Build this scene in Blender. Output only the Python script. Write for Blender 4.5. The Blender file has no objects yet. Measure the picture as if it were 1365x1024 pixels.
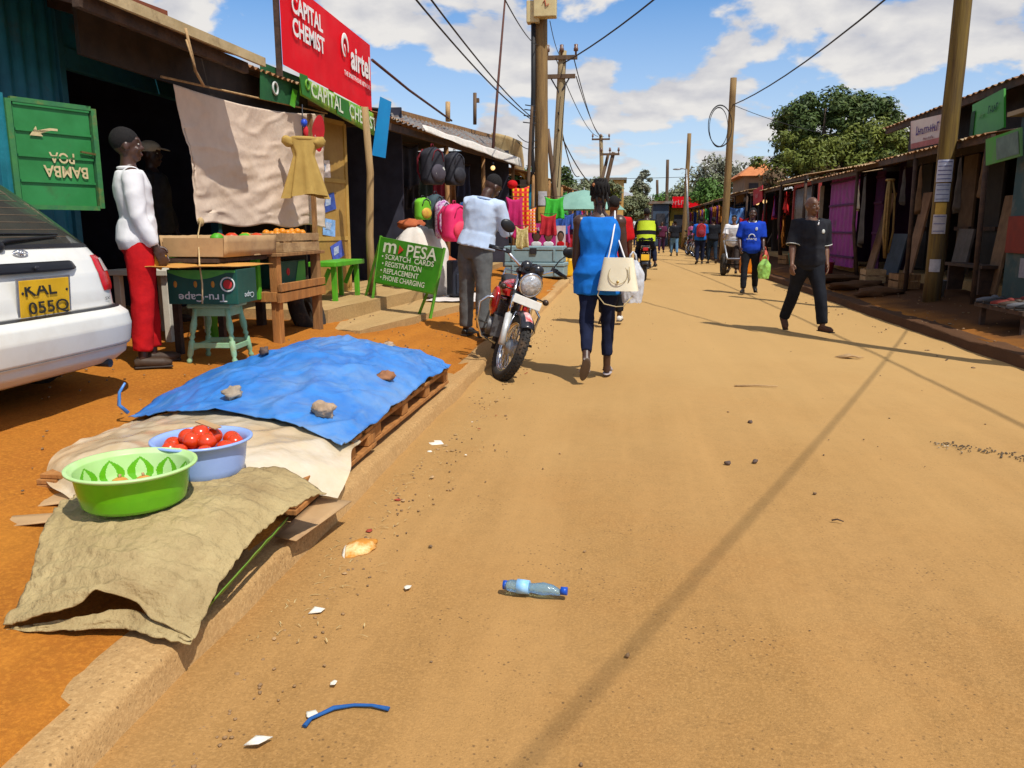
import bpy, bmesh, math, random
from mathutils import Vector, Matrix, Euler, noise
import numpy as np
R = math.radians
PI = math.pi
rnd = random.Random(7)
sc = bpy.context.scene
col = sc.collection

# ------------------------------------------------------------------ basics
def vnoise(x, y=0.0, z=0.0):
    return noise.noise(Vector((x, y, z)))

def fbm(p, o=4):
    return noise.fractal(Vector(p), 1.0, 2.0, o)

def rdir(a):
    """unit vector on the ground, a degrees clockwise from the road direction"""
    return Vector((math.sin(R(a)), math.cos(R(a)), 0))

def gz(x, y):
    """height of the ground: crowned road, kerbs, raised earth verges"""
    if x < -1.24:
        d = -1.24 - x
        if d < .24: return .125
        return .125 + min(.2, (d - .24) * .11)
    if x < 4.02:
        return -.026 * max(0, x - .4)
    d = x - 4.02
    if d < .22: return .05
    return .05 + min(.16, (d - .22) * .12)

def tag(o, label=None, cat=None, group=None, kind=None):
    if label: o['label'] = label
    if cat: o['category'] = cat
    if group: o['group'] = group
    if kind: o['kind'] = kind
    return o

def thing(name, label, cat, loc=(0, 0, 0), rotz=0, group=None):
    o = bpy.data.objects.new(name, None)
    o.empty_display_size = .1
    col.objects.link(o)
    o.location = loc
    o.rotation_euler = (0, 0, rotz)
    return tag(o, label, cat, group)

def dup(root, loc=None, rotz=None, label=None, group=None, scale=None):
    r = root.copy(); col.objects.link(r)
    if loc is not None: r.location = loc
    if rotz is not None: r.rotation_euler = (0, 0, rotz)
    if scale is not None: r.scale = (scale,) * 3 if isinstance(scale, (int, float)) else scale
    if label: r['label'] = label
    if group: r['group'] = group
    for ch in list(root.children):
        c = ch.copy(); col.objects.link(c); c.parent = r
        for g in list(ch.children):
            d = g.copy(); col.objects.link(d); d.parent = c
    return r

def basis(o):
    m = Matrix.LocRotScale(o.location, o.rotation_euler, o.scale)
    return basis(o.parent) @ m if o.parent else m

class MB:
    """collects shapes that become ONE mesh"""
    def __init__(s):
        s.v = []; s.f = []; s.sm = []; s.mi = []; s.cur = 0; s.uv = None
    def add(s, vs, fs, smooth=False):
        o = len(s.v)
        s.v += [Vector(p) for p in vs]
        for f in fs:
            s.f.append([i + o for i in f]); s.sm.append(smooth); s.mi.append(s.cur)
        return s
    def box(s, c, d, rot=None, taper=1.0):
        c = Vector(c); x, y, z = d[0] / 2, d[1] / 2, d[2] / 2
        t = taper
        vs = [(-x, -y, -z), (x, -y, -z), (x, y, -z), (-x, y, -z), (-x * t, -y * t, z), (x * t, -y * t, z), (x * t, y * t, z), (-x * t, y * t, z)]
        m = rot if isinstance(rot, Matrix) else (Euler(rot).to_matrix() if rot else Matrix.Identity(3))
        return s.add([c + m @ Vector(p) for p in vs], [(3, 2, 1, 0), (4, 5, 6, 7), (0, 1, 5, 4), (1, 2, 6, 5), (2, 3, 7, 6), (3, 0, 4, 7)])
    def bar(s, a, b, w, h=None, up=(0, 0, 1)):
        a, b = Vector(a), Vector(b); h = h or w
        d = (b - a); L = d.length; d.normalize()
        u = Vector(up)
        if abs(d.dot(u)) > .98: u = Vector((1, 0, 0))
        x = d.cross(u).normalized(); z = x.cross(d)
        m = Matrix((x, d, z)).transposed()
        return s.box((a + b) / 2, (w, L, h), m)
    def tube(s, pts, r, n=8, caps=True, smooth=True):
        pts = [Vector(p) for p in pts]
        rs = r if isinstance(r, (list, tuple)) else [r] * len(pts)
        o = []; px = None
        for i, p in enumerate(pts):
            t = (pts[min(i + 1, len(pts) - 1)] - pts[max(i - 1, 0)])
            if t.length < 1e-9: t = Vector((0, 0, 1))
            t.normalize()
            if px is None:
                u = Vector((0, 0, 1)) if abs(t.z) < .9 else Vector((1, 0, 0))
                px = t.cross(u).normalized()
            else:
                px = (px - t * px.dot(t)).normalized()
            py = t.cross(px)
            for k in range(n):
                a = 2 * PI * k / n
                o.append(p + (px * math.cos(a) + py * math.sin(a)) * rs[i])
        fs = []
        for i in range(len(pts) - 1):
            for k in range(n):
                k2 = (k + 1) % n
                fs.append((i * n + k, i * n + k2, (i + 1) * n + k2, (i + 1) * n + k))
        s.add(o, fs, smooth)
        if caps:
            b = len(s.v) - len(o)
            for ring, rev in ((0, True), (len(pts) - 1, False)):
                idx = [b + ring * n + k for k in range(n)]
                s.f.append(idx[::-1] if rev else idx); s.sm.append(False); s.mi.append(s.cur)
        return s
    def cyl(s, a, b, r, n=16, r2=None):
        return s.tube([a, b], [r, r if r2 is None else r2], n)
    def lathe(s, prof, c=(0, 0, 0), n=32, sq=1.0, wob=None, ax=None, smooth=True):
        """prof: [(r, z)]"""
        c = Vector(c); m = ax or Matrix.Identity(3)
        vs = []
        for r, z in prof:
            for k in range(n):
                a = 2 * PI * k / n
                rr = r * (wob(a, z) if wob else 1)
                vs.append(c + m @ Vector((rr * math.cos(a), rr * math.sin(a) * sq, z)))
        fs = []
        for i in range(len(prof) - 1):
            for k in range(n):
                k2 = (k + 1) % n
                fs.append((i * n + k, i * n + k2, (i + 1) * n + k2, (i + 1) * n + k))
        s.add(vs, fs, smooth)
        b = len(s.v) - len(vs)
        if prof[0][0] > 1e-4: s.f.append([b + k for k in range(n)][::-1]); s.sm.append(False); s.mi.append(s.cur)
        if prof[-1][0] > 1e-4: s.f.append([b + (len(prof) - 1) * n + k for k in range(n)]); s.sm.append(False); s.mi.append(s.cur)
        return s
    def ell(s, c, r, rot=None, n=12, m=8, nz=0, seed=0):
        c = Vector(c); r = Vector((r, r, r)) if isinstance(r, (int, float)) else Vector(r)
        q = rot if isinstance(rot, Matrix) else (Euler(rot).to_matrix() if rot else Matrix.Identity(3))
        vs = []
        for i in range(m + 1):
            t = PI * i / m
            for k in range(n):
                a = 2 * PI * k / n
                d = Vector((math.sin(t) * math.cos(a), math.sin(t) * math.sin(a), -math.cos(t)))
                f = 1 + (nz * vnoise(d.x * 1.7 + seed, d.y * 1.7 + seed * 2.3, d.z * 1.7) if nz else 0)
                vs.append(c + q @ Vector((d.x * r.x * f, d.y * r.y * f, d.z * r.z * f)))
        fs = []
        for i in range(m):
            for k in range(n):
                k2 = (k + 1) % n
                fs.append((i * n + k, i * n + k2, (i + 1) * n + k2, (i + 1) * n + k))
        return s.add(vs, fs, True)
    def grid(s, nu, nv, fn, smooth=True, flip=False):
        vs = [fn(i / nu, j / nv) for j in range(nv + 1) for i in range(nu + 1)]
        fs = []
        for j in range(nv):
            for i in range(nu):
                a = j * (nu + 1) + i
                q = (a, a + 1, a + nu + 2, a + nu + 1)
                fs.append(q[::-1] if flip else q)
        return s.add(vs, fs, smooth)
    def prism(s, poly, o, ux, uy, depth):
        """flat polygon in the plane o + x*ux + y*uy, pushed along the normal"""
        o, ux, uy = Vector(o), Vector(ux), Vector(uy)
        nrm = ux.cross(uy).normalized() * depth
        n = len(poly)
        a = [o + ux * x + uy * y for x, y in poly]
        vs = a + [p + nrm for p in a]
        fs = [list(range(n))[::-1], list(range(n, 2 * n))]
        for i in range(n):
            j = (i + 1) % n
            fs.append((i, j, n + j, n + i))
        return s.add(vs, fs)
    def ring(s, c, R_, r, ax=None, n=32, m=10):
        c = Vector(c); q = ax or Matrix.Identity(3)
        vs = []
        for i in range(n):
            a = 2 * PI * i / n
            for k in range(m):
                b = 2 * PI * k / m
                vs.append(c + q @ Vector(((R_ + r * math.cos(b)) * math.cos(a), (R_ + r * math.cos(b)) * math.sin(a), r * math.sin(b))))
        fs = [(i * m + k, ((i + 1) % n) * m + k, ((i + 1) % n) * m + (k + 1) % m, i * m + (k + 1) % m) for i in range(n) for k in range(m)]
        return s.add(vs, fs, True)
    def move(s, m):
        s.v = [m @ p for p in s.v]; return s
    def mesh(s, name):
        me = bpy.data.meshes.new(name)
        me.from_pydata([tuple(p) for p in s.v], [], s.f)
        me.polygons.foreach_set('use_smooth', s.sm)
        me.polygons.foreach_set('material_index', s.mi)
        return me
    def build(s, name, mat, parent=None, world=False, base=False, bevel=0, solid=0, sub=0, label=None, remesh=0, smooth_it=0, disp=None):
        vs = s.v
        if parent is not None and world:
            inv = basis(parent).inverted()
            s.v = [inv @ p for p in vs]
        loc = None
        if base and parent is None and vs:
            loc = Vector(((min(p.x for p in vs) + max(p.x for p in vs)) / 2, (min(p.y for p in vs) + max(p.y for p in vs)) / 2, min(p.z for p in vs)))
            s.v = [p - loc for p in vs]
        me = s.mesh(name)
        bm = bmesh.new(); bm.from_mesh(me); bmesh.ops.recalc_face_normals(bm, faces=bm.faces); bm.to_mesh(me); bm.free()
        for m in (mat if isinstance(mat, (list, tuple)) else [mat]):
            me.materials.append(m)
        o = bpy.data.objects.new(name, me)
        col.objects.link(o)
        if loc is not None: o.location = loc
        if parent is not None: o.parent = parent
        if remesh:
            o = apply_remesh(o, remesh, smooth_it, disp)
        if bevel:
            b = o.modifiers.new('bevel', 'BEVEL'); b.width = bevel; b.segments = 2; b.limit_method = 'ANGLE'; b.angle_limit = R(40)
        if solid:
            b = o.modifiers.new('solid', 'SOLIDIFY'); b.thickness = solid; b.offset = -1
        if sub:
            b = o.modifiers.new('sub', 'SUBSURF'); b.levels = sub; b.render_levels = sub
        if label: o['label'] = label
        return o

def apply_remesh(o, vox, it=3, disp=None):
    m = o.modifiers.new('re', 'REMESH'); m.mode = 'VOXEL'; m.voxel_size = vox; m.use_smooth_shade = True
    if it:
        k = o.modifiers.new('sm', 'SMOOTH'); k.iterations = it; k.factor = .5
    dg = bpy.context.evaluated_depsgraph_get()
    dg.update()
    me = bpy.data.meshes.new_from_object(o.evaluated_get(dg))
    mats = [x for x in o.data.materials]
    o.modifiers.clear()
    old = o.data
    o.data = me
    bpy.data.meshes.remove(old)
    if disp:
        n = len(me.vertices)
        for v in me.vertices:
            v.co = v.co + v.normal * disp(v.co)
    me.polygons.foreach_set('use_smooth', [True] * len(me.polygons))
    me.materials.clear()
    for x in mats: me.materials.append(x)
    return o

# ------------------------------------------------------------------ materials
_mats = {}
def M(name, c, c2=None, scale=6.0, rough=.8, bump=.15, bscale=None, metal=0.0, detail=5, spec=.35, coords='Object', dirt=None, dscale=1.5, dmin=.5, dmax=.7, stretch=None, trans=0.0, alpha=1.0, emit=0, coat=0.0, dirtz=None):
    if name in _mats: return _mats[name]
    m = bpy.data.materials.new(name); m.use_nodes = True
    nt = m.node_tree; N = nt.nodes; L = nt.links
    p = N['Principled BSDF']
    c2 = c2 or tuple(x * .72 for x in c[:3])
    tc = N.new('ShaderNodeTexCoord'); mp = N.new('ShaderNodeMapping')
    L.new(tc.outputs[coords], mp.inputs[0])
    if stretch: mp.inputs['Scale'].default_value = stretch
    nz = N.new('ShaderNodeTexNoise'); nz.inputs['Scale'].default_value = scale; nz.inputs['Detail'].default_value = detail; nz.inputs['Roughness'].default_value = .62
    L.new(mp.outputs[0], nz.inputs['Vector'])
    rp = N.new('ShaderNodeValToRGB'); rp.color_ramp.elements[0].position = .35; rp.color_ramp.elements[1].position = .65
    rp.color_ramp.elements[0].color = (*c2[:3], 1); rp.color_ramp.elements[1].color = (*c[:3], 1)
    L.new(nz.outputs[0], rp.inputs[0])
    out = rp.outputs[0]
    if dirt:
        n2 = N.new('ShaderNodeTexNoise'); n2.inputs['Scale'].default_value = dscale; n2.inputs['Detail'].default_value = 7; n2.inputs['Roughness'].default_value = .68
        L.new(mp.outputs[0], n2.inputs['Vector'])
        r2 = N.new('ShaderNodeMapRange'); r2.inputs[1].default_value = dmin; r2.inputs[2].default_value = dmax
        L.new(n2.outputs[0], r2.inputs[0])
        mx = N.new('ShaderNodeMixRGB'); mx.inputs[2].default_value = (*dirt[:3], 1)
        L.new(r2.outputs[0], mx.inputs[0]); L.new(out, mx.inputs[1]); out = mx.outputs[0]
    if dirtz:                      # dust gathered near the ground, object space height
        cdir, z0, z1 = dirtz
        sp_ = N.new('ShaderNodeSeparateXYZ'); L.new(tc.outputs['Object'], sp_.inputs[0])
        ad = N.new('ShaderNodeMath'); ad.operation = 'MULTIPLY_ADD'; ad.inputs[1].default_value = (z1 - z0) * .8; L.new(nz.outputs[0], ad.inputs[0]); L.new(sp_.outputs[2], ad.inputs[2])
        r3 = N.new('ShaderNodeMapRange'); r3.inputs[1].default_value = z1 + (z1 - z0) * .4; r3.inputs[2].default_value = z0 + (z1 - z0) * .4; r3.inputs[4].default_value = .8
        L.new(ad.outputs[0], r3.inputs[0])
        mx = N.new('ShaderNodeMixRGB'); mx.inputs[2].default_value = (*cdir, 1)
        L.new(r3.outputs[0], mx.inputs[0]); L.new(out, mx.inputs[1]); out = mx.outputs[0]
    L.new(out, p.inputs['Base Color'])
    p.inputs['Roughness'].default_value = rough; p.inputs['Metallic'].default_value = metal
    p.inputs['Specular IOR Level'].default_value = spec
    if coat: p.inputs['Coat Weight'].default_value = coat; p.inputs['Coat Roughness'].default_value = .08
    if trans: p.inputs['Transmission Weight'].default_value = trans
    if alpha < 1: p.inputs['Alpha'].default_value = alpha
    if emit:
        p.inputs['Emission Color'].default_value = (*c[:3], 1); p.inputs['Emission Strength'].default_value = emit
    if bump:
        b = N.new('ShaderNodeTexNoise'); b.inputs['Scale'].default_value = bscale or scale * 4; b.inputs['Detail'].default_value = 6
        L.new(mp.outputs[0], b.inputs['Vector'])
        bn = N.new('ShaderNodeBump'); bn.inputs['Strength'].default_value = bump; bn.inputs['Distance'].default_value = .02
        L.new(b.outputs[0], bn.inputs['Height']); L.new(bn.outputs[0], p.inputs['Normal'])
    _mats[name] = m
    return m

def cloth(name, c, c2=None, scale=9, **k):
    return M('cloth_' + name, c, c2 or tuple(x * .7 for x in c), scale=scale, rough=.9, bump=.25, bscale=scale * 2.2, spec=.15, **k)

def stripes(name, c, c2, axis='z', scale=20, thick=.5, c3=None):
    """woven stripes / checks"""
    if name in _mats: return _mats[name]
    m = bpy.data.materials.new(name); m.use_nodes = True
    nt = m.node_tree; N = nt.nodes; L = nt.links; p = N['Principled BSDF']
    tc = N.new('ShaderNodeTexCoord')
    def wave(ax):
        w = N.new('ShaderNodeTexWave'); w.wave_type = 'BANDS'; w.bands_direction = ax.upper(); w.inputs['Scale'].default_value = scale; w.inputs['Distortion'].default_value = .4
        L.new(tc.outputs['Object'], w.inputs[0])
        g = N.new('ShaderNodeMath'); g.operation = 'GREATER_THAN'; g.inputs[1].default_value = thick; L.new(w.outputs['Fac'], g.inputs[0])
        return g.outputs[0]
    mx = N.new('ShaderNodeMixRGB'); mx.inputs[1].default_value = (*c, 1); mx.inputs[2].default_value = (*c2, 1)
    L.new(wave(axis[0]), mx.inputs[0]); out = mx.outputs[0]
    if c3:
        m3 = N.new('ShaderNodeMixRGB'); m3.inputs[2].default_value = (*c3, 1)
        L.new(wave(axis[1]), m3.inputs[0]); L.new(out, m3.inputs[1]); out = m3.outputs[0]
    L.new(out, p.inputs['Base Color']); p.inputs['Roughness'].default_value = .9; p.inputs['Specular IOR Level'].default_value = .15
    _mats[name] = m
    return m

def text_mb(s, w, h, o, ux, uy, off=.004, align='C', shear=0, bold=.012):
    """lettering as real geometry fitted into w x h on the plane o + x*ux + y*uy (o = centre)"""
    cu = bpy.data.curves.new('t', 'FONT'); cu.body = s; cu.align_x = 'CENTER'; cu.align_y = 'CENTER'; cu.resolution_u = 3; cu.shear = shear
    cu.offset = bold
    ob = bpy.data.objects.new('t', cu); col.objects.link(ob)
    dg = bpy.context.evaluated_depsgraph_get()
    me = bpy.data.meshes.new_from_object(ob.evaluated_get(dg))
    vs = [v.co.copy() for v in me.vertices]; fs = [list(p.vertices) for p in me.polygons]
    bpy.data.objects.remove(ob); bpy.data.curves.remove(cu); bpy.data.meshes.remove(me)
    x0, x1 = min(v.x for v in vs), max(v.x for v in vs); y0, y1 = min(v.y for v in vs), max(v.y for v in vs)
    o, ux, uy = Vector(o), Vector(ux).normalized(), Vector(uy).normalized()
    n = ux.cross(uy).normalized()
    sx = w / max(1e-6, x1 - x0); sy = (h / max(1e-6, y1 - y0)) if h else sx
    q = MB()
    q.add([o + ux * ((v.x - (x0 + x1) / 2) * sx) + uy * ((v.y - (y0 + y1) / 2) * sy) + n * off for v in vs], fs)
    return q

def marks(n, w, h, o, ux, uy, off=.004, seed=1):
    """lettering too small or worn to be read in the photograph: a run of uneven strokes"""
    r_ = random.Random(seed); q = MB(); o, ux, uy = Vector(o), Vector(ux).normalized(), Vector(uy).normalized(); nn = ux.cross(uy).normalized()
    c = w / n
    for k in range(n):
        x0 = -w / 2 + k * c; hh = h * (1 if k == 0 else r_.uniform(.55, 1)); y0 = -h / 2
        q.prism([(x0, y0), (x0 + c * .3, y0), (x0 + c * .34, y0 + hh), (x0 + c * .04, y0 + hh)], o + nn * off, ux, uy, .002)
        yb = y0 + hh * r_.choice((0, .4, .8)); q.prism([(x0 + c * .3, yb), (x0 + c * .8, yb), (x0 + c * .8, yb + hh * .2), (x0 + c * .3, yb + hh * .2)], o + nn * off, ux, uy, .002)
    return q

def join(*mbs):
    q = MB()
    for m in mbs:
        o = len(q.v)
        q.v += m.v; q.f += [[i + o for i in f] for f in m.f]; q.sm += m.sm; q.mi += m.mi
    return q

# common materials
DUST = (.36, .20, .085)
wood_raw = M('wood_raw', (.36, .19, .07), (.22, .11, .04), scale=7, stretch=(3, 3, .5), bump=.3, dirt=(.14, .07, .03), dscale=3)
wood_pale = M('wood_pale', (.5, .33, .16), (.36, .22, .10), scale=8, bump=.3, dirt=(.2, .11, .05), dscale=3)
wood_dark = M('wood_dark', (.09, .05, .03), (.04, .025, .018), scale=7, bump=.3)
wood_orange = M('wood_orange', (.5, .22, .06), (.3, .12, .03), scale=8, stretch=(3, 3, .6), bump=.3, dirt=(.16, .07, .025), dscale=4)
pole_wood = M('pole_wood', (.28, .175, .065), (.18, .105, .04), scale=5, stretch=(3, 3, .25), bump=.45, bscale=16, dirt=(.10, .06, .03), dscale=2.2)
pole_dark = M('pole_dark', (.15, .09, .05), (.08, .05, .03), scale=5, stretch=(3, 3, .3), bump=.4)
metal_grey = M('metal_grey', (.35, .36, .37), (.24, .24, .25), rough=.45, metal=.7, scale=9, bump=.05)
metal_dark = M('metal_dark', (.03, .032, .04), (.015, .015, .02), rough=.45, scale=9, bump=.08)
chrome = M('chrome', (.75, .75, .76), (.6, .6, .62), rough=.13, metal=1, scale=3, bump=0)
rubber = M('rubber', (.022, .021, .02), (.035, .03, .026), rough=.85, scale=20, bump=.2, dirt=(.17, .1, .05), dscale=6, dmin=.55, dmax=.8)
black_plastic = M('black_plastic', (.016, .016, .018), (.01, .01, .012), rough=.4, scale=8, bump=.05)
cable_black = M('cable_black', (.012, .012, .014), rough=.6, bump=0)
iron_roof = M('iron_roof', (.26, .25, .23), (.16, .14, .12), rough=.55, metal=.25, scale=3, bump=.1, dirt=(.2, .085, .03), dscale=1.4, dmin=.46, dmax=.62)
iron_rust = M('iron_rust', (.30, .15, .06), (.19, .085, .035), rough=.8, scale=4, bump=.25, dirt=(.4, .3, .18), dscale=1.8, dmin=.5, dmax=.66)
roof_under = M('roof_under', (.05, .04, .033), (.03, .024, .02), scale=4)
cardboard = M('cardboard', (.5, .32, .16), (.42, .26, .12), scale=5, bump=.1, dirt=(.3, .17, .08), dscale=2.5)
cardboard_orange = M('cardboard_orange', (.62, .30, .06), (.52, .24, .05), scale=5, bump=.1)
white_paint = M('white_paint', (.78, .77, .72), (.66, .65, .6), scale=10, bump=.05, rough=.6)
off_white = M('off_white', (.6, .56, .47), (.5, .45, .36), scale=6, bump=.1)
green_paint = M('green_paint', (.05, .25, .035), (.035, .18, .025), scale=6, rough=.55, bump=.1, dirt=(.1, .09, .04), dscale=3, dmin=.58, dmax=.75)
lime_paint = M('lime_paint', (.10, .42, .02), (.07, .32, .015), scale=6, rough=.5, bump=.1, dirt=(.15, .12, .05), dscale=4, dmin=.6, dmax=.75)
skin_dark = M('skin_dark', (.105, .046, .026), (.075, .033, .018), scale=14, rough=.42, bump=.04, spec=.5)
skin_mid = M('skin_mid', (.17, .08, .045), (.125, .058, .032), scale=14, rough=.45, bump=.04, spec=.45)
skin_deep = M('skin_deep', (.068, .030, .019), (.048, .021, .013), scale=14, rough=.4, bump=.04, spec=.5)
hair_black = M('hair_black', (.010, .008, .008), (.005, .004, .004), scale=60, rough=.85, bump=.4, bscale=260)
eye_white = M('eye_white', (.6, .57, .52), rough=.3, bump=0)
lip_mat = M('lip_mat', (.1, .035, .03), rough=.5, bump=0)

# survey of the site: sight lines from the spot where the photograph was taken, met with known planes
_cy, _sy = math.cos(R(7.79)), math.sin(R(7.79)); _pt = math.atan2(207, 1062); _cp, _sp = math.cos(_pt), math.sin(_pt)
def sight(u, v):
    a, b = (u - 682.5) / 1062, -(v - 512) / 1062
    return Vector((-_sy * _cp + a * _cy - b * _sy * _sp, _cy * _cp + a * _sy + b * _cy * _sp, -_sp + b * _cp))
def gp(u, v, z=0.0):
    d = sight(u, v); t = (z - 1.3) / d.z; return Vector((d.x * t, d.y * t, z))
def ax(u, v, x):
    d = sight(u, v); t = x / d.x; return Vector((x, d.y * t, 1.3 + d.z * t))
def ay(u, v, y):
    d = sight(u, v); t = y / d.y; return Vector((d.x * t, y, 1.3 + d.z * t))

def corr(q, p00, p10, p01, p11, waves, amp=.012, nv=2, rag=0, seed=0):
    """corrugated iron between four corners; the ridges run from the 0-side to the 1-side"""
    p00, p10, p01, p11 = Vector(p00), Vector(p10), Vector(p01), Vector(p11)
    n = (p10 - p00).cross(p01 - p00).normalized()
    nu = waves * 6
    def f(u, v):
        a = p00.lerp(p10, u); b = p01.lerp(p11, u)
        p = a.lerp(b, v)
        sh = int(u * waves / 9)
        if rag and v < .01: p = p + (a - b).normalized() * rag * (vnoise(sh * 3.7, seed) + .25 * vnoise(u * waves * .8, seed + 3))
        return p + n * (amp * math.sin(2 * PI * u * waves) + .006 * ((sh % 2)) + .012 * vnoise(u * 5, v * 3, seed))
    return q.grid(nu, nv, f)
# ------------------------------------------------------------------ ground, road, kerbs
def road_mat(name, base, base2, dark, red, specks=.5, fine=90, zx=None, zy=None):
    m = bpy.data.materials.new(name); m.use_nodes = True
    nt = m.node_tree; N = nt.nodes; L = nt.links; p = N['Principled BSDF']
    tc = N.new('ShaderNodeTexCoord')
    def nz(s, d=6, r=.6, st=None):
        n = N.new('ShaderNodeTexNoise'); n.inputs['Scale'].default_value = s; n.inputs['Detail'].default_value = d; n.inputs['Roughness'].default_value = r
        if st:
            mp = N.new('ShaderNodeMapping'); mp.inputs['Scale'].default_value = st; L.new(tc.outputs['Object'], mp.inputs[0]); L.new(mp.outputs[0], n.inputs['Vector'])
        else: L.new(tc.outputs['Object'], n.inputs['Vector'])
        return n.outputs[0]
    def rng(o, a, b, c=0, d=1):
        r = N.new('ShaderNodeMapRange'); r.inputs[1].default_value = a; r.inputs[2].default_value = b; r.inputs[3].default_value = c; r.inputs[4].default_value = d
        L.new(o, r.inputs[0]); return r.outputs[0]
    def mix(f, a, b):
        x = N.new('ShaderNodeMixRGB')
        L.new(f, x.inputs[0])
        for i, q in ((1, a), (2, b)):
            if isinstance(q, tuple): x.inputs[i].default_value = (*q, 1)
            else: L.new(q, x.inputs[i])
        return x.outputs[0]
    c = mix(rng(nz(1.1, 7, .65, (1, .45, 1)), .36, .64), base, base2)
    c = mix(rng(nz(.45, 6, .7), .5, .72, 0, .6), c, red)
    c = mix(rng(nz(14, 5, .7), .42, .70, 0, .42), c, tuple(x * .6 for x in base))
    c = mix(rng(nz(2.2, 6, .65, (1, .07, 1)), .47, .66, 0, .6), c, tuple(min(1, x * 1.22) for x in base))
    c = mix(rng(nz(.9, 7, .7, (1, .35, 1)), .52, .66, 0, .42), c, tuple(x * .66 for x in base2))
    c = mix(rng(nz(fine, 3, .7), .46, .64, 0, .6), c, tuple(min(1, x * 1.22) for x in base))
    v = N.new('ShaderNodeTexVoronoi'); v.inputs['Scale'].default_value = 42; L.new(tc.outputs['Object'], v.inputs['Vector'])
    spots = rng(v.outputs['Distance'], .10, .22, min(1, specks * 1.25), 0)
    k = N.new('ShaderNodeMath'); k.operation = 'MULTIPLY'; L.new(spots, k.inputs[0]); L.new(rng(nz(2.3), .45, .62), k.inputs[1])
    c = mix(k.outputs[0], c, dark)
    v2 = N.new('ShaderNodeTexVoronoi'); v2.inputs['Scale'].default_value = 95; L.new(tc.outputs['Object'], v2.inputs['Vector'])
    k2 = N.new('ShaderNodeMath'); k2.operation = 'MULTIPLY'; L.new(rng(v2.outputs['Distance'], .12, .26, specks * .8, 0), k2.inputs[0]); L.new(rng(nz(5, 4), .42, .6), k2.inputs[1])
    c = mix(k2.outputs[0], c, tuple(x * .42 for x in base))
    for zone, ax_ in ((zx, 0), (zy, 1)):              # shade of the right shops put into the verge colour; road paler further on
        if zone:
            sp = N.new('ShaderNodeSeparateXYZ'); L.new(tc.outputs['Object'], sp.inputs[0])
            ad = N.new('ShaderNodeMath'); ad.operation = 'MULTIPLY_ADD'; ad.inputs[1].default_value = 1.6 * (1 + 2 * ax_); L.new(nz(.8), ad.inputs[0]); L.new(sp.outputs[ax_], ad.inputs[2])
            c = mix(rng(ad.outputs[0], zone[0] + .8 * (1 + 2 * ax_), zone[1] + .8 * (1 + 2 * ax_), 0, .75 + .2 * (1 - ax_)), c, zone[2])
    L.new(c, p.inputs['Base Color']); p.inputs['Roughness'].default_value = .95; p.inputs['Specular IOR Level'].default_value = .12
    h = N.new('ShaderNodeMath'); h.operation = 'ADD'; L.new(nz(fine * 1.6, 4, .7), h.inputs[0]); L.new(nz(9, 5), h.inputs[1])
    b = N.new('ShaderNodeBump'); b.inputs['Strength'].default_value = .42; b.inputs['Distance'].default_value = .010
    L.new(h.outputs[0], b.inputs['Height']); L.new(b.outputs[0], p.inputs['Normal'])
    return m
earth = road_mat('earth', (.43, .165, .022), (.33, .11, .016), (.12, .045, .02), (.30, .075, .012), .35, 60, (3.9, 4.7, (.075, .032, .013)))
dusty_road = road_mat('dusty_road', (.385, .212, .074), (.325, .172, .053), (.09, .055, .03), (.37, .165, .045), .75, 90, None, (2.2, 8.5, (.485, .305, .12)))
kerb_dark = road_mat('kerb_shade', (.10, .048, .022), (.065, .03, .014), (.05, .03, .02), (.14, .06, .02), .5, 70)  # right kerb and mounds: the shops' shade is put into the colour
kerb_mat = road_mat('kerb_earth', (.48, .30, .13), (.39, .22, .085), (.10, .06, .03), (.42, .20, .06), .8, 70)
slab_mat = road_mat('worn_concrete', (.46, .31, .14), (.38, .24, .10), (.2, .12, .06), (.4, .22, .09), .3, 50)

def spaced(a, b, n, p=1.0):
    return [a + (b - a) * (i / n) ** p for i in range(n + 1)]
def sheet(xs, ys, zf):
    q = MB(); nx = len(xs)
    q.add([(x, y, zf(x, y)) for y in ys for x in xs], [(j * nx + i, j * nx + i + 1, (j + 1) * nx + i + 1, (j + 1) * nx + i) for j in range(len(ys) - 1) for i in range(nx - 1)], True)
    return q
def ground_z(x, y):
    if -1.36 < x < 4.14: return -.2
    f = 1 if y < 90 else 1
    return gz(x, y) * f + .018 * fbm((x * 1.6, y * 1.6, 3)) + (.03 * fbm((x * .35, y * .35, 9)) if abs(x) < 40 else 0) - .012
xs = [-600, -200, -60, -25, -12] + spaced(-9, -1.36, 60) + [-1.355, 4.135] + spaced(4.14, 9, 26) + [14, 30, 70, 220, 600]
ys = [-40, -12, -4] + spaced(-1, 24, 270, 1.25) + spaced(24.5, 120, 50, 1.3) + [160, 300, 700, 1800]
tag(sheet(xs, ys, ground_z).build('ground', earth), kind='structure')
xs = spaced(-1.30, 4.08, 54); ys = [-30, -8, -2] + spaced(0, 22, 170, 1.2) + spaced(22.5, 150, 50, 1.4)
tag(sheet(xs, ys, lambda x, y: gz(max(-1.2, min(4.0, x)), y) + .006 * fbm((x * 2.2, y * 1.6, 1)) + (.02 * max(0, (-.85 - x) / .45) ** 1.5) * (1 + .8 * vnoise(x * 3, y * 1.3)) + .03 * max(0, (x - 3.7) / .4)).build('road', dusty_road), kind='structure')

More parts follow.
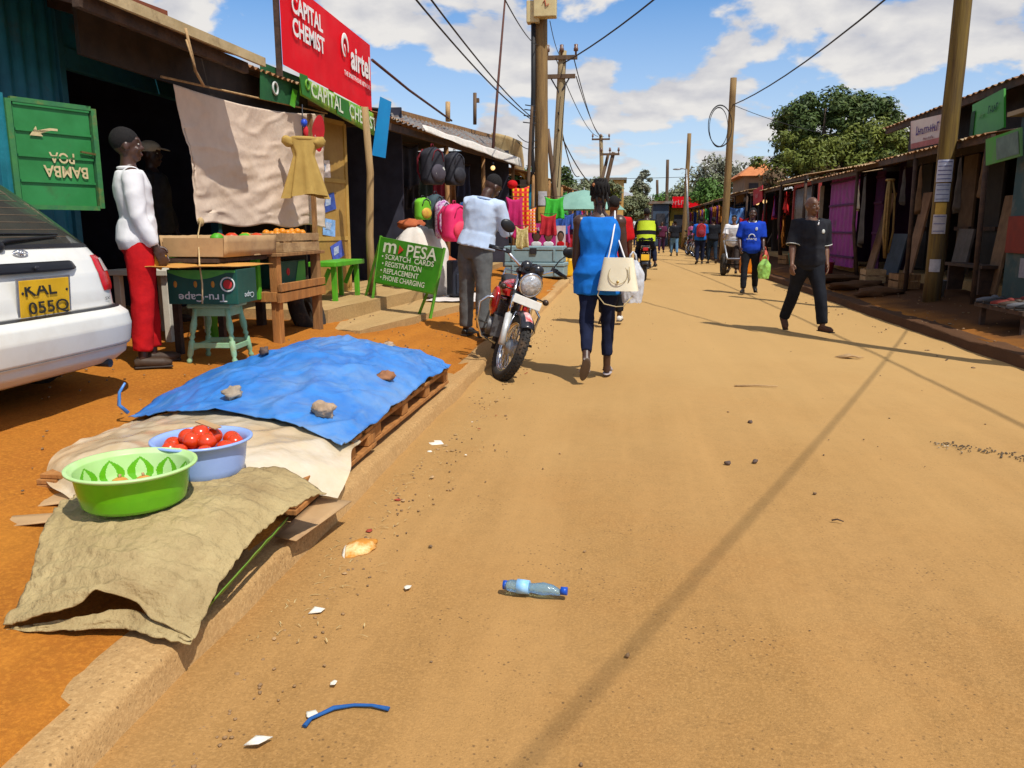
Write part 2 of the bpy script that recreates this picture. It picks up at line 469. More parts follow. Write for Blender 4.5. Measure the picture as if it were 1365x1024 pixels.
def kerb(name, x0, x1, top, side):
    q = MB(); ys = [-20, -6] + spaced(-1, 26, 190, 1.1) + spaced(26.3, 150, 60, 1.3); n = 9
    prof = [(x0 - .02, -.25), (x0 - .012, top * .35), (x0, top * .9), (x0 + .03, top - .004), (x0 * .6 + x1 * .4, top - .002), (x0 * .35 + x1 * .65, top - .003), (x1 - .018, top - .004), (x1, top * .80), (x1 + .012, -.25)]
    vs = []
    for y in ys:
        worn = max(0, vnoise(y * .55, 4.2)) * .035 + .012 * abs(vnoise(y * 4.1, 9))
        for i, (x, z) in enumerate(prof):
            zz = z + (.016 * fbm((x * 5, y * 2.3, 2)) - worn * (1 if i in (4, 5, 6, 7) else .4)) * (z > 0)
            vs.append((x + .022 * vnoise(y * 1.3, i * .25) * (i > 3) + .01 * vnoise(y * 6, i), y, zz))
    fs = [(j * n + i, j * n + i + 1, (j + 1) * n + i + 1, (j + 1) * n + i) for j in range(len(ys) - 1) for i in range(n - 1)]
    q.add(vs, fs, True)
    if side < 0: q.v = [Vector((x0 + x1 - p.x, p.y, p.z)) for p in q.v]
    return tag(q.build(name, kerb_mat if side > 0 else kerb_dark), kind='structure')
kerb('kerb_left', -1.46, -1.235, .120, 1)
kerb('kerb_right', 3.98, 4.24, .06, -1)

# small stones and crumbs of earth washed into the gutters: nobody could count them
def pebble(q, x, y, z, r, sd):
    q.ell((x, y, z + r * .3), (r, r * rnd.uniform(.6, 1), r * rnd.uniform(.45, .7)), (0, 0, rnd.uniform(0, 6)), 6, 4, .5, sd)
q = MB()
for i in range(850):
    y = .6 + 13 * rnd.random() ** 1.7
    x = -1.16 + abs(rnd.gauss(0, .16)) if rnd.random() < .92 else rnd.uniform(-1.1, 3.6)
    pebble(q, x, y, gz(x, y) + .004, rnd.uniform(.003, .008) * (1.5 if rnd.random() < .08 else 1), i)
for i in range(420):
    y = 2.5 + 9 * rnd.random(); x = rnd.uniform(-4.2, -1.6)
    pebble(q, x, y, gz(x, y), rnd.uniform(.004, .012), i)
for i in range(260):
    y = 5 + 16 * rnd.random(); x = rnd.uniform(3.4, 5.4)
    pebble(q, x, y, gz(x, y), rnd.uniform(.006, .022), i)
tag(q.build('gravel', M('pebble_mix', (.34, .2, .09), (.12, .08, .05), scale=1.5, bump=.2)), kind='stuff')

# ------------------------------------------------------------------ market stall laid out on the verge
def spl(a, b, c, d, t):
    return .5 * ((2 * b) + (-a + c) * t + (2 * a - 5 * b + 4 * c - d) * t * t + (-a + 3 * b - 3 * c + d) * t ** 3)
def patch(P):
    """smooth surface through a grid of points"""
    P = [[Vector(p) for p in row] for row in P]
    def crow(row, t):
        n = len(row) - 1; i = min(int(t * n), n - 1); f = t * n - i
        g = lambda k: row[max(0, min(n, k))] if 0 <= k <= n else (row[0] * 2 - row[1] if k < 0 else row[n] * 2 - row[n - 1])
        return spl(g(i - 1), g(i), g(i + 1), g(i + 2), f)
    return lambda u, v: crow([crow(r, u) for r in P], v)

def pallet(loc, rz, w, l, h, label, nslat):
    t = thing('wooden_pallet', label, 'pallet', loc, rz, 'pallets under the covered goods')
    for i in range(nslat):
        y = -l / 2 + l * (i + .5) / nslat
        MB().box((rnd.uniform(-.012, .012), y, h - .011), (w + rnd.uniform(-.02, .03), l / nslat * .72, .02), (0, 0, rnd.uniform(-.02, .02))).build('deck_board', wood_orange, t, bevel=.003)
    for x in (-w / 2 + .05, 0, w / 2 - .05):
        MB().box((x, 0, .012), (.1, l, .022)).build('bottom_board', wood_orange, t, bevel=.003)
        MB().box((x, 0, h - .034), (.09, l - .02, .022)).build('stringer_board', wood_orange, t, bevel=.003)
        for k in range(4):
            y = -l / 2 + .07 + (l - .14) * k / 3
            MB().box((x, y, (h - .02) / 2), (.09, .12, h - .072)).build('block', wood_orange, t, bevel=.004)
    return t
pallet((-1.88, 4.95, .150), R(-1), 1.17, 1.75, .135, 'weathered orange wood pallet under the blue tarpaulin', 7)
pallet((-1.88, 3.50, .145), R(0), 1.17, 1.1, .125, 'weathered wood pallet under the clear plastic sheet', 6)

# goods under the covers
for (x, y, z, w_, l_, h_, lab) in ((-1.60, 2.52, .13, .44, .42, .17, 'low vegetable crate hidden beneath the woven sack'),):
    t = thing('vegetable_crate', lab, 'crate', (x, y, z), R(6))
    MB().box((0, 0, .01), (w_, l_, .015)).build('crate_floor', wood_dark, t)
    for sx_ in (-1, 1):
        MB().box((sx_ * (w_ / 2 - .008), 0, h_ / 2 + .01), (.014, l_, h_ - .02)).build('side', wood_dark, t)
        MB().box((0, sx_ * (l_ / 2 - .008), h_ / 2 + .01), (w_ - .034, .014, h_ - .02)).build('end', wood_dark, t)

tarp_blue = M('tarp_blue', (.045, .225, .60), (.03, .16, .5), scale=5, rough=.34, bump=.28, bscale=13, spec=.5, dirt=(.17, .30, .52), dscale=2, dmin=.5, dmax=.75)
TP = patch([
    [(-2.66, 3.93, .285), (-2.25, 3.74, .37), (-1.98, 3.70, .395), (-1.66, 3.60, .385), (-1.27, 3.46, .315)],
    [(-2.74, 4.40, .31), (-2.30, 4.30, .44), (-1.98, 4.2, .47), (-1.6, 4.12, .43), (-1.27, 4.03, .315)],
    [(-2.84, 4.95, .30), (-2.36, 4.9, .45), (-1.98, 4.85, .52), (-1.6, 4.8, .46), (-1.27, 4.74, .315)],
    [(-2.82, 5.55, .30), (-2.36, 5.50, .45), (-1.96, 5.42, .52), (-1.58, 5.38, .46), (-1.25, 5.36, .33)],
    [(-2.72, 6.02, .28), (-2.40, 6.10, .36), (-1.95, 6.22, .36), (-1.6, 6.02, .36), (-1.24, 5.72, .31)]])
def tarp(u, v):
    p = TP(u, v)
    e = min(u, 1 - u, v, 1 - v) * 4
    fold = .012 * (1 - min(1, abs(vnoise(p.x * 6 + 2, p.y * 3.4)) * 7)) - .010 * (1 - min(1, abs(vnoise(p.x * 3 - p.y * 4, p.y * 2 + p.x * 3)) * 8)) + .012 * math.sin(9 * p.y + 5 * p.x + 2 * vnoise(p.x * 2, p.y * 2)) + .014 * vnoise(p.x * 4.5, p.y * 3.5, 2) + .004 * vnoise(p.x * 14, p.y * 12, 5)
    rid = abs(vnoise(p.x * 2.3 + 7, p.y * 2.1)); fold += .025 * (1 - min(1, rid * 5))
    z = p.z + fold * (.5 + .5 * min(1, e)) 
    if v > .02 and u > .96: z -= .015 * (1 + vnoise(p.y * 7, 1))
    return Vector((p.x + .03 * vnoise(p.y * 5, 3) * (u > .9 or u < .1), p.y + .04 * vnoise(p.x * 6, 8) * (v < .08 or v > .92), max(z, gz(p.x, p.y) + .01)))
t = thing('blue_tarpaulin', 'blue plastic tarpaulin weighted with stones over the roadside stall', 'tarpaulin', (-1.95, 4.8, .2))
MB().grid(90, 110, tarp).build('tarp_sheet', tarp_blue, t, world=True, solid=.004)
q = MB(); q.tube([(-2.66, 3.93, .31), (-2.69, 3.9, .36), (-2.68, 3.9, .43), (-2.655, 3.92, .48)], [.012, .011, .008, .006], 6); q.build('tie_end', tarp_blue, t, world=True)

plastic = M('clear_plastic', (.74, .60, .40), (.62, .46, .27), scale=2.2, rough=.16, bump=.35, bscale=11, spec=.7, alpha=.84, dirt=(.80, .72, .58), dscale=1.6, dmin=.48, dmax=.7)
PP = patch([
    [(-2.44, 2.98, .15), (-2.1, 2.78, .22), (-1.75, 2.74, .33), (-1.42, 2.9, .30), (-1.19, 3.16, .15)],
    [(-2.52, 3.14, .29), (-2.16, 3.02, .34), (-1.8, 2.98, .37), (-1.45, 3.05, .36), (-1.19, 3.32, .22)],
    [(-2.58, 3.5, .29), (-2.2, 3.4, .355), (-1.85, 3.4, .375), (-1.5, 3.4, .345), (-1.25, 3.52, .26)],
    [(-2.64, 3.93, .26), (-2.3, 3.9, .345), (-1.95, 3.85, .36), (-1.6, 3.75, .345), (-1.28, 3.75, .25)]])
def plas(u, v):
    p = PP(u, v)
    z = p.z + .012 * vnoise(p.x * 6, p.y * 5, 1) + .006 * vnoise(p.x * 16, p.y * 9, 3) + .012 * (1 - min(1, abs(vnoise(p.x * 2.5, p.y * 2, 6)) * 6))
    return Vector((p.x, p.y + .03 * vnoise(p.x * 7, 2) * (v < .1), max(z, gz(p.x, p.y) + .012)))
tag(MB().grid(70, 60, plas).build('plastic_sheet', plastic, base=True), 'cloudy beige plastic sheet stretched over the stall before the blue tarpaulin', 'plastic sheet')
q = MB()
for (x, y, z, w_, l_, rz) in ((-1.95, 3.5, .315, .5, .4, .2), (-1.6, 3.45, .305, .35, .5, -.1)):
    q.box((x, y, z), (w_, l_, .05), (0, 0, rz))
tag(q.build('produce_bag', M('produce_bag', (.5, .2, .05), (.45, .32, .12), scale=7), base=True, bevel=.02), 'orange and beige produce showing through the cloudy plastic sheet', 'produce')

sack_m = M('woven_sack', (.45, .345, .165), (.34, .25, .115), scale=3.5, rough=.7, bump=.9, bscale=34, spec=.25, stretch=(1, 1, 1), dirt=(.22, .14, .06), dscale=2.2, dmin=.5, dmax=.78)
SP = patch([
    [(-1.76, 1.93, .15), (-1.60, 1.93, .215), (-1.44, 2.0, .245), (-1.31, 1.98, .18), (-1.19, 1.96, .135)],
    [(-1.79, 2.08, .24), (-1.62, 2.1, .30), (-1.45, 2.1, .31), (-1.31, 2.1, .27), (-1.20, 2.13, .22)],
    [(-1.86, 2.25, .335), (-1.68, 2.28, .365), (-1.5, 2.3, .37), (-1.34, 2.34, .35), (-1.20, 2.40, .28)],
    [(-1.93, 2.42, .355), (-1.74, 2.48, .37), (-1.54, 2.52, .375), (-1.36, 2.58, .37), (-1.16, 2.64, .305)],
    [(-1.95, 2.52, .34), (-1.75, 2.66, .352), (-1.50, 2.72, .39), (-1.32, 2.86, .375), (-1.11, 2.82, .30)]])
def sack(u, v):
    p = SP(u, v)
    front = max(0, 1 - v * 2.6)
    basin = max(0, 1 - ((p.x + 1.62) ** 2 + (p.y - 2.44) ** 2) / .05)
    wr = .007 * vnoise(p.x * 9, p.y * 45, 2) + .006 * (1 - min(1, abs(vnoise(p.x * 11 + p.y * 8, p.y * 17, 5)) * 5)) + .010 * vnoise(p.x * 5, p.y * 22, 2) + .007 * vnoise(p.x * 26, p.y * 7, 4) * (1 - front) + .018 * front * vnoise(p.x * 5 + p.y * 4, p.y * 24, 7) + .012 * (1 - min(1, abs(vnoise(p.x * 4, p.y * 9, 9)) * 5)) * (.3 + front)
    z = p.z + wr * (1 - basin)
    return Vector((p.x + .012 * vnoise(p.y * 10, 5), p.y + .02 * vnoise(p.x * 12, 6) * (v < .05), max(z, gz(p.x, p.y) + .012)))
t = thing('woven_sack', 'dirty tan woven sack spread under the green and blue basins', 'sack', (-1.5, 2.3, .15))
MB().grid(80, 90, sack).build('sack_cloth', sack_m, t, world=True, solid=.004)
FP = patch([[(-1.76, 1.93, .146), (-1.60, 1.94, .15), (-1.44, 1.98, .15), (-1.31, 1.95, .15), (-1.19, 1.94, .14)],
            [(-1.74, 1.945, .15), (-1.58, 1.97, .175), (-1.44, 2.02, .19), (-1.31, 2.0, .172), (-1.19, 1.96, .15)]])
MB().grid(40, 8, lambda u, v: FP(u, v) + Vector((0, .01 * vnoise(u * 14, v * 3), .006 * vnoise(u * 20, v * 4, 3)))).build('lower_lip', sack_m, t, world=True, solid=.004)
q = MB().grid(12, 4, lambda u, v: Vector((-1.235 + .03 * v, 2.12 + .55 * u, .155 + .055 * u + .04 * v + .008 * vnoise(u * 7, v * 3))))
tag(q.build('banana_leaf', M('banana_leaf', (.12, .30, .03), (.2, .25, .04), scale=7), solid=.003, base=True), 'strip of green leaf poking out from beneath the tan sack', 'leaf')

# torn cardboard sticking out beneath the covers
def flat_poly(name, pts, mat, label, cat, th=.004, group=None, crumple=.004):
    q = MB(); c = sum((Vector(p) for p in pts), Vector()) / len(pts)
    n = len(pts); vs = []
    for ring in (1, .55):
        for i in range(n):
            p = c + (Vector(pts[i]) - c) * ring
            vs.append(p + Vector((0, 0, crumple * vnoise(p.x * 40, p.y * 40, ring))))
    vs.append(c)
    fs = [(i, (i + 1) % n, n + (i + 1) % n, n + i) for i in range(n)] + [(n + i, n + (i + 1) % n, 2 * n) for i in range(n)]
    q.add(vs, fs, True)
    return tag(q.build(name, mat, solid=th, base=True), label, cat, group)
flat_poly('cardboard_scrap', [(-2.6, 2.83, .2), (-2.2, 3.0, .2), (-2.15, 2.85, .21), (-2.45, 2.72, .19)], cardboard, 'torn cardboard flap jutting out under the plastic sheet beside the green basin', 'cardboard')
flat_poly('cardboard_strip', [(-2.55, 2.62, .19), (-2.0, 2.72, .22), (-2.0, 2.63, .22), (-2.3, 2.57, .19)], cardboard, 'narrow cardboard strip lying on the earth beside the tan sack', 'cardboard')
flat_poly('cardboard_scrap', [(-1.2, 2.72, .137), (-1.14, 3.18, .137), (-1.3, 3.2, .138), (-1.3, 2.75, .137)], cardboard, 'flattened cardboard edge on the kerb below the plastic sheet', 'cardboard')

# stones that hold the tarpaulin down
stone_pale = M('stone_pale', (.5, .36, .24), (.32, .22, .14), scale=9, bump=.6, bscale=25)
stone_red = M('stone_red', (.36, .16, .07), (.22, .09, .04), scale=9, bump=.6, bscale=25)
stone_dark = M('stone_dark', (.14, .09, .07), (.07, .05, .04), scale=9, bump=.6, bscale=25)
for u, v, s, mat, sd, lab in ((.46, .10, (.055, .045, .04), M('stone_grey', (.42, .34, .25), (.27, .21, .15), scale=9, bump=.6, bscale=25), 1, 'blocky grey stone on the front edge of the tarpaulin'),
        (.86, .10, (.075, .05, .042), stone_pale, 2, 'large pale stone at the roadside front corner of the tarpaulin'),
        (.88, .47, (.06, .042, .035), stone_red, 3, 'reddish brown stone on the roadside edge of the tarpaulin'),
        (.28, .50, (.055, .03, .03), stone_dark, 4, 'dark brown stone on the shop side of the tarpaulin'),
        (.62, .93, (.045, .035, .025), stone_pale, 5, 'small pale stone near the far edge of the tarpaulin'),
        (.26, .93, (.07, .045, .025), stone_pale, 6, 'flat pale stone at the far shop side corner of the tarpaulin')):
    p = tarp(u, v)
    q = MB().ell((p.x, p.y, p.z + s[2] * .6), s, (0, 0, sd * 1.3), 16, 10, .55, sd * 3.1)
    tag(q.build('stone', mat, base=True), lab, 'stone', 'stones weighing down the tarpaulin')

# basins and tomatoes
def basin(loc, r, h, mat, inner, name, label):
    t = thing(name, label, 'basin', loc)
    prof = [(0, .004), (r * .74, .0), (r * .79, .010), (r * .835, h * .4), (r * .885, h * .90), (r * .95, h * .95), (r, h * .985), (r * 1.0, h + .005), (r * .945, h + .006), (r * .872, h * .93), (r * .815, h * .4), (r * .76, .02), (0, .012)]
    fine = []
    for (r0, z0), (r1, z1) in zip(prof, prof[1:]):
        k = max(1, int(math.hypot(r1 - r0, z1 - z0) / (.003 if inner else .02)))
        fine += [(r0 + (r1 - r0) * i / k, z0 + (z1 - z0) * i / k) for i in range(k)]
    fine.append(prof[-1]); n = 400 if inner else 64
    q = MB().lathe(fine, n=n, wob=lambda a, z: 1 + .004 * math.sin(3 * a))
    if inner:                                       # petal pattern pressed in the wall
        for i, f in enumerate(q.f):
            c = sum((q.v[j] for j in f), Vector()) / len(f); rr = math.hypot(c.x, c.y)
            inner_side = f[0] // n >= len(fine) * .5
            if rr > r * .90: q.mi[i] = 1; continue
            if rr < r * .74 or not inner_side: continue
            g = (math.atan2(c.y, c.x) / (2 * PI) * 11) % 1; zz = c.z / h; w1 = .46 * math.sin(PI * min(1, max(0, (zz - .05) / .80))); w2 = w1 - .10
            d = abs(g - .5)
            if d > w1 or d < w2 * .55: q.mi[i] = 1
    q.build('bowl', [mat, inner] if inner else mat, t)
    return t
lime_plastic = M('lime_plastic', (.18, .60, .012), (.15, .54, .01), scale=6, rough=.25, bump=.03, spec=.5, trans=.35)
blue_plastic = M('pale_blue_plastic', (.30, .44, .82), (.26, .39, .76), scale=6, rough=.32, bump=.03, spec=.5)
basin((-1.63, 2.40, .386), .208, .128, lime_plastic, M('pale_lime', (.62, .86, .42), (.50, .80, .28), bump=0, rough=.35, trans=.2), 'green_basin', 'translucent lime green plastic basin with petal pattern on the sack')
basin((-1.575, 2.76, .378), .186, .135, blue_plastic, None, 'blue_basin', 'pale blue plastic basin full of red tomatoes behind the green basin')
tom = M('tomato', (.70, .040, .006), (.58, .05, .006), scale=9, rough=.22, bump=.02, spec=.6)
def tomato(loc, r, lab, grp):
    t = thing('tomato', lab, 'tomato', loc, rnd.uniform(0, 6), grp)
    q = MB(); q.ell((0, 0, r * .88), (r, r, r * .88), n=18, m=12); q.build('fruit', tom, t)
    q = MB()
    for k in range(5):
        a = k * 1.257; q.add([(0, 0, r * 1.70), (r * .12 * math.cos(a - .5), r * .12 * math.sin(a - .5), r * 1.76), (r * .34 * math.cos(a), r * .34 * math.sin(a), r * 1.74), (r * .12 * math.cos(a + .5), r * .12 * math.sin(a + .5), r * 1.76)], [(0, 1, 2, 3)])
    q.build('calyx', M('calyx', (.06, .12, .015), bump=0), t)
    t.rotation_euler = (rnd.uniform(-.5, .5), rnd.uniform(-.5, .5), rnd.uniform(0, 6))
i = 0
for ring, n, z, r0 in ((.118, 9, .465, .034), (.055, 5, .486, .036), (0, 1, .498, .036)):
    for k in range(n):
        a = 2 * PI * k / n + ring * 9
        tomato((-1.575 + ring * math.cos(a), 2.76 + ring * math.sin(a), z + rnd.uniform(-.006, .006)), r0 * rnd.uniform(.92, 1.06), 'ripe red tomato heaped in the pale blue basin', 'tomatoes in the blue basin'); i += 1
MB_ = MB().lathe([(0, 0.008), (.118, .01), (.128, .04), (.132, .065), (0, .072)], c=(-1.575, 2.76, .40), n=24)
tag(MB_.build('tomato_layer', tom, base=True), 'lower layer of tomatoes in the pale blue basin', 'tomatoes', kind='stuff')
q = MB().box((-1.56, 2.79, .562), (.14, .03, .004), (.1, .05, -.55)); t = q.build('price_card', cardboard, base=True); tag(t, 'small strip of cardboard lying on the tomatoes', 'card')
onion = M('onion', (.55, .18, .03), (.6, .3, .06), scale=6, rough=.35, bump=.05)
for k, (dx, dy) in enumerate(((-.07, .03), (.0, .06), (.07, .02), (.02, -.05), (-.05, -.05), (.1, -.05))):
    t = thing('produce', 'orange vegetable lying in the lime green basin', 'vegetable', (-1.63 + dx, 2.40 + dy, .402), k, 'vegetables in the green basin')
    q = MB().ell((0, 0, .028), (.034, .034, .028), n=12, m=8); q.build('body', onion, t)
    MB().cyl((0, 0, .052), (0, .004, .066), .005, 6).build('stalk', wood_pale, t)

# ------------------------------------------------------------------ litter on the road
t = thing('plastic_bottle', 'crushed clear plastic bottle with blue cap lying on the road', 'bottle', (-.27, 2.65, .006), R(-5))
q = MB(); q.tube([(-.125, 0, .034), (-.10, 0, .034), (-.06, 0, .032), (-.02, 0.002, .03), (.02, 0, .033), (.05, 0, .032), (.075, 0, .022), (.085, 0, .018)], [.018, .030, .029, .024, .029, .026, .017, .013], 18)
q.v = [Vector((p.x, p.y * .82 * (1 + .1 * vnoise(p.x * 30, p.z * 40)), .030 + (p.z - .034) * .85 * (.85 + .2 * vnoise(p.x * 25, 5)) )) for p in q.v]
q.build('bottle_body', M('bottle_plastic', (.45, .74, .95), (.3, .62, .92), scale=20, rough=.07, bump=.2, trans=.8, spec=.6), t)
MB().cyl((.084, 0, .029), (.108, 0, .029), .0145, 16).build('cap', M('cap_blue', (.01, .09, .55), bump=0, rough=.35), t)
MB().lathe([(.0275, -.075), (.0255, -.03)], c=(0, 0, .030), ax=Matrix.Rotation(PI / 2, 3, 'Y') @ Matrix.Diagonal((.95, 1, 1)), n=18).build('label', M('bottle_label', (.20, .48, .85), (.38, .64, .9), scale=26, bump=0, rough=.4), t)
MB().cyl((-.126, 0, .030), (-.112, 0, .030), .017, 14).build('foot', M('cap_blue', (0, 0, 0)), t)
q = MB(); pts = [(0, 0)] + [(.125 * math.cos(a), .125 * math.sin(a)) for a in [R(-14 + i * 9.5) for i in range(11)]]
q = MB(); n = len(pts)
bx, by = -1.1, 2.99
def bread_z(d): return .006 + .03 * max(0, 1 - (d / .125) ** 2) ** .5
def breadp(u, v):
    a = R(-75 + 118 * u); d = .125 * v
    w_ = 1 + .1 * vnoise(u * 6, v * 4)
    return Vector((bx + d * math.cos(a) * w_, by + d * math.sin(a) * w_, gz(bx, by) + .012 + .028 * math.sin(PI * min(1, v * .95 + .05)) * (.6 + .4 * math.sin(PI * u)) + .004 * vnoise(u * 9, v * 7)))
tbr = thing('flatbread_piece', 'torn piece of orange flatbread with white edge near the kerb', 'bread', (bx, by, gz(bx, by)))
MB().grid(24, 14, breadp).build('crust', M('crust', (.62, .26, .03), (.5, .2, .03), scale=9, bump=.3, dirt=(.8, .6, .3), dscale=8, dmin=.5, dmax=.65), tbr, world=True, solid=.006)
q = MB().grid(24, 2, lambda u, v: breadp(0.0 if u < .5 else 1.0, abs(u - .5) * 2) + Vector((0, 0, -.014 * v)) + Vector((-.012 * v, -.008 * v, 0))); q.build('crumb', M('bread_crumb', (.8, .74, .62), bump=.3, scale=20), tbr, world=True, solid=.004)
cl_blue = cloth('strip_blue', (.03, .12, .36))
q = MB(); q.tube([(-.80, 1.80, .012), (-.795, 1.83, .016), (-.775, 1.86, .012), (-.75, 1.885, .016), (-.70, 1.91, .012), (-.65, 1.912, .015), (-.60, 1.905, .012)], [.008, .006, .007, .008, .006, .0055, .008], 6)
q.v = [Vector((p.x + .003 * vnoise(p.x * 90, p.y * 90), p.y, .008 + (p.z - .008) * .7)) for p in q.v]
tag(q.build('cloth_strip', cl_blue, base=True), 'twisted strip of blue cloth lying on the road', 'cloth strip')
pw = M('paper_white', (.8, .76, .66), (.7, .64, .52), scale=20, bump=.2)
def scrap(pts, lab, mat=pw, th=.003, grp='scraps of paper on the road'):
    flat_poly('paper_scrap', [(x, y, gz(x, y) + .012 + .006 * (k % 2)) for k, (x, y) in enumerate(pts)], mat, lab, 'litter', th, grp, .012)
scrap([(-1.17, 4.62), (-1.11, 4.55), (-1.05, 4.6), (-1.08, 4.66), (-1.14, 4.69)], 'crumpled white paper beside the kerb near the pallet')
scrap([(-1.03, 2.4), (-.99, 2.41), (-.985, 2.44), (-1.02, 2.435)], 'small white paper scrap near the flatbread')
scrap([(-.92, 1.70), (-.88, 1.70), (-.86, 1.74), (-.90, 1.73)], 'cream coloured scrap beside the blue cloth strip')
for k, (x, y, L_, a, r_, lab) in enumerate(((1.15, 6.83, .36, 85, .008, 'short pale stick lying in the middle of the road'), (2.42, 8.75, .30, 78, .018, 'pale maize husk on the road beside the man in black'), (1.0, 3.6, .05, 100, .004, 'thin dark twig on the road'))):
    d = rdir(a) * L_ / 2; c = Vector((x, y, gz(x, y) + .014))
    q = MB()
    if k == 1:
        for s_ in range(4): q.tube([c - d * (.7 + .1 * s_) + Vector((0, .02 * s_, 0)), c + Vector((0, .03 * s_ - .03, .02)), c + d * (1 - .15 * s_) + Vector((.0, -.02 * s_, 0))], [.004, .016, .003], 6)
    else: q.tube([c - d, c + Vector((0, .01, .004)), c + d], [r_, r_ * .9, r_ * .6], 6)
    tag(q.build('stick' if k != 1 else 'maize_husk', wood_pale if k < 2 else wood_dark, base=True), lab, 'stick' if k != 1 else 'husk')
q = MB()
for i in range(130):
    f = rnd.random(); x = 1.98 + .62 * f + rnd.gauss(0, .03); y = 5.22 - .38 * f + rnd.gauss(0, .06)
    q.ell((x, y, gz(x, y) + .008), (rnd.uniform(.004, .013), rnd.uniform(.003, .008), .004), (0, 0, rnd.uniform(0, 3)), 6, 4, .5, i)
tag(q.build('dirt_clumps', M('ash_dirt', (.16, .11, .06), (.05, .04, .03), scale=4, dirt=(.6, .5, .35), dscale=5, dmin=.55, dmax=.62)), kind='stuff')
for k, (u_, v_) in enumerate(((.62, 4.45), (.78, 4.52), (.9, 5.5))):
    q = MB().ell((u_, v_, gz(u_, v_) + .01), (.02, .014, .012), (0, 0, k), 8, 6, .5, k)
    tag(q.build('earth_clod', stone_dark, base=True), ['dark clod of earth on the open road, one of a close pair', 'smaller dark clod on the open road beside a twig', 'single dark clod on the road beyond the pair'][k], 'clod')
for i in range(26):                                # flattened bits of litter and leaf along the gutter
    y = 1.3 + 6 * rnd.random(); x = -1.1 + abs(rnd.gauss(0, .22))
    r_ = rnd.uniform(.008, .022); a = rnd.uniform(0, 6)
    pts = [(x + r_ * math.cos(a + j * 1.25) * rnd.uniform(.5, 1.2), y + r_ * math.sin(a + j * 1.25) * rnd.uniform(.5, 1.2), gz(x, y) + .012) for j in range(5)]
    flat_poly('litter_scrap', pts, (pw, cardboard, M('litter_red', (.4, .06, .03)), wood_pale)[i % 4], ('tiny pale paper scrap in the gutter', 'tiny brown card scrap in the gutter', 'tiny red wrapper scrap in the gutter', 'tiny straw coloured scrap in the gutter')[i % 4], 'litter', .002, 'tiny %s scraps in the gutter' % ('pale', 'brown', 'red', 'straw')[i % 4], .006)

# dry grass and straw blown into the gutter
q = MB()
for i in range(260):
    y = 2.2 + 7.5 * rnd.random() ** 1.2; x = -1.16 + abs(rnd.gauss(0, .15)); a = rnd.uniform(0, PI); L_ = rnd.uniform(.006, .022); z = gz(x, y) + .012
    d = Vector((math.cos(a), math.sin(a), rnd.uniform(-.05, .1))) * L_; n_ = Vector((-math.sin(a), math.cos(a), 0)) * rnd.uniform(.0008, .002); c = Vector((x, y, z))
    q.add([c - d - n_, c + Vector((0, 0, .004)) - n_, c + d - n_ * .3, c + d + n_ * .3, c + Vector((0, 0, .004)) + n_, c - d + n_], [(0, 1, 4, 5), (1, 2, 3, 4)])
tag(q.build('dry_grass', M('straw_bits', (.55, .42, .2), (.36, .25, .10), scale=3, bump=0)), kind='stuff')
# ------------------------------------------------------------------ left row of shops
blue_iron = M('blue_iron', (.012, .145, .20), (.008, .10, .15), scale=4, rough=.55, bump=.1, dirt=(.05, .06, .05), dscale=2.5, dmin=.55, dmax=.75)
dark_in = M('dark_interior', (.045, .045, .07), (.022, .022, .035), scale=2)  # shop interiors: deep shade put into an even dark wall colour
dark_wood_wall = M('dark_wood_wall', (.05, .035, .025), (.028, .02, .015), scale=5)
ochre_panel = M('ochre_panel', (.42, .25, .06), (.34, .19, .045), scale=4, rough=.6, dirt=(.2, .12, .05), dscale=3, dmin=.55, dmax=.75)

# --- the blue kiosk with its open hatch
t = thing('blue_kiosk', 'turquoise corrugated iron kiosk with a dark open doorway behind the standing man', 'kiosk', (-4.9, 4.6, .3))
q = MB(); corr(q, (-4.38, 6.0, .25), (-4.38, 1.2, .25), (-4.38, 6.0, 3.1), (-4.38, 1.2, 3.1), 34, .016); q.build('front_wall', blue_iron, t, world=True)
q = MB()
q.box((-4.40, 6.03, 1.7), (.09, .07, 2.9)); q.box((-4.40, 8.35, 1.6), (.09, .08, 2.7)); q.box((-4.40, 7.2, 2.62), (.08, 2.25, .16))
q.build('door_frame', M('frame_teal', (.012, .10, .14), rough=.6), t, world=True, bevel=.005)
MB().box((-4.40, 7.2, 2.93), (.04, 2.3, .50)).build('lintel_board', blue_iron, t, world=True)
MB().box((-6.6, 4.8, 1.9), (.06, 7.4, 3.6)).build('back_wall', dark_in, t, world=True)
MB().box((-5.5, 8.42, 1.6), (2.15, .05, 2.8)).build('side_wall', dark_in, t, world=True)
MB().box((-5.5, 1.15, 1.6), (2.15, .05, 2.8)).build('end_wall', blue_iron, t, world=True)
q = MB(); corr(q, (-3.38, 5.02, 2.80), (-3.38, 1.0, 2.80), (-6.8, 5.02, 3.75), (-6.8, 1.0, 3.75), 30, .014, 3)
q.v = [p for p in q.v]
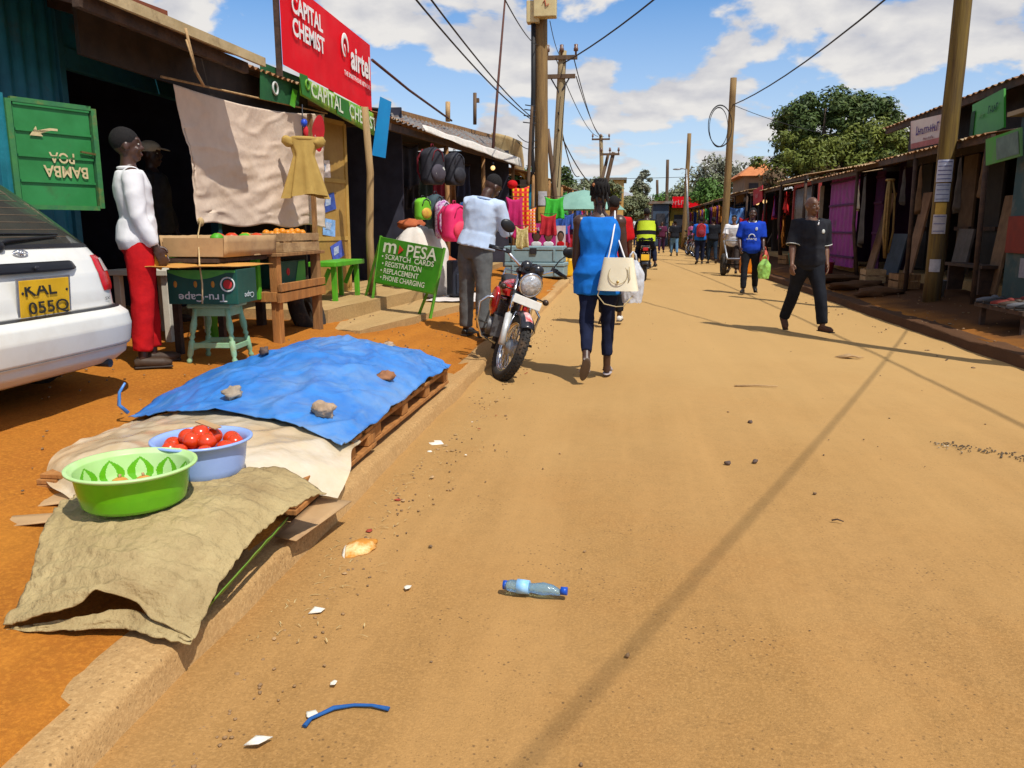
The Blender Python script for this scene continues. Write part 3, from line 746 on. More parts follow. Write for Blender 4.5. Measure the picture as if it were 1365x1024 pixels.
# the near sheets end further back, so the sun reaches the hatch
q2 = MB(); corr(q2, (-3.25, 7.15, 2.77), (-3.40, 5.0, 2.80), (-6.8, 7.15, 3.72), (-6.8, 5.0, 3.75), 22, .014, 3, .07, 4)
q3 = MB(); corr(q3, (-4.2, 5.0, 3.04), (-4.2, 1.0, 3.04), (-6.8, 5.0, 3.77), (-6.8, 1.0, 3.77), 30, .014, 3)
join(q2, q3).build('roof', iron_rust, t, world=True)
q = MB()
for y in (5.1, 6.0, 7.0): q.bar((-3.45, y, 2.74), (-6.6, y, 3.62), .05, .08)
q.bar((-3.48, 5.0, 2.73), (-3.36, 7.1, 2.70), .05, .09); q.bar((-4.42, 1.2, 3.02), (-4.42, 5.0, 3.02), .05, .09)
q.build('roof_rafter', wood_dark, t, world=True)
q = MB().bar((-3.39, 4.98, 2.79), (-3.23, 7.2, 2.765), .03, .075); q.build('eave_board', M('eave_board', (.52, .40, .22), (.34, .25, .12), scale=3, bump=.3, dirt=(.2, .13, .07), dscale=4, dmin=.55, dmax=.7), t, world=True)
q = MB().bar((-3.75, 4.9, 2.93), (-3.55, 6.15, 2.92), .07, .05); tag(q.build('roof_plank', M('red_plank', (.25, .07, .03), scale=6), base=True), 'short reddish plank lying loose on the kiosk roof edge', 'plank')
q = MB(); q.tube([(-3.3, 6.0, 2.78), (-3.29, 6.05, 2.6), (-3.31, 6.12, 2.5), (-3.3, 6.22, 2.4)], .012, 5); q.tube([(-3.3, 6.0, 2.7), (-3.27, 6.02, 2.55), (-3.28, 6.1, 2.45)], .008, 5)
tag(q.build('rope_end', wood_pale, base=True), 'frayed rope end dangling from the kiosk eave', 'rope')

# open hatch door, bottom hinged up side down lettering
dd = Vector((math.sin(R(24)), math.cos(R(24)), 0)); dn = Vector((0, 0, 1)); o = Vector((-3.90, 4.72, 1.42)); W_, H_ = .66, .70
o = Vector((-3.88, 4.80, 1.44)); W_, H_ = .56, .67
nrm = dd.cross(dn)
t = thing('hatch_door', 'green metal hatch door standing open with upside-down cream lettering and an arrow', 'hatch door', tuple(o))
hatch_green = M('hatch_green', (.03, .22, .06), (.02, .17, .04), scale=5, rough=.45, bump=.06, dirt=(.05, .09, .03), dscale=4, dmin=.6, dmax=.8)
def lp(x, z, n=0): return o + dd * x + dn * z + nrm * n
rot = Matrix((dd, dn, nrm)).transposed()
for i in range(4):
    z0 = .015 + i * (H_ - .03) / 4; q = MB()
    hh = (H_ - .03) / 4
    q.prism([(.03, z0), (W_ - .03, z0), (W_ - .03, z0 + hh - .012), (.03, z0 + hh - .012)], o - nrm * .012, dd, dn, .012)
    q.prism([(.03, z0 + hh - .016), (W_ - .03, z0 + hh - .016), (W_ - .03, z0 + hh), (.03, z0 + hh)], o - nrm * .004, dd, dn, .016)
    q.build('panel', hatch_green, t, world=True)
q = MB()
for a_, b_ in (((0, 0), (0, H_)), ((W_, 0), (W_, H_))): q.bar(lp(*a_), lp(*b_), .035, .035, up=nrm)
for z in (0, H_): q.bar(lp(.018, z), lp(W_ - .018, z), .03, .03)
q.build('frame', M('hatch_frame', (.05, .20, .05), (.03, .15, .06), scale=8, dirt=(.2, .16, .04), dscale=5, dmin=.55, dmax=.7), t, world=True)
MB().bar(lp(-.045, -.05, -.01), lp(-.045, H_ + .03, -.01), .04, .04).build('hinge_post', M('hinge_teal', (.02, .22, .28), rough=.5), t, world=True)
cream = M('cream_paint', (.62, .5, .28), (.5, .4, .2), scale=30, bump=0, rough=.6)
for q in (text_mb('BAMBA', .30, .075, lp(.33, .235), -dd, -dn, .012, bold=.02), text_mb('POA', .17, .07, lp(.31, .325), -dd, -dn, .012, bold=.02)): q.build('lettering', cream, t, world=True)
q = MB(); q.prism([(.115, .455), (.16, .515), (.165, .49), (.25, .512), (.30, .512), (.30, .497), (.255, .497), (.185, .472), (.20, .455)], o + nrm * .008, dd, dn, .004); q.build('arrow', cream, t, world=True)
MB().bar(lp(.44, .375, .02), lp(.54, .365, .02), .02, .012).build('latch', M('latch_brass', (.3, .22, .08), rough=.4, metal=.7, bump=0), t, world=True)

# things in the dim doorway
t = thing('shelf_unit', 'dark shelf of goods at the back of the dim doorway', 'shelf', (-6.1, 7.2, .3))
for z in (.9, 1.5, 2.1): MB().box((-6.15, 7.2, z), (.5, 2.0, .03)).build('shelf_board', wood_dark, t, world=True)
for y in (6.2, 8.2): MB().box((-6.15, y, 1.3), (.5, .03, 2.0)).build('side_panel', wood_dark, t, world=True)
for i, (y, z, c_, lab) in enumerate(((6.9, 1.52, (.4, .03, .05), 'red'), (7.3, 1.52, (.05, .1, .3), 'dark blue'), (7.7, .92, (.4, .05, .04), 'crimson'), (6.6, 2.12, (.3, .2, .05), 'brown'))):
    tag(MB().box((-6.0, y, z + .13), (.25, .26, .25)).build('goods_box', M('goods%d' % i, c_), base=True, bevel=.01), lab + ' box on the shelf in the dim doorway', 'box')
tag(MB().lathe([(0, 0), (.2, 0), (.24, .14), (.25, .15), (.23, .14), (.19, .01), (0, .01)], c=(-4.2, 7.0, .98)).build('green_bowl', lime_paint, base=True), 'green plastic tub at the doorway behind the standing man', 'tub')
t = thing('wash_table', 'low table with whitish worn legs in the doorway', 'table', (-4.1, 6.7, .3))
MB().box((-4.1, 6.75, .93), (.55, .8, .05)).build('table_top', off_white, t, world=True, bevel=.006)
for x in (-4.32, -3.88):
    for y in (6.42, 7.08): MB().box((x, y, .6), (.06, .06, .61)).build('leg', off_white, t, world=True, bevel=.006)

# --- vegetable seller's table below the curtain
t = thing('market_table', 'brown wooden vendor table with lower shelf and one bright green post', 'table', (-3.35, 7.2, .3))
for (x, y, mt, z1) in ((-3.02, 6.72, wood_orange, 1.06), (-3.02, 7.66, wood_raw, 1.06), (-3.62, 6.66, lime_paint, 1.06), (-3.62, 7.66, wood_dark, 1.06)):
    MB().box((x, y, .27 + (z1 - .27) / 2), (.075, .09, z1 - .27)).build('leg', mt, t, world=True, bevel=.006)
MB().box((-3.16, 6.63, .90), (.07, .055, .42)).build('green_post', lime_paint, t, world=True, bevel=.005)
q = MB().box((-2.968, 7.19, .70), (.028, 1.1, .085)); q.build('shelf_rail', wood_orange, t, world=True, bevel=.004)
MB().box((-2.962, 7.19, .79), (.03, 1.06, .07)).build('shelf_lip', wood_orange, t, world=True, bevel=.004)
MB().box((-3.32, 6.655, .71), (.66, .03, .085)).build('end_rail', wood_orange, t, world=True, bevel=.004)
for i in range(5): MB().box((-3.62 + i * .145, 7.19, .745), (.13, 1.0, .02)).build('shelf_board', wood_raw, t, world=True, bevel=.003)
MB().box((-3.32, 7.19, 1.075), (.74, 1.12, .03)).build('table_top', wood_raw, t, world=True, bevel=.004)

def slat_crate(loc, w_, l_, h_, label, mat, rz=0):
    t = thing('wooden_crate', label, 'crate', loc, rz)
    MB().box((0, 0, .008), (w_, l_, .012)).build('crate_floor', mat, t)
    for k in range(2):
        z = h_ * (.28 + .5 * k)
        for sx_ in (-1, 1): MB().box((sx_ * (w_ / 2 - .006), 0, z), (.011, l_, h_ * .4)).build('slat', mat, t, bevel=.002)
        for sy_ in (-1, 1): MB().box((0, sy_ * (l_ / 2 - .006), z), (w_ - .025, .011, h_ * .4)).build('slat', mat, t, bevel=.002)
    for sx_ in (-1, 1):
        for sy_ in (-1, 1): MB().box((sx_ * (w_ / 2 - .026), sy_ * (l_ / 2 - .026), h_ / 2 + .014), (.026, .026, h_ - .03)).build('corner_post', mat, t)
    return t
slat_crate((-3.18, 7.28, 1.092), .38, .86, .17, 'open slatted wooden crate of oranges at the roadside end of the vendor table', wood_pale)
orange = M('orange_fruit', (.75, .27, .01), (.66, .2, .01), scale=9, rough=.4, bump=.1, bscale=90)
for i in range(12):
    tag(MB().ell((-3.10 - .13 * (i % 2), 6.98 + .058 * i, 1.245 + .012 * (i % 3)), .036, n=12, m=8).build('orange', orange, base=True), 'round orange in the slatted crate under the curtain', 'orange', 'oranges in the slatted crate')
t = thing('cardboard_tray', 'long tan cardboard tray of vegetables under the left half of the curtain', 'tray', (-3.35, 6.25, 1.09))
for x, w_ in ((-3.0, .012), (-3.5, .012)):
    q = MB().grid(14, 3, lambda u, v, x=x: Vector((x + .015 * vnoise(u * 4, x) + .012 * v * (1 if x > -3.2 else -1), 5.78 + .93 * u, 1.085 + .165 * v - .012 * (v > .9) * abs(vnoise(u * 6, 2)))))
    q.build('tray_side', cardboard, t, world=True, solid=.006)
for y in (5.79, 6.70): MB().box((-3.25, y, 1.16), (.49, .008, .14)).build('tray_end', cardboard, t, world=True)
MB().box((-3.25, 6.25, 1.09), (.49, .9, .01)).build('tray_floor', cardboard, t, world=True)
t = thing('side_bench', 'narrow dark trestle holding up the cardboard tray', 'trestle', (-3.3, 6.2, .3))
MB().box((-3.3, 6.2, 1.06), (.5, .88, .03)).build('trestle_top', wood_dark, t, world=True)
for y in (5.85, 6.55):
    MB().box((-3.46, y, .68), (.05, .05, .73)).build('leg', wood_dark, t, world=True)
for i in range(7):
    m_, nm, lab = ((lime_paint, 'green_pepper', 'green pepper'), (tom, 'tray_tomato', 'red tomato'), (orange, 'mango', 'yellow orange mango'))[(0, 1, 1, 2, 0, 2, 1)[i]]
    tag(MB().ell((-3.12 - .05 * (i % 2), 5.92 + .115 * i, 1.225), (.05, .055, .042), (0, 0, i), 12, 8, .2, i).build(nm, m_, base=True), lab + ' lying in the cardboard tray', 'vegetable', lab + 's in the cardboard tray')

# green fruit box upside down on the mint stool, cardboard lid on top
t = thing('fruit_carton', 'dark green fruit carton standing upside down on the mint stool', 'carton', (-3.02, 5.62, .76), R(4))
ctn = M('carton_green', (.012, .085, .06), (.008, .06, .045), scale=5, rough=.45, bump=.06, dirt=(.05, .1, .07), dscale=3, dmin=.6, dmax=.75)
ctn_l = M('carton_lime', (.10, .40, .06), (.06, .3, .05), scale=5, rough=.45)
cw, cl, ch = .52, .36, .25
MB().box((0, 0, ch / 2), (cw, cl, ch)).build('box_body', ctn, t, bevel=.004)
q = MB(); n = 14; fy = -cl / 2 - .003                        # paler band sagging along the upper edge
q.add([(-cw / 2 + .01 + (cw - .02) * i / n, fy, ch - .004) for i in range(n + 1)] + [(-cw / 2 + .01 + (cw - .02) * i / n, fy, ch - .02 - .05 * math.sin(PI * min(1, i / n * 1.15))) for i in range(n + 1)], [(i, i + 1, n + 2 + i, n + 1 + i) for i in range(n)])
q.build('green_band', ctn_l, t)
white_ink = M('white_ink', (.62, .64, .6), bump=0, rough=.5)
text_mb('Tru-Cape', .36, .075, (.0, -cl / 2, .055), (-1, 0, 0), (0, 0, -1), .005).build('lettering', white_ink, t)
text_mb('Cape', .18, .055, (cw / 2, .02, .06), (0, -1, 0), (0, 0, -1), .005).build('side_lettering', white_ink, t)
for nm_, c_ in (('apple_emblem', (.19, fy, .145)),): MB().ell(c_, (.034, .004, .034), n=16, m=10).build(nm_, M('apple_red', (.55, .03, .03), bump=0), t)
MB().ring((.19, fy - .002, .145), .05, .006, Matrix.Rotation(PI / 2, 3, 'X'), 24, 6).build('emblem_ring', white_ink, t)
for x in (-.2, -.05, .08): MB().ell((x, fy, .145), (.014, .003, .024), n=10, m=8).build('pear_print', M('pear_print', (.5, .22, .03), bump=0), t)
q = MB().grid(12, 10, lambda u, v: Vector((-.36 + .62 * u, -.42 + .98 * v, .265 + .035 * u * (.4 - v) + .02 * abs(v - .3) + .012 * vnoise(u * 3, v * 3))))
q.v = [Matrix.Translation((-3.02, 5.62, .76)) @ (Matrix.Rotation(R(4), 4, 'Z') @ p) for p in q.v]
tag(q.build('cardboard_sheet', cardboard_orange, solid=.007, base=True), 'flat orange cardboard sheet lying over the green fruit carton', 'cardboard')
t = thing('fruit_carton', 'second dark green fruit carton on the lower shelf of the vendor table', 'carton', (-3.25, 7.25, .757), R(-3))
MB().box((0, 0, .125), (.34, .55, .25)).build('box_body', ctn, t, bevel=.004)
MB().ell((.172, -.10, .15), (.004, .035, .035), n=16, m=10).build('apple_emblem', M('apple_red', (.5, .03, .03)), t)
q = MB(); q.add([(.174, .02, .01), (.174, .26, .01), (.174, .26, .24), (.174, .12, .24)], [(0, 1, 2, 3)]); q.build('green_band', ctn_l, t)
q = MB(); q.ell((-3.02, 6.85, .785), (.05, .12, .035), n=12, m=8, nz=.3, seed=3); tag(q.build('folded_bag', white_paint, base=True), 'crumpled white bag on the lower shelf beside the green post', 'bag')

# mint stool with turned legs
t = thing('turned_leg_stool', 'pale mint wooden stool with turned legs under the green carton', 'stool', (-3.05, 5.72, .30), R(6))
mint = M('mint_paint', (.30, .50, .30), (.22, .38, .20), scale=9, rough=.5, bump=.15, dirt=(.3, .22, .08), dscale=5, dmin=.55, dmax=.75)
MB().box((0, 0, .435), (.34, .34, .035)).build('seat', mint, t, bevel=.014)
for sx_ in (-1, 1):
    MB().box((sx_ * .125, 0, .385), (.022, .24, .06)).build('apron', mint, t, bevel=.003)
    MB().box((0, sx_ * .125, .387), (.226, .022, .058)).build('apron', mint, t, bevel=.003)
    MB().bar((sx_ * .155, -.155, .12), (sx_ * .155, .155, .12), .022, .04).build('stretcher', mint, t, bevel=.004)
    MB().bar((-.155, sx_ * .155, .14), (.155, sx_ * .155, .14), .022, .04).build('stretcher', mint, t, bevel=.004)
    for sy_ in (-1, 1):
        q = MB().lathe([(.0, 0), (.016, .0), (.022, .03), (.013, .05), (.022, .07), (.022, .17), (.012, .18), (.022, .20), (.014, .22), (.023, .25), (.026, .29), (.019, .34), (.02, .38), (.022, .42), (0, .42)], n=14)
        sh = Vector((-sx_ * .10, -sy_ * .10, 0))
        q.v = [p + Vector((sx_ * .175, sy_ * .175, 0)) + sh * (p.z / .42) * .55 for p in q.v]
        q.build('leg', mint, t)

# curtain
ctx = M('curtain_cotton', (.74, .59, .46), (.64, .50, .39), scale=3, rough=.9, bump=.3, bscale=18, spec=.1, dirt=(.54, .40, .29), dscale=1.5, dmin=.5, dmax=.75)
CX = -3.70
c00, c10, c01, c11 = ax(262, 299, CX), ax(432, 302, CX), ax(229, 112, CX), ax(432, 152, CX)
def curt(u, v):
    p = c00.lerp(c10, u).lerp(c01.lerp(c11, u), v)
    sag = -.07 * math.sin(PI * u) * v * v
    edge = .05 * math.sin(PI * v) * (u < .02)
    w_ = .014 * math.sin(u * 21 + 3 * v + 2 * vnoise(u * 3, v * 2)) * (1 - .55 * v) + .016 * vnoise(u * 6 + v * 3, v * 3, 1) + .014 * vnoise(u * 9 - v * 12, v * 12, 5) * (1 - v) + .010 * (1 - min(1, abs(vnoise(u * 5 + v * 4, v * 4 - u * 3, 8)) * 5))
    dz = .018 * math.sin(u * 17) * (1 - v) * (v < .1)
    return p + Vector((w_, edge, sag + dz))
t = thing('curtain', 'stained cream cotton curtain hung under the shop eave above the vegetables', 'curtain', tuple(c00))
MB().grid(90, 70, curt).build('cloth', ctx, t, world=True, solid=.003)
MB().tube([c01 + Vector((0, -.15, .03)), c11 + Vector((0, .1, .02))], .01, 6).build('hanging_cord', wood_pale, t, world=True)
q = MB(); a = curt(0, 0); b_ = ay(266, 352, 5.30); c_ = ay(270, 405, 5.28); q.tube([a + Vector((.02, .02, .03)), a.lerp(b_, .3), b_, (b_ + c_) / 2 + Vector((.01, 0, 0)), c_], .006, 5); q.ell(a + Vector((.02, .02, .02)), (.03, .03, .04), n=8, m=6)
q.build('tie_string', M('tie_string', (.6, .42, .2), bump=0), t, world=True)
# curtain pole at its right end, dress on a hanger, red tag
t = thing('timber_prop', 'thin square timber prop at the roadside edge of the curtain', 'prop', (-3.55, 9.05, .3))
MB().box((-3.62, 9.22, 1.45), (.05, .05, 2.3)).build('prop', wood_raw, t, world=True, bevel=.004)
dress_m = cloth('dress_khaki', (.46, .31, .09), (.38, .25, .07), scale=5)
base = ax(402, 262, -3.45); d0 = Vector((base.x + .05, base.y, base.z))
t = thing('child_dress', 'small khaki gathered dress on a hanger in front of the curtain', 'dress', tuple(d0))
DR = Matrix.Rotation(R(-62), 3, 'Z')
def dress(u, v):
    a = 2 * PI * u
    hem = .225; wst = .105; ys = hem + (wst - hem) * min(1, v / .72) if v < .72 else wst + (v - .72) / .28 * .055
    xs_ = .085 * (1 - .35 * v)
    pl = 1 + .20 * math.sin(a * 7 + 1.5 * v + 1.2 * math.sin(a)) * (1 - v) ** .8
    p_ = Vector((xs_ * math.cos(a) * pl, ys * math.sin(a) * pl, .60 * v + .025 * math.sin(a * 2 + 1) * (1 - v))); return d0 + DR @ p_
MB().grid(72, 24, dress).build('skirt', dress_m, t, world=True)
for s_ in (-1, 1): MB().ell(d0 + DR @ Vector((0, s_ * .16, .565)), (.06, .075, .055), DR @ Matrix.Rotation(s_ * .5, 3, 'X'), 14, 10, .3, s_).build('puff_sleeve', dress_m, t, world=True)
q = MB().ring(d0 + Vector((0, 0, .60)), .085, .022, DR @ Matrix.Diagonal((.6, 1.3, 1)), 24, 8); q.build('ruffle_collar', dress_m, t, world=True)
q = MB(); q.tube([d0 + Vector((0, 0, .58)), d0 + Vector((0, 0, .80)), d0 + Vector((0, .02, .95))], .006, 6); q.build('hanger', metal_dark, t, world=True)
tag(MB().ell(d0 + Vector((.02, 0, .76)), (.035, .04, .04), n=12, m=8, nz=.2).build('blue_clip', M('clip_blue', (.02, .08, .6), bump=0, rough=.4), base=True), 'bright blue clip above the hanging dress', 'clip')
tag(MB().ell(d0 + Vector((.03, .01, .67)), (.03, .025, .06), n=10, m=8, nz=.2).build('red_ribbon', M('ribbon_red', (.6, .02, .03), bump=0), base=True), 'red ribbon bow at the neck of the hanging dress', 'ribbon')
# red sole-shaped board
c_ = ax(424, 178, -3.5); q = MB()
pts = [(.075 * math.sin(a) * (1.0 if math.cos(a) > 0 else .85), .2 * math.cos(a) + .02 * math.sin(2 * a)) for a in [2 * PI * k / 22 for k in range(22)]]
t = thing('red_sign_board', 'small red oblong board with white print hanging beside the dress', 'sign', tuple(c_ - Vector((0, 0, .2))))
ux_ = Vector((-.6, .8, -.05)).normalized(); ux_ = Vector((.78, .62, 0)).normalized()
q.prism(pts, c_, ux_, Vector((.1, -.1, 1)).normalized(), .012); q.build('board', M('board_red', (.55, .02, .03), rough=.4, bump=0), t, world=True)
marks(5, .09, .10, c_ + Vector((0, 0, -.07)), ux_, (0, 0, 1), .018, 3).build('lettering', white_ink, t, world=True)

# dark upper back board behind the curtain, green banner piece
t = thing('vendor_shed', 'dark timber vendor shed behind the curtain and dress', 'shed', (-4.6, 7.6, .3))
MB().box((-4.9, 9.6, 1.6), (.06, 2.4, 2.7)).build('back_wall', dark_wood_wall, t, world=True)
MB().box((-3.84, 7.6, 2.68), (.03, 4.2, .34)).build('header_board', dark_wood_wall, t, world=True)
q = MB(); corr(q, (-3.50, 11.2, 2.90), (-3.68, 7.17, 2.86), (-6.8, 11.2, 3.7), (-6.8, 7.17, 3.74), 36, .016, 3, .05, 2); q.build('roof', iron_rust, t, world=True)
q = MB(); p1, p2 = ax(345, 82, -3.42), ax(398, 138, -3.42)
t = thing('green_banner', 'dark green printed banner strip tucked under the eave above the curtain', 'banner', tuple(p2))
a_, b_ = ax(347, 95, -3.5), ax(400, 112, -3.5)
q.add([ax(347, 82, -3.66), ax(402, 104, -3.66), ax(398, 142, -3.66), ax(347, 132, -3.66)], [(0, 1, 2, 3)]); q.build('banner_cloth', M('banner_green', (.015, .11, .03), (.01, .08, .025), scale=5), t, world=True, solid=.004)
q = MB().add([ax(390, 118, -3.64), ax(397, 121, -3.64), ax(393, 144, -3.64), ax(386, 140, -3.64)], [(0, 1, 2, 3)]); q.build('lime_edge', lime_paint, t, world=True)
c_ = ax(367, 118, -3.645); q = MB().ring(c_, .06, .012, Matrix.Rotation(PI / 2, 3, 'Y'), 20, 6); q.build('ring_emblem', white_ink, t, world=True)

# ochre door panel with small posters
t = thing('chemist_shop', 'chemist shop with ochre door leaf and dark open front', 'shop', (-4.2, 10.5, .3))
p0, p1_ = ax(433, 372, -3.92), ax(460, 385, -3.80)
dl = MB(); A_ = Vector((-3.98, 10.05, .45)); B_ = Vector((-3.80, 10.95, .45)); dv = (B_ - A_); dz_ = Vector((0, 0, 2.25)); nn = dv.cross(dz_).normalized()
q = MB().prism([(0, 0), (1, 0), (1, 1), (0, 1)], A_, dv, dz_, -.03); dleaf = q.build('door', ochre_panel, t, world=True)
q = MB()
for z in (0, .32, .66, 1): q.prism([(.04, z - .012), (.96, z - .012), (.96, z + .012), (.04, z + .012)], A_, dv, dz_, .012)
for x in (0, .93): q.prism([(x, 0), (x + .07, 0), (x + .07, 1), (x, 1)], A_, dv, dz_, .014)
o_ = q.build('door_frame', M('ochre_frame', (.5, .31, .08), (.4, .24, .06), scale=5), None); o_.parent = t; o_.matrix_parent_inverse = Matrix.Translation(t.location).inverted()
for k, (x, z, c1, lab) in enumerate(((.45, .53, (.03, .06, .25), 'dark blue poster pasted highest on the ochre door'), (.42, .385, (.16, .3, .55), 'pale blue poster pasted mid way on the ochre door'), (.62, .245, (.05, .08, .35), 'blue poster pasted lowest on the ochre door'), (.35, .72, (.6, .5, .45), 'cream paper pasted near the top of the ochre door'))):
    tp = thing('poster', lab, 'poster', tuple(A_ + dv * x + dz_ * z))
    tilt = (.2, -.1, .3, .05)[k]
    ux_ = (dv.normalized() * math.cos(tilt) + Vector((0, 0, 1)) * math.sin(tilt)); uy_ = (Vector((0, 0, 1)) * math.cos(tilt) - dv.normalized() * math.sin(tilt))
    MB().prism([(-.15, -.11), (.15, -.11), (.15, .11), (-.15, .11)], A_ + dv * x + dz_ * z + nn * .008, ux_, uy_, .004).build('sheet', M('poster%d' % k, c1, tuple(min(1, v * 1.7) for v in c1), scale=16, bump=0), tp, world=True)
    q = MB().prism([(-.11, -.03), (.02, -.03), (.05, .06), (-.08, .07)], A_ + dv * x + dz_ * z + nn * .014, ux_, uy_, .002); q.build('print', M('poster_print', (.55, .6, .7), (.2, .3, .5), scale=30, bump=0), tp, world=True)
MB().box((-6.0, 12.5, 1.6), (.06, 5.8, 2.7)).build('back_wall', dark_in, t, world=True)
MB().box((-4.95, 9.75, 1.6), (2.0, .05, 2.7)).build('side_wall', dark_wood_wall, t, world=True)
MB().box((-4.5, 11.15, 2.74), (2.3, .06, .1)).build('lintel', wood_dark, t, world=True)
q = MB(); corr(q, (-3.30, 15.6, 2.97), (-3.32, 11.15, 2.86), (-6.4, 15.6, 3.5), (-6.4, 11.15, 3.5), 36, .016, 3, .06, 5); q.build('roof', iron_rust, t, world=True)
q = MB(); q.tube([(-3.24, 10.16, .3), (-3.25, 10.15, 1.2), (-3.22, 10.17, 2.0), (-3.26, 10.16, 2.8)], [.055, .05, .046, .044], 12); q.build('post', M('post_pale', (.42, .29, .14), (.3, .19, .08), scale=6, stretch=(3, 3, .3), bump=.5, dirt=(.13, .08, .04), dscale=3), t, world=True)

def fascia(name, label, cat, corners, mat):
    pass
# red roof sign
sgx = -3.58
s00, s10, s11, s01 = ax(377, 86, sgx), ax(496, 150, sgx), ax(497, 66, sgx), None
h_ = .90; L_ = s10.y - s00.y
zb0, zb1 = s00.z, s10.z
t = thing('shop_sign', 'large red roof sign with white lettering for the chemist', 'sign', (sgx, s00.y, zb0))
red_sign = M('sign_red', (.78, .003, .012), (.66, .003, .010), scale=2, rough=.6, bump=.03, bscale=4, spec=.12, dirt=(.70, .03, .035), dscale=1.3, dmin=.5, dmax=.75)
uy_ = Vector((0, 0, 1)); ux_ = Vector((0, L_, zb1 - zb0)).normalized()
# seen from the road the text runs away along +y
O = Vector((sgx, s00.y, zb0))
q = MB().grid(24, 8, lambda u, v: O + ux_ * (L_ * u) + uy_ * (h_ * v) + Vector((.005 * math.sin(u * 31) * math.sin(PI * v) + .003 * vnoise(u * 9, v * 3), 0, 0)))
q.build('sign_face', red_sign, t, world=True)
N_ = Vector((1, 0, 0))
for k_ in (0, .5, 1): MB().bar(O + ux_ * L_ * k_ + Vector((-.04, 0, -.12)), O + ux_ * L_ * k_ + Vector((-.04, 0, h_ - .01)), .05).build('frame_post', wood_dark, t, world=True)
wt = M('sign_white', (.85, .84, .82), (.8, .78, .76), bump=0, rough=.5)
def on(u, v): return O + ux_ * (L_ * u) + uy_ * (h_ * v)
for q in (text_mb('CAPITAL', .90, .19, on(.235, .76), ux_, uy_, .022, bold=.03), text_mb('CHEMIST', .94, .19, on(.24, .50), ux_, uy_, .022, bold=.03), text_mb('airtel', .80, .31, on(.835, .62), ux_, uy_, .022, bold=.03), text_mb('THE SMARTPHONE NETWORK', 1.08, .06, on(.79, .34), ux_, uy_, .022, bold=.02)): q.build('lettering', wt, t, world=True)
q = MB(); cpt = on(.635, .68); pts = []                    # swirl emblem
for k in range(26):
    a = R(-60 + 330 * k / 25); rr = .115 + .012 * math.sin(a); pts.append(cpt + ux_ * (rr * .95 * math.cos(a)) + uy_ * (rr * 1.1 * math.sin(a)) + N_ * .018)
pts += [cpt + ux_ * .0 + uy_ * -.02 + N_ * .018, cpt + ux_ * -.03 + uy_ * .03 + N_ * .018]
q.tube(pts[3:], [.012 + .022 * math.sin(PI * min(1, i / (len(pts) - 4) * 1.1)) for i in range(len(pts) - 3)], 8)
q.v = [Vector((sgx + .024 + (p.x - sgx - .018) * .12, p.y, p.z)) for p in q.v]; q.build('swirl_emblem', wt, t, world=True)

# green fascia board
f0, f1 = ax(400, 101, -3.54), ax(499, 152, -3.46); fb0, fb1 = ax(401, 127, -3.54), ax(499, 181, -3.46)
t = thing('fascia_sign', 'green and yellow fascia board with white chemist lettering along the eave', 'sign', tuple(fb0))
fas_g = M('fascia_green', (.09, .27, .02), (.18, .38, .02), scale=3, rough=.5, bump=.1, dirt=(.45, .44, .08), dscale=1.2, dmin=.5, dmax=.62)
q = MB().grid(20, 4, lambda u, v: fb0.lerp(fb1, u).lerp(f0.lerp(f1, u), v) + Vector((.012 * vnoise(u * 5, v * 2), 0, 0))); q.build('board', fas_g, t, world=True, solid=.012)
ux_ = (fb1 - fb0).normalized(); Lf = (fb1 - fb0).length
for a, b in ((.42, .62), (.0, .1)):
    q = MB().add([fb0 + ux_ * (Lf * a) + N_ * .016 + Vector((0, 0, .01)), fb0 + ux_ * (Lf * b) + N_ * .016 + Vector((0, 0, .01)), fb0 + ux_ * (Lf * (b - .03)) + N_ * .016 + Vector((0, 0, .24)), fb0 + ux_ * (Lf * (a - .02)) + N_ * .016 + Vector((0, 0, .22))], [(0, 1, 2, 3)])
    q.build('dark_band', M('fascia_dark', (.02, .14, .015), (.03, .18, .02), scale=4), t, world=True)
for q in (text_mb('CAPITAL', .95, .17, fb0 + ux_ * Lf * .30 + Vector((0, 0, .13)), ux_, (0, 0, 1), .022), text_mb('CHEMIST', 1.0, .17, fb0 + ux_ * Lf * .80 + Vector((0, 0, .14)), ux_, (0, 0, 1), .022)): q.build('lettering', M('fascia_letter', (.74, .80, .62), bump=0), t, world=True)
q = MB().ring(fb0 + ux_ * Lf * .06 + Vector((.02, 0, .14)), .05, .012, Matrix.Rotation(PI / 2, 3, 'Y'), 20, 6); q.build('ring_emblem', fas_g, t, world=True)

# blue hanging sign
b00, b10, b11, b01 = ay(496, 207, 10.7), ay(514, 211, 10.72), ay(522, 136, 10.72), ay(507, 129, 10.7)
t = thing('hanging_sign', 'narrow sky blue sign hanging edge-on to the road at the chemist corner', 'sign', tuple(b00))
MB().add([b00, b10, b11, b01], [(0, 1, 2, 3)]).build('board', M('sign_sky', (.01, .27, .62), (.012, .22, .55), scale=3, rough=.35, bump=0), t, world=True, solid=.02)
ux_ = (b10 - b00).normalized(); uy_ = (b01 - b00).normalized(); mid = (b00 + b10 + b11 + b01) / 4
marks(4, .09, .03, mid + uy_ * -.15 + Vector((0, -.004, 0)), ux_, uy_, .004, 4).build('lettering', white_ink, t, world=True)
q = MB().prism([(-.07, .06), (.07, .06), (.07, .2), (-.07, .2)], mid + Vector((0, -.006, 0)), ux_, uy_, -.002); q.build('print', M('skyprint', (.05, .2, .4), (.3, .35, .3), scale=25, bump=0), t, world=True)

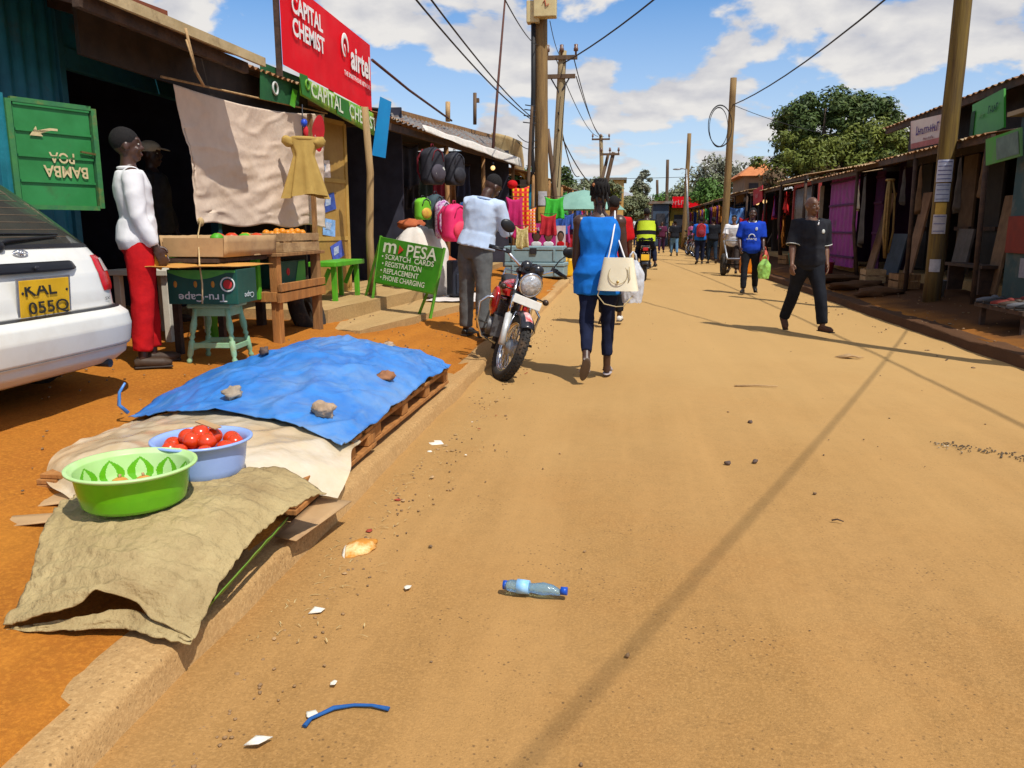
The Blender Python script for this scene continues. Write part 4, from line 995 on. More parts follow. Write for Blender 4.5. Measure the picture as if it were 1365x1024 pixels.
# green bench in front of the door
t = thing('green_bench', 'small bright green wooden bench before the chemist door', 'bench', (-3.55, 9.9, .38))
MB().box((-3.55, 9.75, .88), (.34, 1.1, .06)).build('seat', lime_paint, t, world=True, bevel=.008)
for y in (9.32, 10.15):
    for x in (-3.66, -3.44): MB().bar((x, y, .36), (x * 1 + .0, y - .02, .85), .05, .06).build('leg', lime_paint, t, world=True, bevel=.005)
    MB().bar((-3.6, y, .6), (-3.5, y, .82), .03, .05).build('brace', lime_paint, t, world=True)

# raised concrete doorstep
def slab(pts, z0, z1, name):
    q = MB(); n = 14
    a, b, c, d = [Vector((x, y, 0)) for x, y in pts]
    q.grid(n, n, lambda u, v: a.lerp(b, u).lerp(d.lerp(c, u), v) + Vector((0, 0, z1 + .008 * vnoise(u * 6, v * 6))))
    for p1, p2 in ((a, b), (b, c), (c, d), (d, a)):
        q.grid(n, 2, lambda u, v, p1=p1, p2=p2: p1.lerp(p2, u) + Vector((0, 0, z0 + (z1 - z0) * v + .008 * vnoise((p1.lerp(p2, u)).x * 3, v * 2))), flip=False)
    return tag(q.build(name, slab_mat), kind='structure')
slab([(-2.62, 7.75), (-1.95, 11.9), (-3.6, 12.1), (-3.3, 7.85)], .05, .285, 'pavement_slab')
slab([(-3.12, 8.2), (-2.75, 13.6), (-6.0, 13.6), (-6.0, 8.2)], .2, .44, 'doorstep_slab')
t = thing('tyre', 'old black tyre lying beneath the vendor table', 'tyre', (-3.3, 8.0, .3))
MB().ring((-3.25, 7.95, .45), .22, .085, Matrix.Rotation(R(70), 3, 'Y'), 32, 10).build('tread', rubber, t, world=True)
MB().ring((-3.25, 7.95, .45), .15, .02, Matrix.Rotation(R(70), 3, 'Y'), 32, 6).build('bead', rubber, t, world=True)

# M-Pesa A-board
a0, a1 = ay(499, 400, 9.95), ay(580, 420, 9.15)
A_ = Vector((-3.10, 9.86, .36)); B_ = Vector((-2.16, 9.05, .30))
c00, c10, c11, c01 = ay(500, 376, 9.8), ay(580, 392, 9.1), ay(592, 333, 9.18), ay(508, 317, 9.88)
t = thing('sidewalk_board', 'green hand-painted A-board advertising scratch cards and phone charging', 'sign', tuple((c00 + c10) / 2 - Vector((0, 0, .3))))
mp_g = M('mpesa_green', (.045, .26, .012), (.035, .2, .01), scale=4, rough=.5, bump=.08, dirt=(.16, .24, .05), dscale=3, dmin=.5, dmax=.75)
ux_ = (c10 - c00).normalized(); uy_ = (c01 - c00); uy_ = (uy_ - ux_ * uy_.dot(ux_)).normalized(); n_ = ux_.cross(uy_)
q = MB().add([c00, c10, c11, c01], [(0, 1, 2, 3)]); q.build('board', mp_g, t, world=True, solid=.012)
fr = M('mpesa_frame', (.10, .34, .02), (.07, .24, .02), scale=9, rough=.5, dirt=(.2, .12, .04), dscale=8, dmin=.6, dmax=.75)
for top, bot in ((c01, c00), (c11, c10)):
    d_ = (bot - top).normalized(); k = (bot.z - .27) / max(.2, -d_.z)
    MB().bar(top - d_ * .02, bot + d_ * k, .028).build('leg', fr, t, world=True)
    MB().bar(top - d_ * .02, Vector((bot.x - .28, bot.y + .32, .28)), .025).build('rear_leg', fr, t, world=True)
MB().bar(c00, c10, .022).build('rail', fr, t, world=True); MB().bar(c01, c11, .022).build('rail', fr, t, world=True)
W_ = (c10 - c00).length; Hh = (c01 - c00).length
def mpt(x, y): return c00 + (c10 - c00) * x + (c01 - c00) * y
for q in ([text_mb(s_, w_ * W_, h2 * Hh, mpt(x, y), ux_, uy_, .012) for s_, x, y, w_, h2 in (('m', .19, .80, .22, .22), ('PESA', .72, .80, .48, .26), ('\u2022 SCRATCH  CARDS', .50, .60, .86, .115), ('\u2022 REGISTRATION', .42, .445, .66, .115), ('\u2022 REPLACEMENT', .40, .29, .64, .115), ('\u2022 PHONE CHARGING', .46, .135, .74, .115))]): q.build('lettering', M('mpesa_letter', (.72, .75, .62), (.6, .64, .5), scale=30, bump=0), t, world=True)
q = MB().prism([(-.03, -.06), (.06, 0), (-.03, .05)], mpt(.37, .80) + n_ * .01, ux_, uy_, .003); q.build('red_arrow', M('arrow_red', (.6, .05, .02), bump=0), t, world=True)
# ------------------------------------------------------------------ people
def rot_x(a): return Matrix.Rotation(a, 3, 'X')
def person(label, loc, face, h=1.72, legs=((0, 0, 3, 0), (0, 0, 3, 0)), arms=((5, 8, 10, 0), (5, 8, 10, 0)), lean=0, side=0, head=(0, 0), skin=None, shirt=None, sleeve=.95, shirt_z=.86, loose=.02,
           trousers=None, tl=.0, hem=.06, shoe=None, hair='short', vox=.008, group=None, girth=1.1, female=False, collar=None, wr=.005, fingers=True, eyes=True):
    """legs / arms: (left, right); leg = (thigh forward, knee bend, spread, foot drop), arm = (forward, outward, elbow bend, forearm turned inward), degrees"""
    skin = skin or skin_dark
    k = h / 1.72
    t = thing('person', label, 'person', loc, R(face), group)
    V = Vector
    # --- legs
    J = {}
    hips = {}
    for i, s in enumerate((-1, 1)):
        p, kb, ab, fd = legs[i]
        hip = V((s * .088, 0, 0))
        d1 = V((s * math.sin(R(ab)), math.sin(R(p)), -math.cos(R(p)) * math.cos(R(ab)))).normalized()
        d2 = V((s * math.sin(R(ab * .4)), math.sin(R(p - kb)), -math.cos(R(p - kb)))).normalized()
        kn = hip + d1 * .425; an = kn + d2 * .40
        fp = R(p - kb) * .55 - R(fd)
        fd_ = V((s * .14, math.cos(fp), math.sin(fp))).normalized()
        if fd == 0 and an.z > -.95: fd_ = V((s * .14, 1, 0)).normalized()
        J[s] = [hip, kn, an, fd_]
    low = min(min(J[s][2].z - .075, J[s][2].z - .055 + J[s][3].z * .19) for s in (-1, 1))
    pz = -low
    for s in (-1, 1): J[s] = [J[s][0] + V((0, 0, pz)), J[s][1] + V((0, 0, pz)), J[s][2] + V((0, 0, pz)), J[s][3]]
    # --- torso frame
    T = Matrix.Translation(V((0, 0, pz))) @ Matrix.Rotation(-R(lean), 4, 'X') @ Matrix.Rotation(R(side), 4, 'Y')
    def tp(x, y, z): return T @ V((x, y, z - .885))
    g = girth
    prof = [(.80, .10, .085, 0), (.86, .145, .105, -.005), (.93, .163 if not female else .172, .118, -.012), (1.0, .150, .108, -.006), (1.08, .138 if not female else .122, .100, .004), (1.2, .15 if not female else .138, .108, .006), (1.31, .162 if not female else .148, .112, .0), (1.385, .155 if not female else .142, .092, -.006), (1.43, .10, .075, -.008), (1.47, .058, .058, 0)]
    def loft(q, ps, infl=0, z0=0, z1=9, n=20):
        rings = []
        for z, rx, ry, oy in ps:
            if z0 <= z <= z1: rings.append([tp((rx * g + infl) * math.copysign(abs(math.cos(a)) ** .8, math.cos(a)), oy + (ry * g + infl) * math.copysign(abs(math.sin(a)) ** .9, math.sin(a)), z) for a in [2 * PI * i / n for i in range(n)]])
        vs = sum(rings, []); m = len(rings)
        fs = [(i * n + j, i * n + (j + 1) % n, (i + 1) * n + (j + 1) % n, (i + 1) * n + j) for i in range(m - 1) for j in range(n)]
        fs += [tuple(range(n))[::-1], tuple((m - 1) * n + j for j in range(n))]
        q.add(vs, fs, True)
    # --- arms
    A = {}
    sw = (.168 if not female else .15) * g
    for i, s in enumerate((-1, 1)):
        p, ab, eb, tw = arms[i]
        sh = tp(s * sw, -.005, 1.385)
        d1 = V((s * math.sin(R(ab)), math.sin(R(p)) * math.cos(R(ab)), -math.cos(R(p)) * math.cos(R(ab)))).normalized()
        f = R(p + eb)
        d2 = V((s * math.sin(R(ab * .6 - tw)), math.sin(f) * math.cos(R(tw)), -math.cos(f))).normalized()
        el = sh + d1 * .285; wr_ = el + d2 * .245
        A[s] = [sh, el, wr_, d2]
    # --- body
    q = MB(); loft(q, [(z, rx - .012, ry - .012, oy) for z, rx, ry, oy in prof])
    hm = T @ Matrix.Translation(V((0, 0, 1.49 - .885))) @ Matrix.Rotation(R(head[0]), 4, 'Z') @ Matrix.Rotation(-R(head[1]), 4, 'X')
    def hp(x, y, z): return hm @ V((x, y, z - 1.49))
    h3 = hm.to_3x3()
    q.tube([tp(0, -.015, 1.40), tp(0, -.012, 1.45), hp(0, -.005, 1.5), hp(0, 0, 1.56)], [.068, .054, .052, .055], 14)
    q.ell(hp(0, -.012, 1.625), (.073, .095, .095), h3, 20, 14)
    q.ell(hp(0, .022, 1.565), (.058, .066, .078), h3, 16, 12)
    q.ell(hp(0, .052, 1.515), (.032, .032, .024), h3, 12, 8)
    q.ell(hp(0, .066, 1.645), (.052, .022, .02), h3, 12, 8)
    for s in (-1, 1):
        q.ell(hp(s * .038, .066, 1.575), (.022, .02, .02), h3, 10, 8)
        q.ell(hp(s * .074, -.008, 1.59), (.010, .022, .032), h3, 10, 8)
    q.ell(hp(0, .092, 1.588), (.017, .022, .018), h3, 10, 8); q.ell(hp(0, .086, 1.61), (.010, .014, .03), h3, 10, 8)
    q.ell(hp(0, .082, 1.548), (.024, .014, .010), h3, 10, 8); q.ell(hp(0, .078, 1.535), (.022, .014, .009), h3, 10, 8)
    hands = {}
    for s in (-1, 1):
        sh, el, wr_, d2 = A[s]
        q.ell(sh, (.058 * g,) * 3, n=12, m=8)
        q.tube([tp(s * .1 * g, 0, 1.395), sh, sh.lerp(el, .35), sh.lerp(el, .8), el, el.lerp(wr_, .3), wr_.lerp(el, .12), wr_], [.055 * g, .054 * g, .048 * g, .039 * g, .038 * g, .039 * g, .027, .025], 12)
        sd = V((0, 0, 1)).cross(d2)
        fw = V((s * -.35, 1, .25)); fw = (fw - d2 * fw.dot(d2)).normalized(); nrm_ = d2.cross(fw) * s
        pm = Matrix((fw, nrm_, d2)).transposed()
        pc = wr_ + d2 * .055
        q.ell(pc, (.038, .017, .058), pm, 12, 8); q.tube([wr_ - d2 * .01, pc], [.025, .024], 10)
        if fingers:
            for j in range(4):
                b0 = wr_ + d2 * .095 + fw * (.027 - .018 * j); L_ = (.07, .078, .072, .056)[j]
                c1 = b0 + (d2 * .9 + nrm_ * -.28 * s * s + fw * (.06 - .04 * j)).normalized() * L_ * .5
                c2 = c1 + (d2 * .72 - nrm_ * .6).normalized() * L_ * .32; c3 = c2 + (d2 * .35 - nrm_ * .8).normalized() * L_ * .25
                q.tube([b0 - d2 * .02, b0, c1, c2, c3], [.010, .0098, .009, .0085, .007], 8)
            b0 = wr_ + d2 * .03 + fw * .03
            q.tube([b0 - fw * .015, b0 + fw * .012 + d2 * .018, b0 + fw * .022 + d2 * .045 - nrm_ * .012, b0 + fw * .016 + d2 * .066 - nrm_ * .022], [.014, .012, .0105, .008], 8)
        hands[s] = pc + d2 * .05 - nrm_ * .02
        hip, kn, an, fd_ = J[s][:4]
        q.tube([hip + V((0, 0, .03)), hip.lerp(kn, .3), kn - (kn - hip) * .1, kn, kn.lerp(an, .3), kn.lerp(an, .75), an], [.082 * g, .076 * g, .054, .052, .053, .037, .034], 12)
        hl = an - fd_ * .045 + V((0, 0, -.045)) if fd_.z > -.3 else an - fd_ * .06
        toe = hl + fd_ * .235
        q.tube([an, hl + fd_ * .03 + V((0, 0, .01)), hl + fd_ * .11 + V((0, 0, .004)), toe - fd_ * .05, toe], [.036, .036, .034, .033, .016], 10)
        J[s].append((hl, toe))
    q.v = [p * k for p in q.v]
    q.build('body', skin, t, remesh=vox, smooth_it=2)
    out = {'t': t, 'k': k}
    inv = Matrix.Translation(Vector(loc)) @ Matrix.Rotation(R(face), 4, 'Z')
    out['W'] = lambda p: inv @ (V(p) * k)
    out['hand'] = {s: inv @ (hands[s] * k) for s in (-1, 1)}
    out['tp'] = tp; out['hp'] = hp; out['h3'] = h3; out['A'] = A; out['J'] = J; out['inv'] = inv
    def wrk(f1=9, a=wr):
        return lambda c: a * (1.1 * vnoise(c.x * f1, c.y * f1, c.z * f1 * .8 + 3) + .5 * (1 - 2 * min(1, 2.2 * abs(vnoise(c.x * 7 + c.z * 5, c.y * 7, c.z * 6 - c.x * 3)))))
    # --- shirt
    if shirt:
        q = MB(); loft(q, [p for p in prof if p[0] >= shirt_z - .01] if shirt_z > .84 else prof, loose, 0, 1.44)
        loft(q, [p for p in prof if max(shirt_z - .01, .84) <= p[0] <= 1.09], loose + .012)
        if shirt_z < .8:
            rb = tp(0, -.005, shirt_z); 
            n = 20
            q.tube([tp(0, -.008, shirt_z), tp(0, -.008, .9)], [.16 * g, .17 * g], 20) if False else None
            ring = [[tp((.175 * g + e) * math.cos(a), -.008 + (.125 * g + e) * math.sin(a), z) for a in [2 * PI * i / n for i in range(n)]] for z, e in ((shirt_z, loose + .004), (.95, loose))]
            q.add(ring[0] + ring[1], [(j, (j + 1) % n, n + (j + 1) % n, n + j) for j in range(n)] + [tuple(range(n))[::-1], tuple(range(n, 2 * n))], True)
        for s in (-1, 1):
            sh, el, wr_, d2 = A[s]
            if sleeve <= 0: q.ell(sh - V((s * .035, 0, -.005)), (.052, .062, .055), n=12, m=8); continue
            ls = loose * .8
            pts = [tp(s * .09 * g, 0, 1.39), sh, sh.lerp(el, min(1, sleeve) * .5), sh.lerp(el, min(1, sleeve))]; rs = [.06 * g + ls * .6, .06 * g + ls, .054 * g + ls, (.047 if sleeve > 1 else .055) * g + ls]
            if sleeve > 1: pts += [el.lerp(wr_, (sleeve - 1) * .5), el.lerp(wr_, sleeve - 1)]; rs += [.043 * g + ls, .034 + ls * .6]
            q.tube(pts, rs, 14)
        q.v = [p * k for p in q.v]
        q.build('shirt', shirt, t, remesh=max(vox * 1.5, .0125), smooth_it=3, disp=wrk())
    if trousers:
        q = MB(); loft(q, [p for p in prof if p[0] <= 1.01], .010 + tl * .25)
        for s in (-1, 1):
            hip, kn, an, fd_ = J[s][:4]
            e = kn.lerp(an, 1 - hem / .40)
            q.tube([hip + V((0, 0, .06)), hip.lerp(kn, .2), hip.lerp(kn, .7), kn, kn.lerp(e, .5), e], [.092 * g + tl * .5, .088 * g + tl, .066 + tl, .061 + tl, .055 + tl * 1.1, .044 + tl * 1.2], 14)
        q.v = [p * k for p in q.v]
        q.build('trousers', trousers, t, remesh=max(vox * 1.5, .0125), smooth_it=3, disp=wrk(10, wr * .8))
    if shoe:
        for s in (-1, 1):
            hl, toe = J[s][4]; fd_ = J[s][3]; an = J[s][2]
            u = fd_.cross(V((1, 0, 0))); u = u if u.z > 0 else -u
            q = MB()
            q.tube([hl - fd_ * .012 + u * .0, hl + fd_ * .04 + u * .012, hl + fd_ * .12 + u * .004, toe - fd_ * .045, toe + fd_ * .012], [.034, .043, .042, .042, .018], 12)
            q.ell(hl + fd_ * .03 + u * .025, (.034, .04, .03), n=10, m=8)
            m_ = Matrix((V((1, 0, 0)), fd_, u)).transposed()
            q.v = [p * k for p in q.v]
            q.build('shoe', shoe, t, remesh=max(.008, vox), smooth_it=2)
            s2 = MB().box((hl + fd_ * .115 - u * .026) * k, (.082 * k, .265 * k, .014 * k), m_); s2.build('sole', M('sole_dark', (.05, .035, .025)) if shoe is not None else shoe, t, bevel=.008)
    if hair == 'short' or hair == 'shaved':
        e = .003 if hair == 'shaved' else .007
        q = MB().ell(hp(0, -.022, 1.642), (.074 + e, .092 + e, .086 + e), h3, 20, 14, .03); q.v = [p * k for p in q.v]
        q.build('hair', hair_black, t)
    if eyes:
        for s in (-1, 1):
            q = MB().ell(hp(s * .030, .075, 1.612), (.012, .007, .006), h3, 10, 6); q.v = [p * k for p in q.v]; e_ = q.build('eye', eye_white, t)
            q = MB().ell(hp(s * .030, .0805, 1.612), (.0055, .003, .0055), h3, 8, 6); q.v = [p * k for p in q.v]; q.build('iris', metal_dark, e_)
        q = MB().ell(hp(0, .090, 1.5415), (.021, .008, .009), h3, 10, 6); q.v = [p * k for p in q.v]; q.build('lips', lip_mat, t)
    if collar:
        q = MB(); n = 20
        q.tube([tp(.078 * math.cos(a), -.005 + .072 * math.sin(a), 1.445 - .03 * max(0, math.sin(a))) for a in [2 * PI * i / n for i in range(n + 1)]], .012, 8, caps=False); q.v = [p * k for p in q.v]
        q.build('collar', collar, t)
    return out

def body_part(P, name, q, mat, **kw):
    """clothing or gear worn, given in the figure's own frame"""
    q.v = [p * P['k'] for p in q.v]
    return q.build(name, mat, P['t'], **kw)

black_cloth = cloth('black', (.016, .017, .022), (.010, .011, .016))
charcoal = cloth('charcoal', (.05, .05, .055), (.03, .03, .035))
navy = cloth('navy', (.012, .017, .045), (.008, .011, .03))
white_cloth = cloth('white', (.78, .77, .78), (.68, .67, .68), scale=4)
red_cloth = cloth('red', (.55, .010, .012), (.42, .008, .012))
denim = cloth('denim', (.12, .24, .38), (.08, .17, .29))
grey_trs = cloth('grey', (.13, .135, .135), (.09, .094, .095))
leather_black = M('leather_black', (.015, .014, .013), rough=.4, bump=.1)
shoe_brown = M('shoe_brown', (.06, .035, .02), rough=.6, bump=.1)

# man in the white sweater
P1 = person('man in a white sweater and red trousers standing beside the white car', (-3.40, 5.33, gz(-3.4, 5.33)), -52, 1.64, legs=((4, 2, 4, 0), (-3, 2, 4, 0)), arms=((8, 5, 20, 8), (2, 6, 22, 6)), lean=-2, head=(-8, 2), skin=skin_deep,
            shirt=white_cloth, sleeve=1.93, shirt_z=.86, loose=.018, trousers=red_cloth, tl=.022, hem=.05, shoe=shoe_brown, hair='short', vox=.0075, collar=white_cloth, wr=.006, girth=1.0)
hh = P1['hand'][1]; q = MB().box((0, 0, 0), (.085, .014, .11), (0, .4, .5)); q.v = [p + hh + Vector((-.02, -.01, .0)) for p in q.v]
tag(q.build('yellow_packet', M('packet_yellow', (.6, .30, .02), bump=0), base=True, bevel=.003), 'small yellow packet in the hand of the man in the white sweater', 'packet')
# figure in the doorway
P1b = person('dim figure with a beige cap standing in the dark kiosk doorway', (-4.55, 7.45, .37), -80, 1.74, legs=((2, 2, 4, 0), (-2, 2, 4, 0)), arms=((6, 5, 16, 8), (2, 5, 14, 8)), skin=skin_deep, shirt=charcoal, sleeve=1.9, trousers=navy, shoe=shoe_brown, hair=None, vox=.009)
q = MB(); hp, h3 = P1b['hp'], P1b['h3']; q.ell(hp(0, -.012, 1.665), (.088, .106, .07), h3, 20, 12); q.ell(hp(0, .125, 1.652), (.062, .062, .009), h3 @ rot_x(-.25), 16, 8)
body_part(P1b, 'cap', q, cloth('cap_beige', (.80, .72, .56)))

# man in the pale blue shirt, reading beside the motorcycle
pale_blue = cloth('pale_blue', (.50, .60, .76), (.42, .53, .71), scale=4)
P2 = person('man in a pale blue shirt and grey trousers with bowed head behind the motorcycle', (-1.58, 8.6, gz(-1.58, 8.6)), -22, 1.76, legs=((3, 3, 5, 0), (-4, 2, 4, 0)), arms=((18, 12, 72, 40), (22, 8, 78, 38)), lean=8, side=9, head=(-20, 34), skin=skin_deep,
            shirt=pale_blue, sleeve=1.75, shirt_z=.93, loose=.034, trousers=grey_trs, tl=.022, hem=.02, shoe=leather_black, hair='shaved', vox=.007, collar=pale_blue, wr=.006, girth=1.04)
q = MB(); tp = P2['tp']; n = 24
q.tube([tp(.172 * math.cos(a), -.012 + .128 * math.sin(a), .985) for a in [2 * PI * i / n for i in range(n + 1)]], .014, 6, caps=False); body_part(P2, 'belt', q, leather_black)

# woman in the blue tunic
tunic = cloth('tunic_blue', (.012, .17, .60), (.008, .12, .47), scale=4)
P3 = person('woman in a sleeveless blue tunic and dark leggings walking away along the road', (-.20, 6.98, gz(-.2, 6.98)), 4, 1.63, legs=((-16, 24, 2, 36), (7, 4, 1, 0)), arms=((6, 5, 8, 4), (4, 9, 42, -6)), head=(0, 6), lean=1, skin=skin_deep, shirt=tunic, sleeve=0, shirt_z=.74, loose=.022, trousers=navy, tl=.005, hem=.10,
            shoe=None, hair=None, vox=.0075, female=True, wr=.0075, girth=1.17)
q = MB(); hp, h3 = P3['hp'], P3['h3']
q.ell(hp(0, -.02, 1.645), (.083, .10, .095), h3, 20, 14, .06)
q.ell(hp(0, -.07, 1.705), (.062, .06, .058), h3, 16, 10, .25, 3)
for i in range(16):                                   # braids wound up to a bun, loose ends at the nape
    a = R(-170 + 22.6 * i)
    q.tube([hp(.085 * math.cos(a), -.02 + .1 * math.sin(a), 1.62), hp(.08 * math.cos(a), -.03 + .09 * math.sin(a), 1.69), hp(.05 * math.cos(a + .6), -.065 + .05 * math.sin(a + .6), 1.745), hp(.04 * math.cos(a + 1.6), -.07 + .045 * math.sin(a + 1.6), 1.715)], [.011, .012, .013, .010], 6)
for i, x in enumerate((-.03, .02, .055)):
    q.tube([hp(x, -.09, 1.63), hp(x * 1.15, -.105, 1.56), hp(x * 1.3 + .01, -.085, 1.49), tp(x * 1.3 + .02 * (i > 4), -.08, 1.44 - .03 * (i % 3))] if False else [hp(x, -.09, 1.63), hp(x * 1.15, -.105, 1.56), hp(x * 1.2 + .01, -.10, 1.535 - .012 * (i % 3)), hp(x * 1.3 + .03 * (i > 4), -.095, 1.515 - .02 * (i % 3))], [.012, .011, .010, .006], 6)
body_part(P3, 'hair', q, hair_black)
q = MB().ell(hp(-.055, -.085, 1.70), (.02, .02, .02), n=8, m=6); body_part(P3, 'hair_tie', q, M('tie_orange', (.5, .2, .08), bump=0))
slip = M('slipper', (.45, .4, .4), (.3, .25, .25), rough=.6, bump=.1)
for s in (-1, 1):
    hl, toe = P3['J'][s][4]; fd_ = P3['J'][s][3]; u = fd_.cross(Vector((1, 0, 0))); u = u if u.z > 0 else -u
    m_ = Matrix((Vector((1, 0, 0)), fd_, u)).transposed()
    q = MB().ell(hl + fd_ * .12 - u * .034, (.044, .14, .012), m_, 20, 8); sp_ = body_part(P3, 'slipper', q, slip if s > 0 else M('slipper_sole', (.16, .12, .09)))
    q = MB().tube([hl + fd_ * .15 + Vector((-.042, 0, 0)) - u * .02, hl + fd_ * .17 + u * .04, hl + fd_ * .15 + Vector((.042, 0, 0)) - u * .02], .014, 8); q.v = [p * P3['k'] for p in q.v]; q.build('strap', slip, P3['t'])
# handbag on her shoulder
W3 = P3['W']; hbm = M('bag_cream', (.80, .73, .55), (.74, .66, .47), scale=4, rough=.4, bump=.1)
bc = Vector((-.03, 6.72, .935)); by = R(-10)
t = thing('handbag', 'cream leather handbag hanging from the shoulder of the woman in blue', 'handbag', tuple(bc - Vector((0, 0, .14))), by)
q = MB(); n = 10
def bagp(u, v):
    a = 2 * PI * u; w_ = .172 - .05 * v; d_ = .075 - .035 * v
    return Vector((w_ * math.copysign(abs(math.cos(a)) ** .55, math.cos(a)), d_ * math.copysign(abs(math.sin(a)) ** .7, math.sin(a)), .27 * v))
q.grid(40, 10, bagp); q.add([bagp(i / 40, 0) for i in range(40)], [tuple(range(40))]); q.add([bagp(i / 40, 1) for i in range(40)], [tuple(range(40))]); q.build('bag_body', hbm, t)
q = MB(); q.prism([(.085 * math.cos(a), .14 + .085 * math.sin(a) * (1 if math.sin(a) < 0 else .9)) for a in [2 * PI * i / 24 for i in range(24)]], (0.01, -.064, 0), (1, 0, 0), (0, .25, 1), .008); fl = q.build('flap', M('bag_flap', (.80, .72, .55), (.74, .65, .48), rough=.4, bump=.08), t, bevel=.003)
q = MB().ring((.01, -.060, .135), .080, .003, Matrix.Rotation(R(76), 3, 'X'), 28, 6); q.build('stitch_rim', M('bag_rim', (.5, .4, .22), bump=0), t)
MB().ell((.01, -.076, .075), (.012, .006, .012), n=10, m=8).build('clasp', M('brass', (.6, .42, .15), metal=1, rough=.3, bump=0), t)
MB().tube([(.07, -.05, .02), (.11, -.068, .1), (.1, -.06, .2)], .004, 6).build('side_seam', M('bag_rim', (.5, .4, .22)), t)
sh = W3(P3['tp'](.135, -.005, 1.45)); iv = basis(t).inverted(); shl = iv @ sh; shb = iv @ W3(P3['tp'](.13, -.10, 1.36)); shf = iv @ W3(P3['tp'](.13, .10, 1.36))
q = MB(); q.tube([(-.09, -.01, .24), shb * .5 + Vector((-.04, -.01, .12)), shb, shl + Vector((0, 0, .03)), shf, shf * .5 + Vector((.03, .01, .12)), (.06, .01, .24)], [.007] * 7, 8); q.v = [Vector((p.x, p.y, p.z)) for p in q.v]; q.build('shoulder_strap', white_cloth, t)
q = MB(); q.tube([(-.14, -.02, .04), (-.16, -.05, -.04), (-.10, -.06, -.11), (0, -.06, -.13), (.06, -.05, -.125), (.13, -.03, -.04)], .005, 6); q.build('loose_strap', M('bag_rim', (.5, .4, .22)), t)
# thin white carrier bag
def carrier(label, c, w_, h_, mat, seed, group=None, top=None):
    t = thing('carrier_bag', label, 'bag', tuple(c))
    def f(u, v):
        a = 2 * PI * u; r = (.55 + .45 * math.sin(PI * min(1, .18 + v * .62)) - .62 * max(0, v - .7) / .3 * .8)
        x = w_ * r * math.cos(a) * (1 + .10 * vnoise(math.cos(a) * 3 + seed, math.sin(a) * 3, v * 5)); y = w_ * .5 * r * math.sin(a) * (1 + .3 * vnoise(math.cos(a) * 4, math.sin(a) * 4 + seed, v * 6))
        return Vector((x, y, h_ * (v - .0) + .012 * vnoise(u * 30, v * 3, seed)))
    q = MB().grid(48, 22, f); q.add([f(i / 48, 0) for i in range(48)], [tuple(range(48))]); q.build('bag_body', mat, t)
    q = MB()
    for s in (-1, 1): q.tube([(s * w_ * .3, .01, h_ * .95), (s * w_ * .22, 0, h_ * 1.12), (0, 0, h_ * 1.2)], [.012, .008, .006], 6)
    q.build('handles', mat, t)
    return t
thin_white = M('thin_white_plastic', (.72, .74, .78), (.6, .62, .68), scale=9, rough=.35, bump=.4, bscale=24, trans=.25)
carrier('thin white plastic carrier bag beside the cream handbag', (.09, 6.90, .68), .10, .36, thin_white, 3)
# ------------------------------------------------------------------ white hatchback, tail towards the road
CO = Vector((-3.02, 3.86, .285))
t = thing('parked_car', 'white hatchback with yellow number plate parked with its tail to the road', 'car', tuple(CO))
paint = M('car_white', (.74, .73, .68), (.70, .69, .64), scale=3, rough=.28, bump=0, spec=.5, coat=.4, dirtz=((.46, .33, .19), .2, .62), dirt=(.62, .58, .50), dscale=2.5, dmin=.52, dmax=.8)
trim_black = M('trim_black', (.012, .012, .015), rough=.42, bump=.05)
LV = [(.20, -.12, .75, -3.92), (.235, -.01, .80, -3.98), (.28, .045, .825, -4.02), (.33, .055, .83, -4.05), (.345, .075, .842, -4.08), (.45, .09, .848, -4.12), (.52, .075, .843, -4.11), (.553, .03, .832, -4.08), (.562, -.005, .822, -4.05), (.572, -.012, .82, -4.04), (.66, -.022, .82, -3.98), (.76, -.045, .815, -3.88), (.84, -.085, .80, -3.72), (.90, -.135, .78, -3.4), (.945, -.185, .755, -3.12), (1.0, -.25, .735, -2.98), (1.12, -.40, .69, -2.68), (1.27, -.60, .625, -2.33), (1.36, -.76, .575, -2.12), (1.405, -.93, .50, -1.98), (1.42, -1.2, .36, -1.8)]
LV = [(a, b, c * 1.085, d) for a, b, c, d in LV]
def lev(z):
    if z <= LV[0][0]: return LV[0][1:]
    for a, b in zip(LV, LV[1:]):
        if a[0] <= z <= b[0]:
            f = (z - a[0]) / (b[0] - a[0]); return tuple(a[i] + (b[i] - a[i]) * f for i in (1, 2, 3))
    return LV[-1][1:]
EX = 6.0
def rearx(y, z, off=0):
    r, hw, fr = lev(z); a = (r - fr) / 2
    return fr + a + a * max(0, 1 - min(1, abs(y / hw)) ** EX) ** (1 / EX) + off
def sidey(x, z, off=0):
    r, hw, fr = lev(z); a = (r - fr) / 2; c = fr + a
    return hw * max(0, 1 - min(1, abs((x - c) / a)) ** EX) ** (1 / EX) + off
def shell(zs, nseg=96):
    q = MB(); vs = []
    for z in zs:
        r, hw, fr = lev(z); a = (r - fr) / 2; c = fr + a
        for i in range(nseg):
            th = 2 * PI * i / nseg
            ct, st = math.cos(th), math.sin(th)
            vs.append((c + a * math.copysign(abs(ct) ** (2 / EX), ct), hw * math.copysign(abs(st) ** (2 / EX), st), z))
    fs = [(j * nseg + i, j * nseg + (i + 1) % nseg, (j + 1) * nseg + (i + 1) % nseg, (j + 1) * nseg + i) for j in range(len(zs) - 1) for i in range(nseg)]
    fs += [tuple(range(nseg))[::-1], tuple((len(zs) - 1) * nseg + i for i in range(nseg))]
    return q.add(vs, fs, True)
def zr(a, b, n): return [a + (b - a) * i / n for i in range(n + 1)]
shell(sorted(set([l[0] for l in LV if l[0] >= .562] + zr(.572, 1.42, 26))), 140).build('body', paint, t)
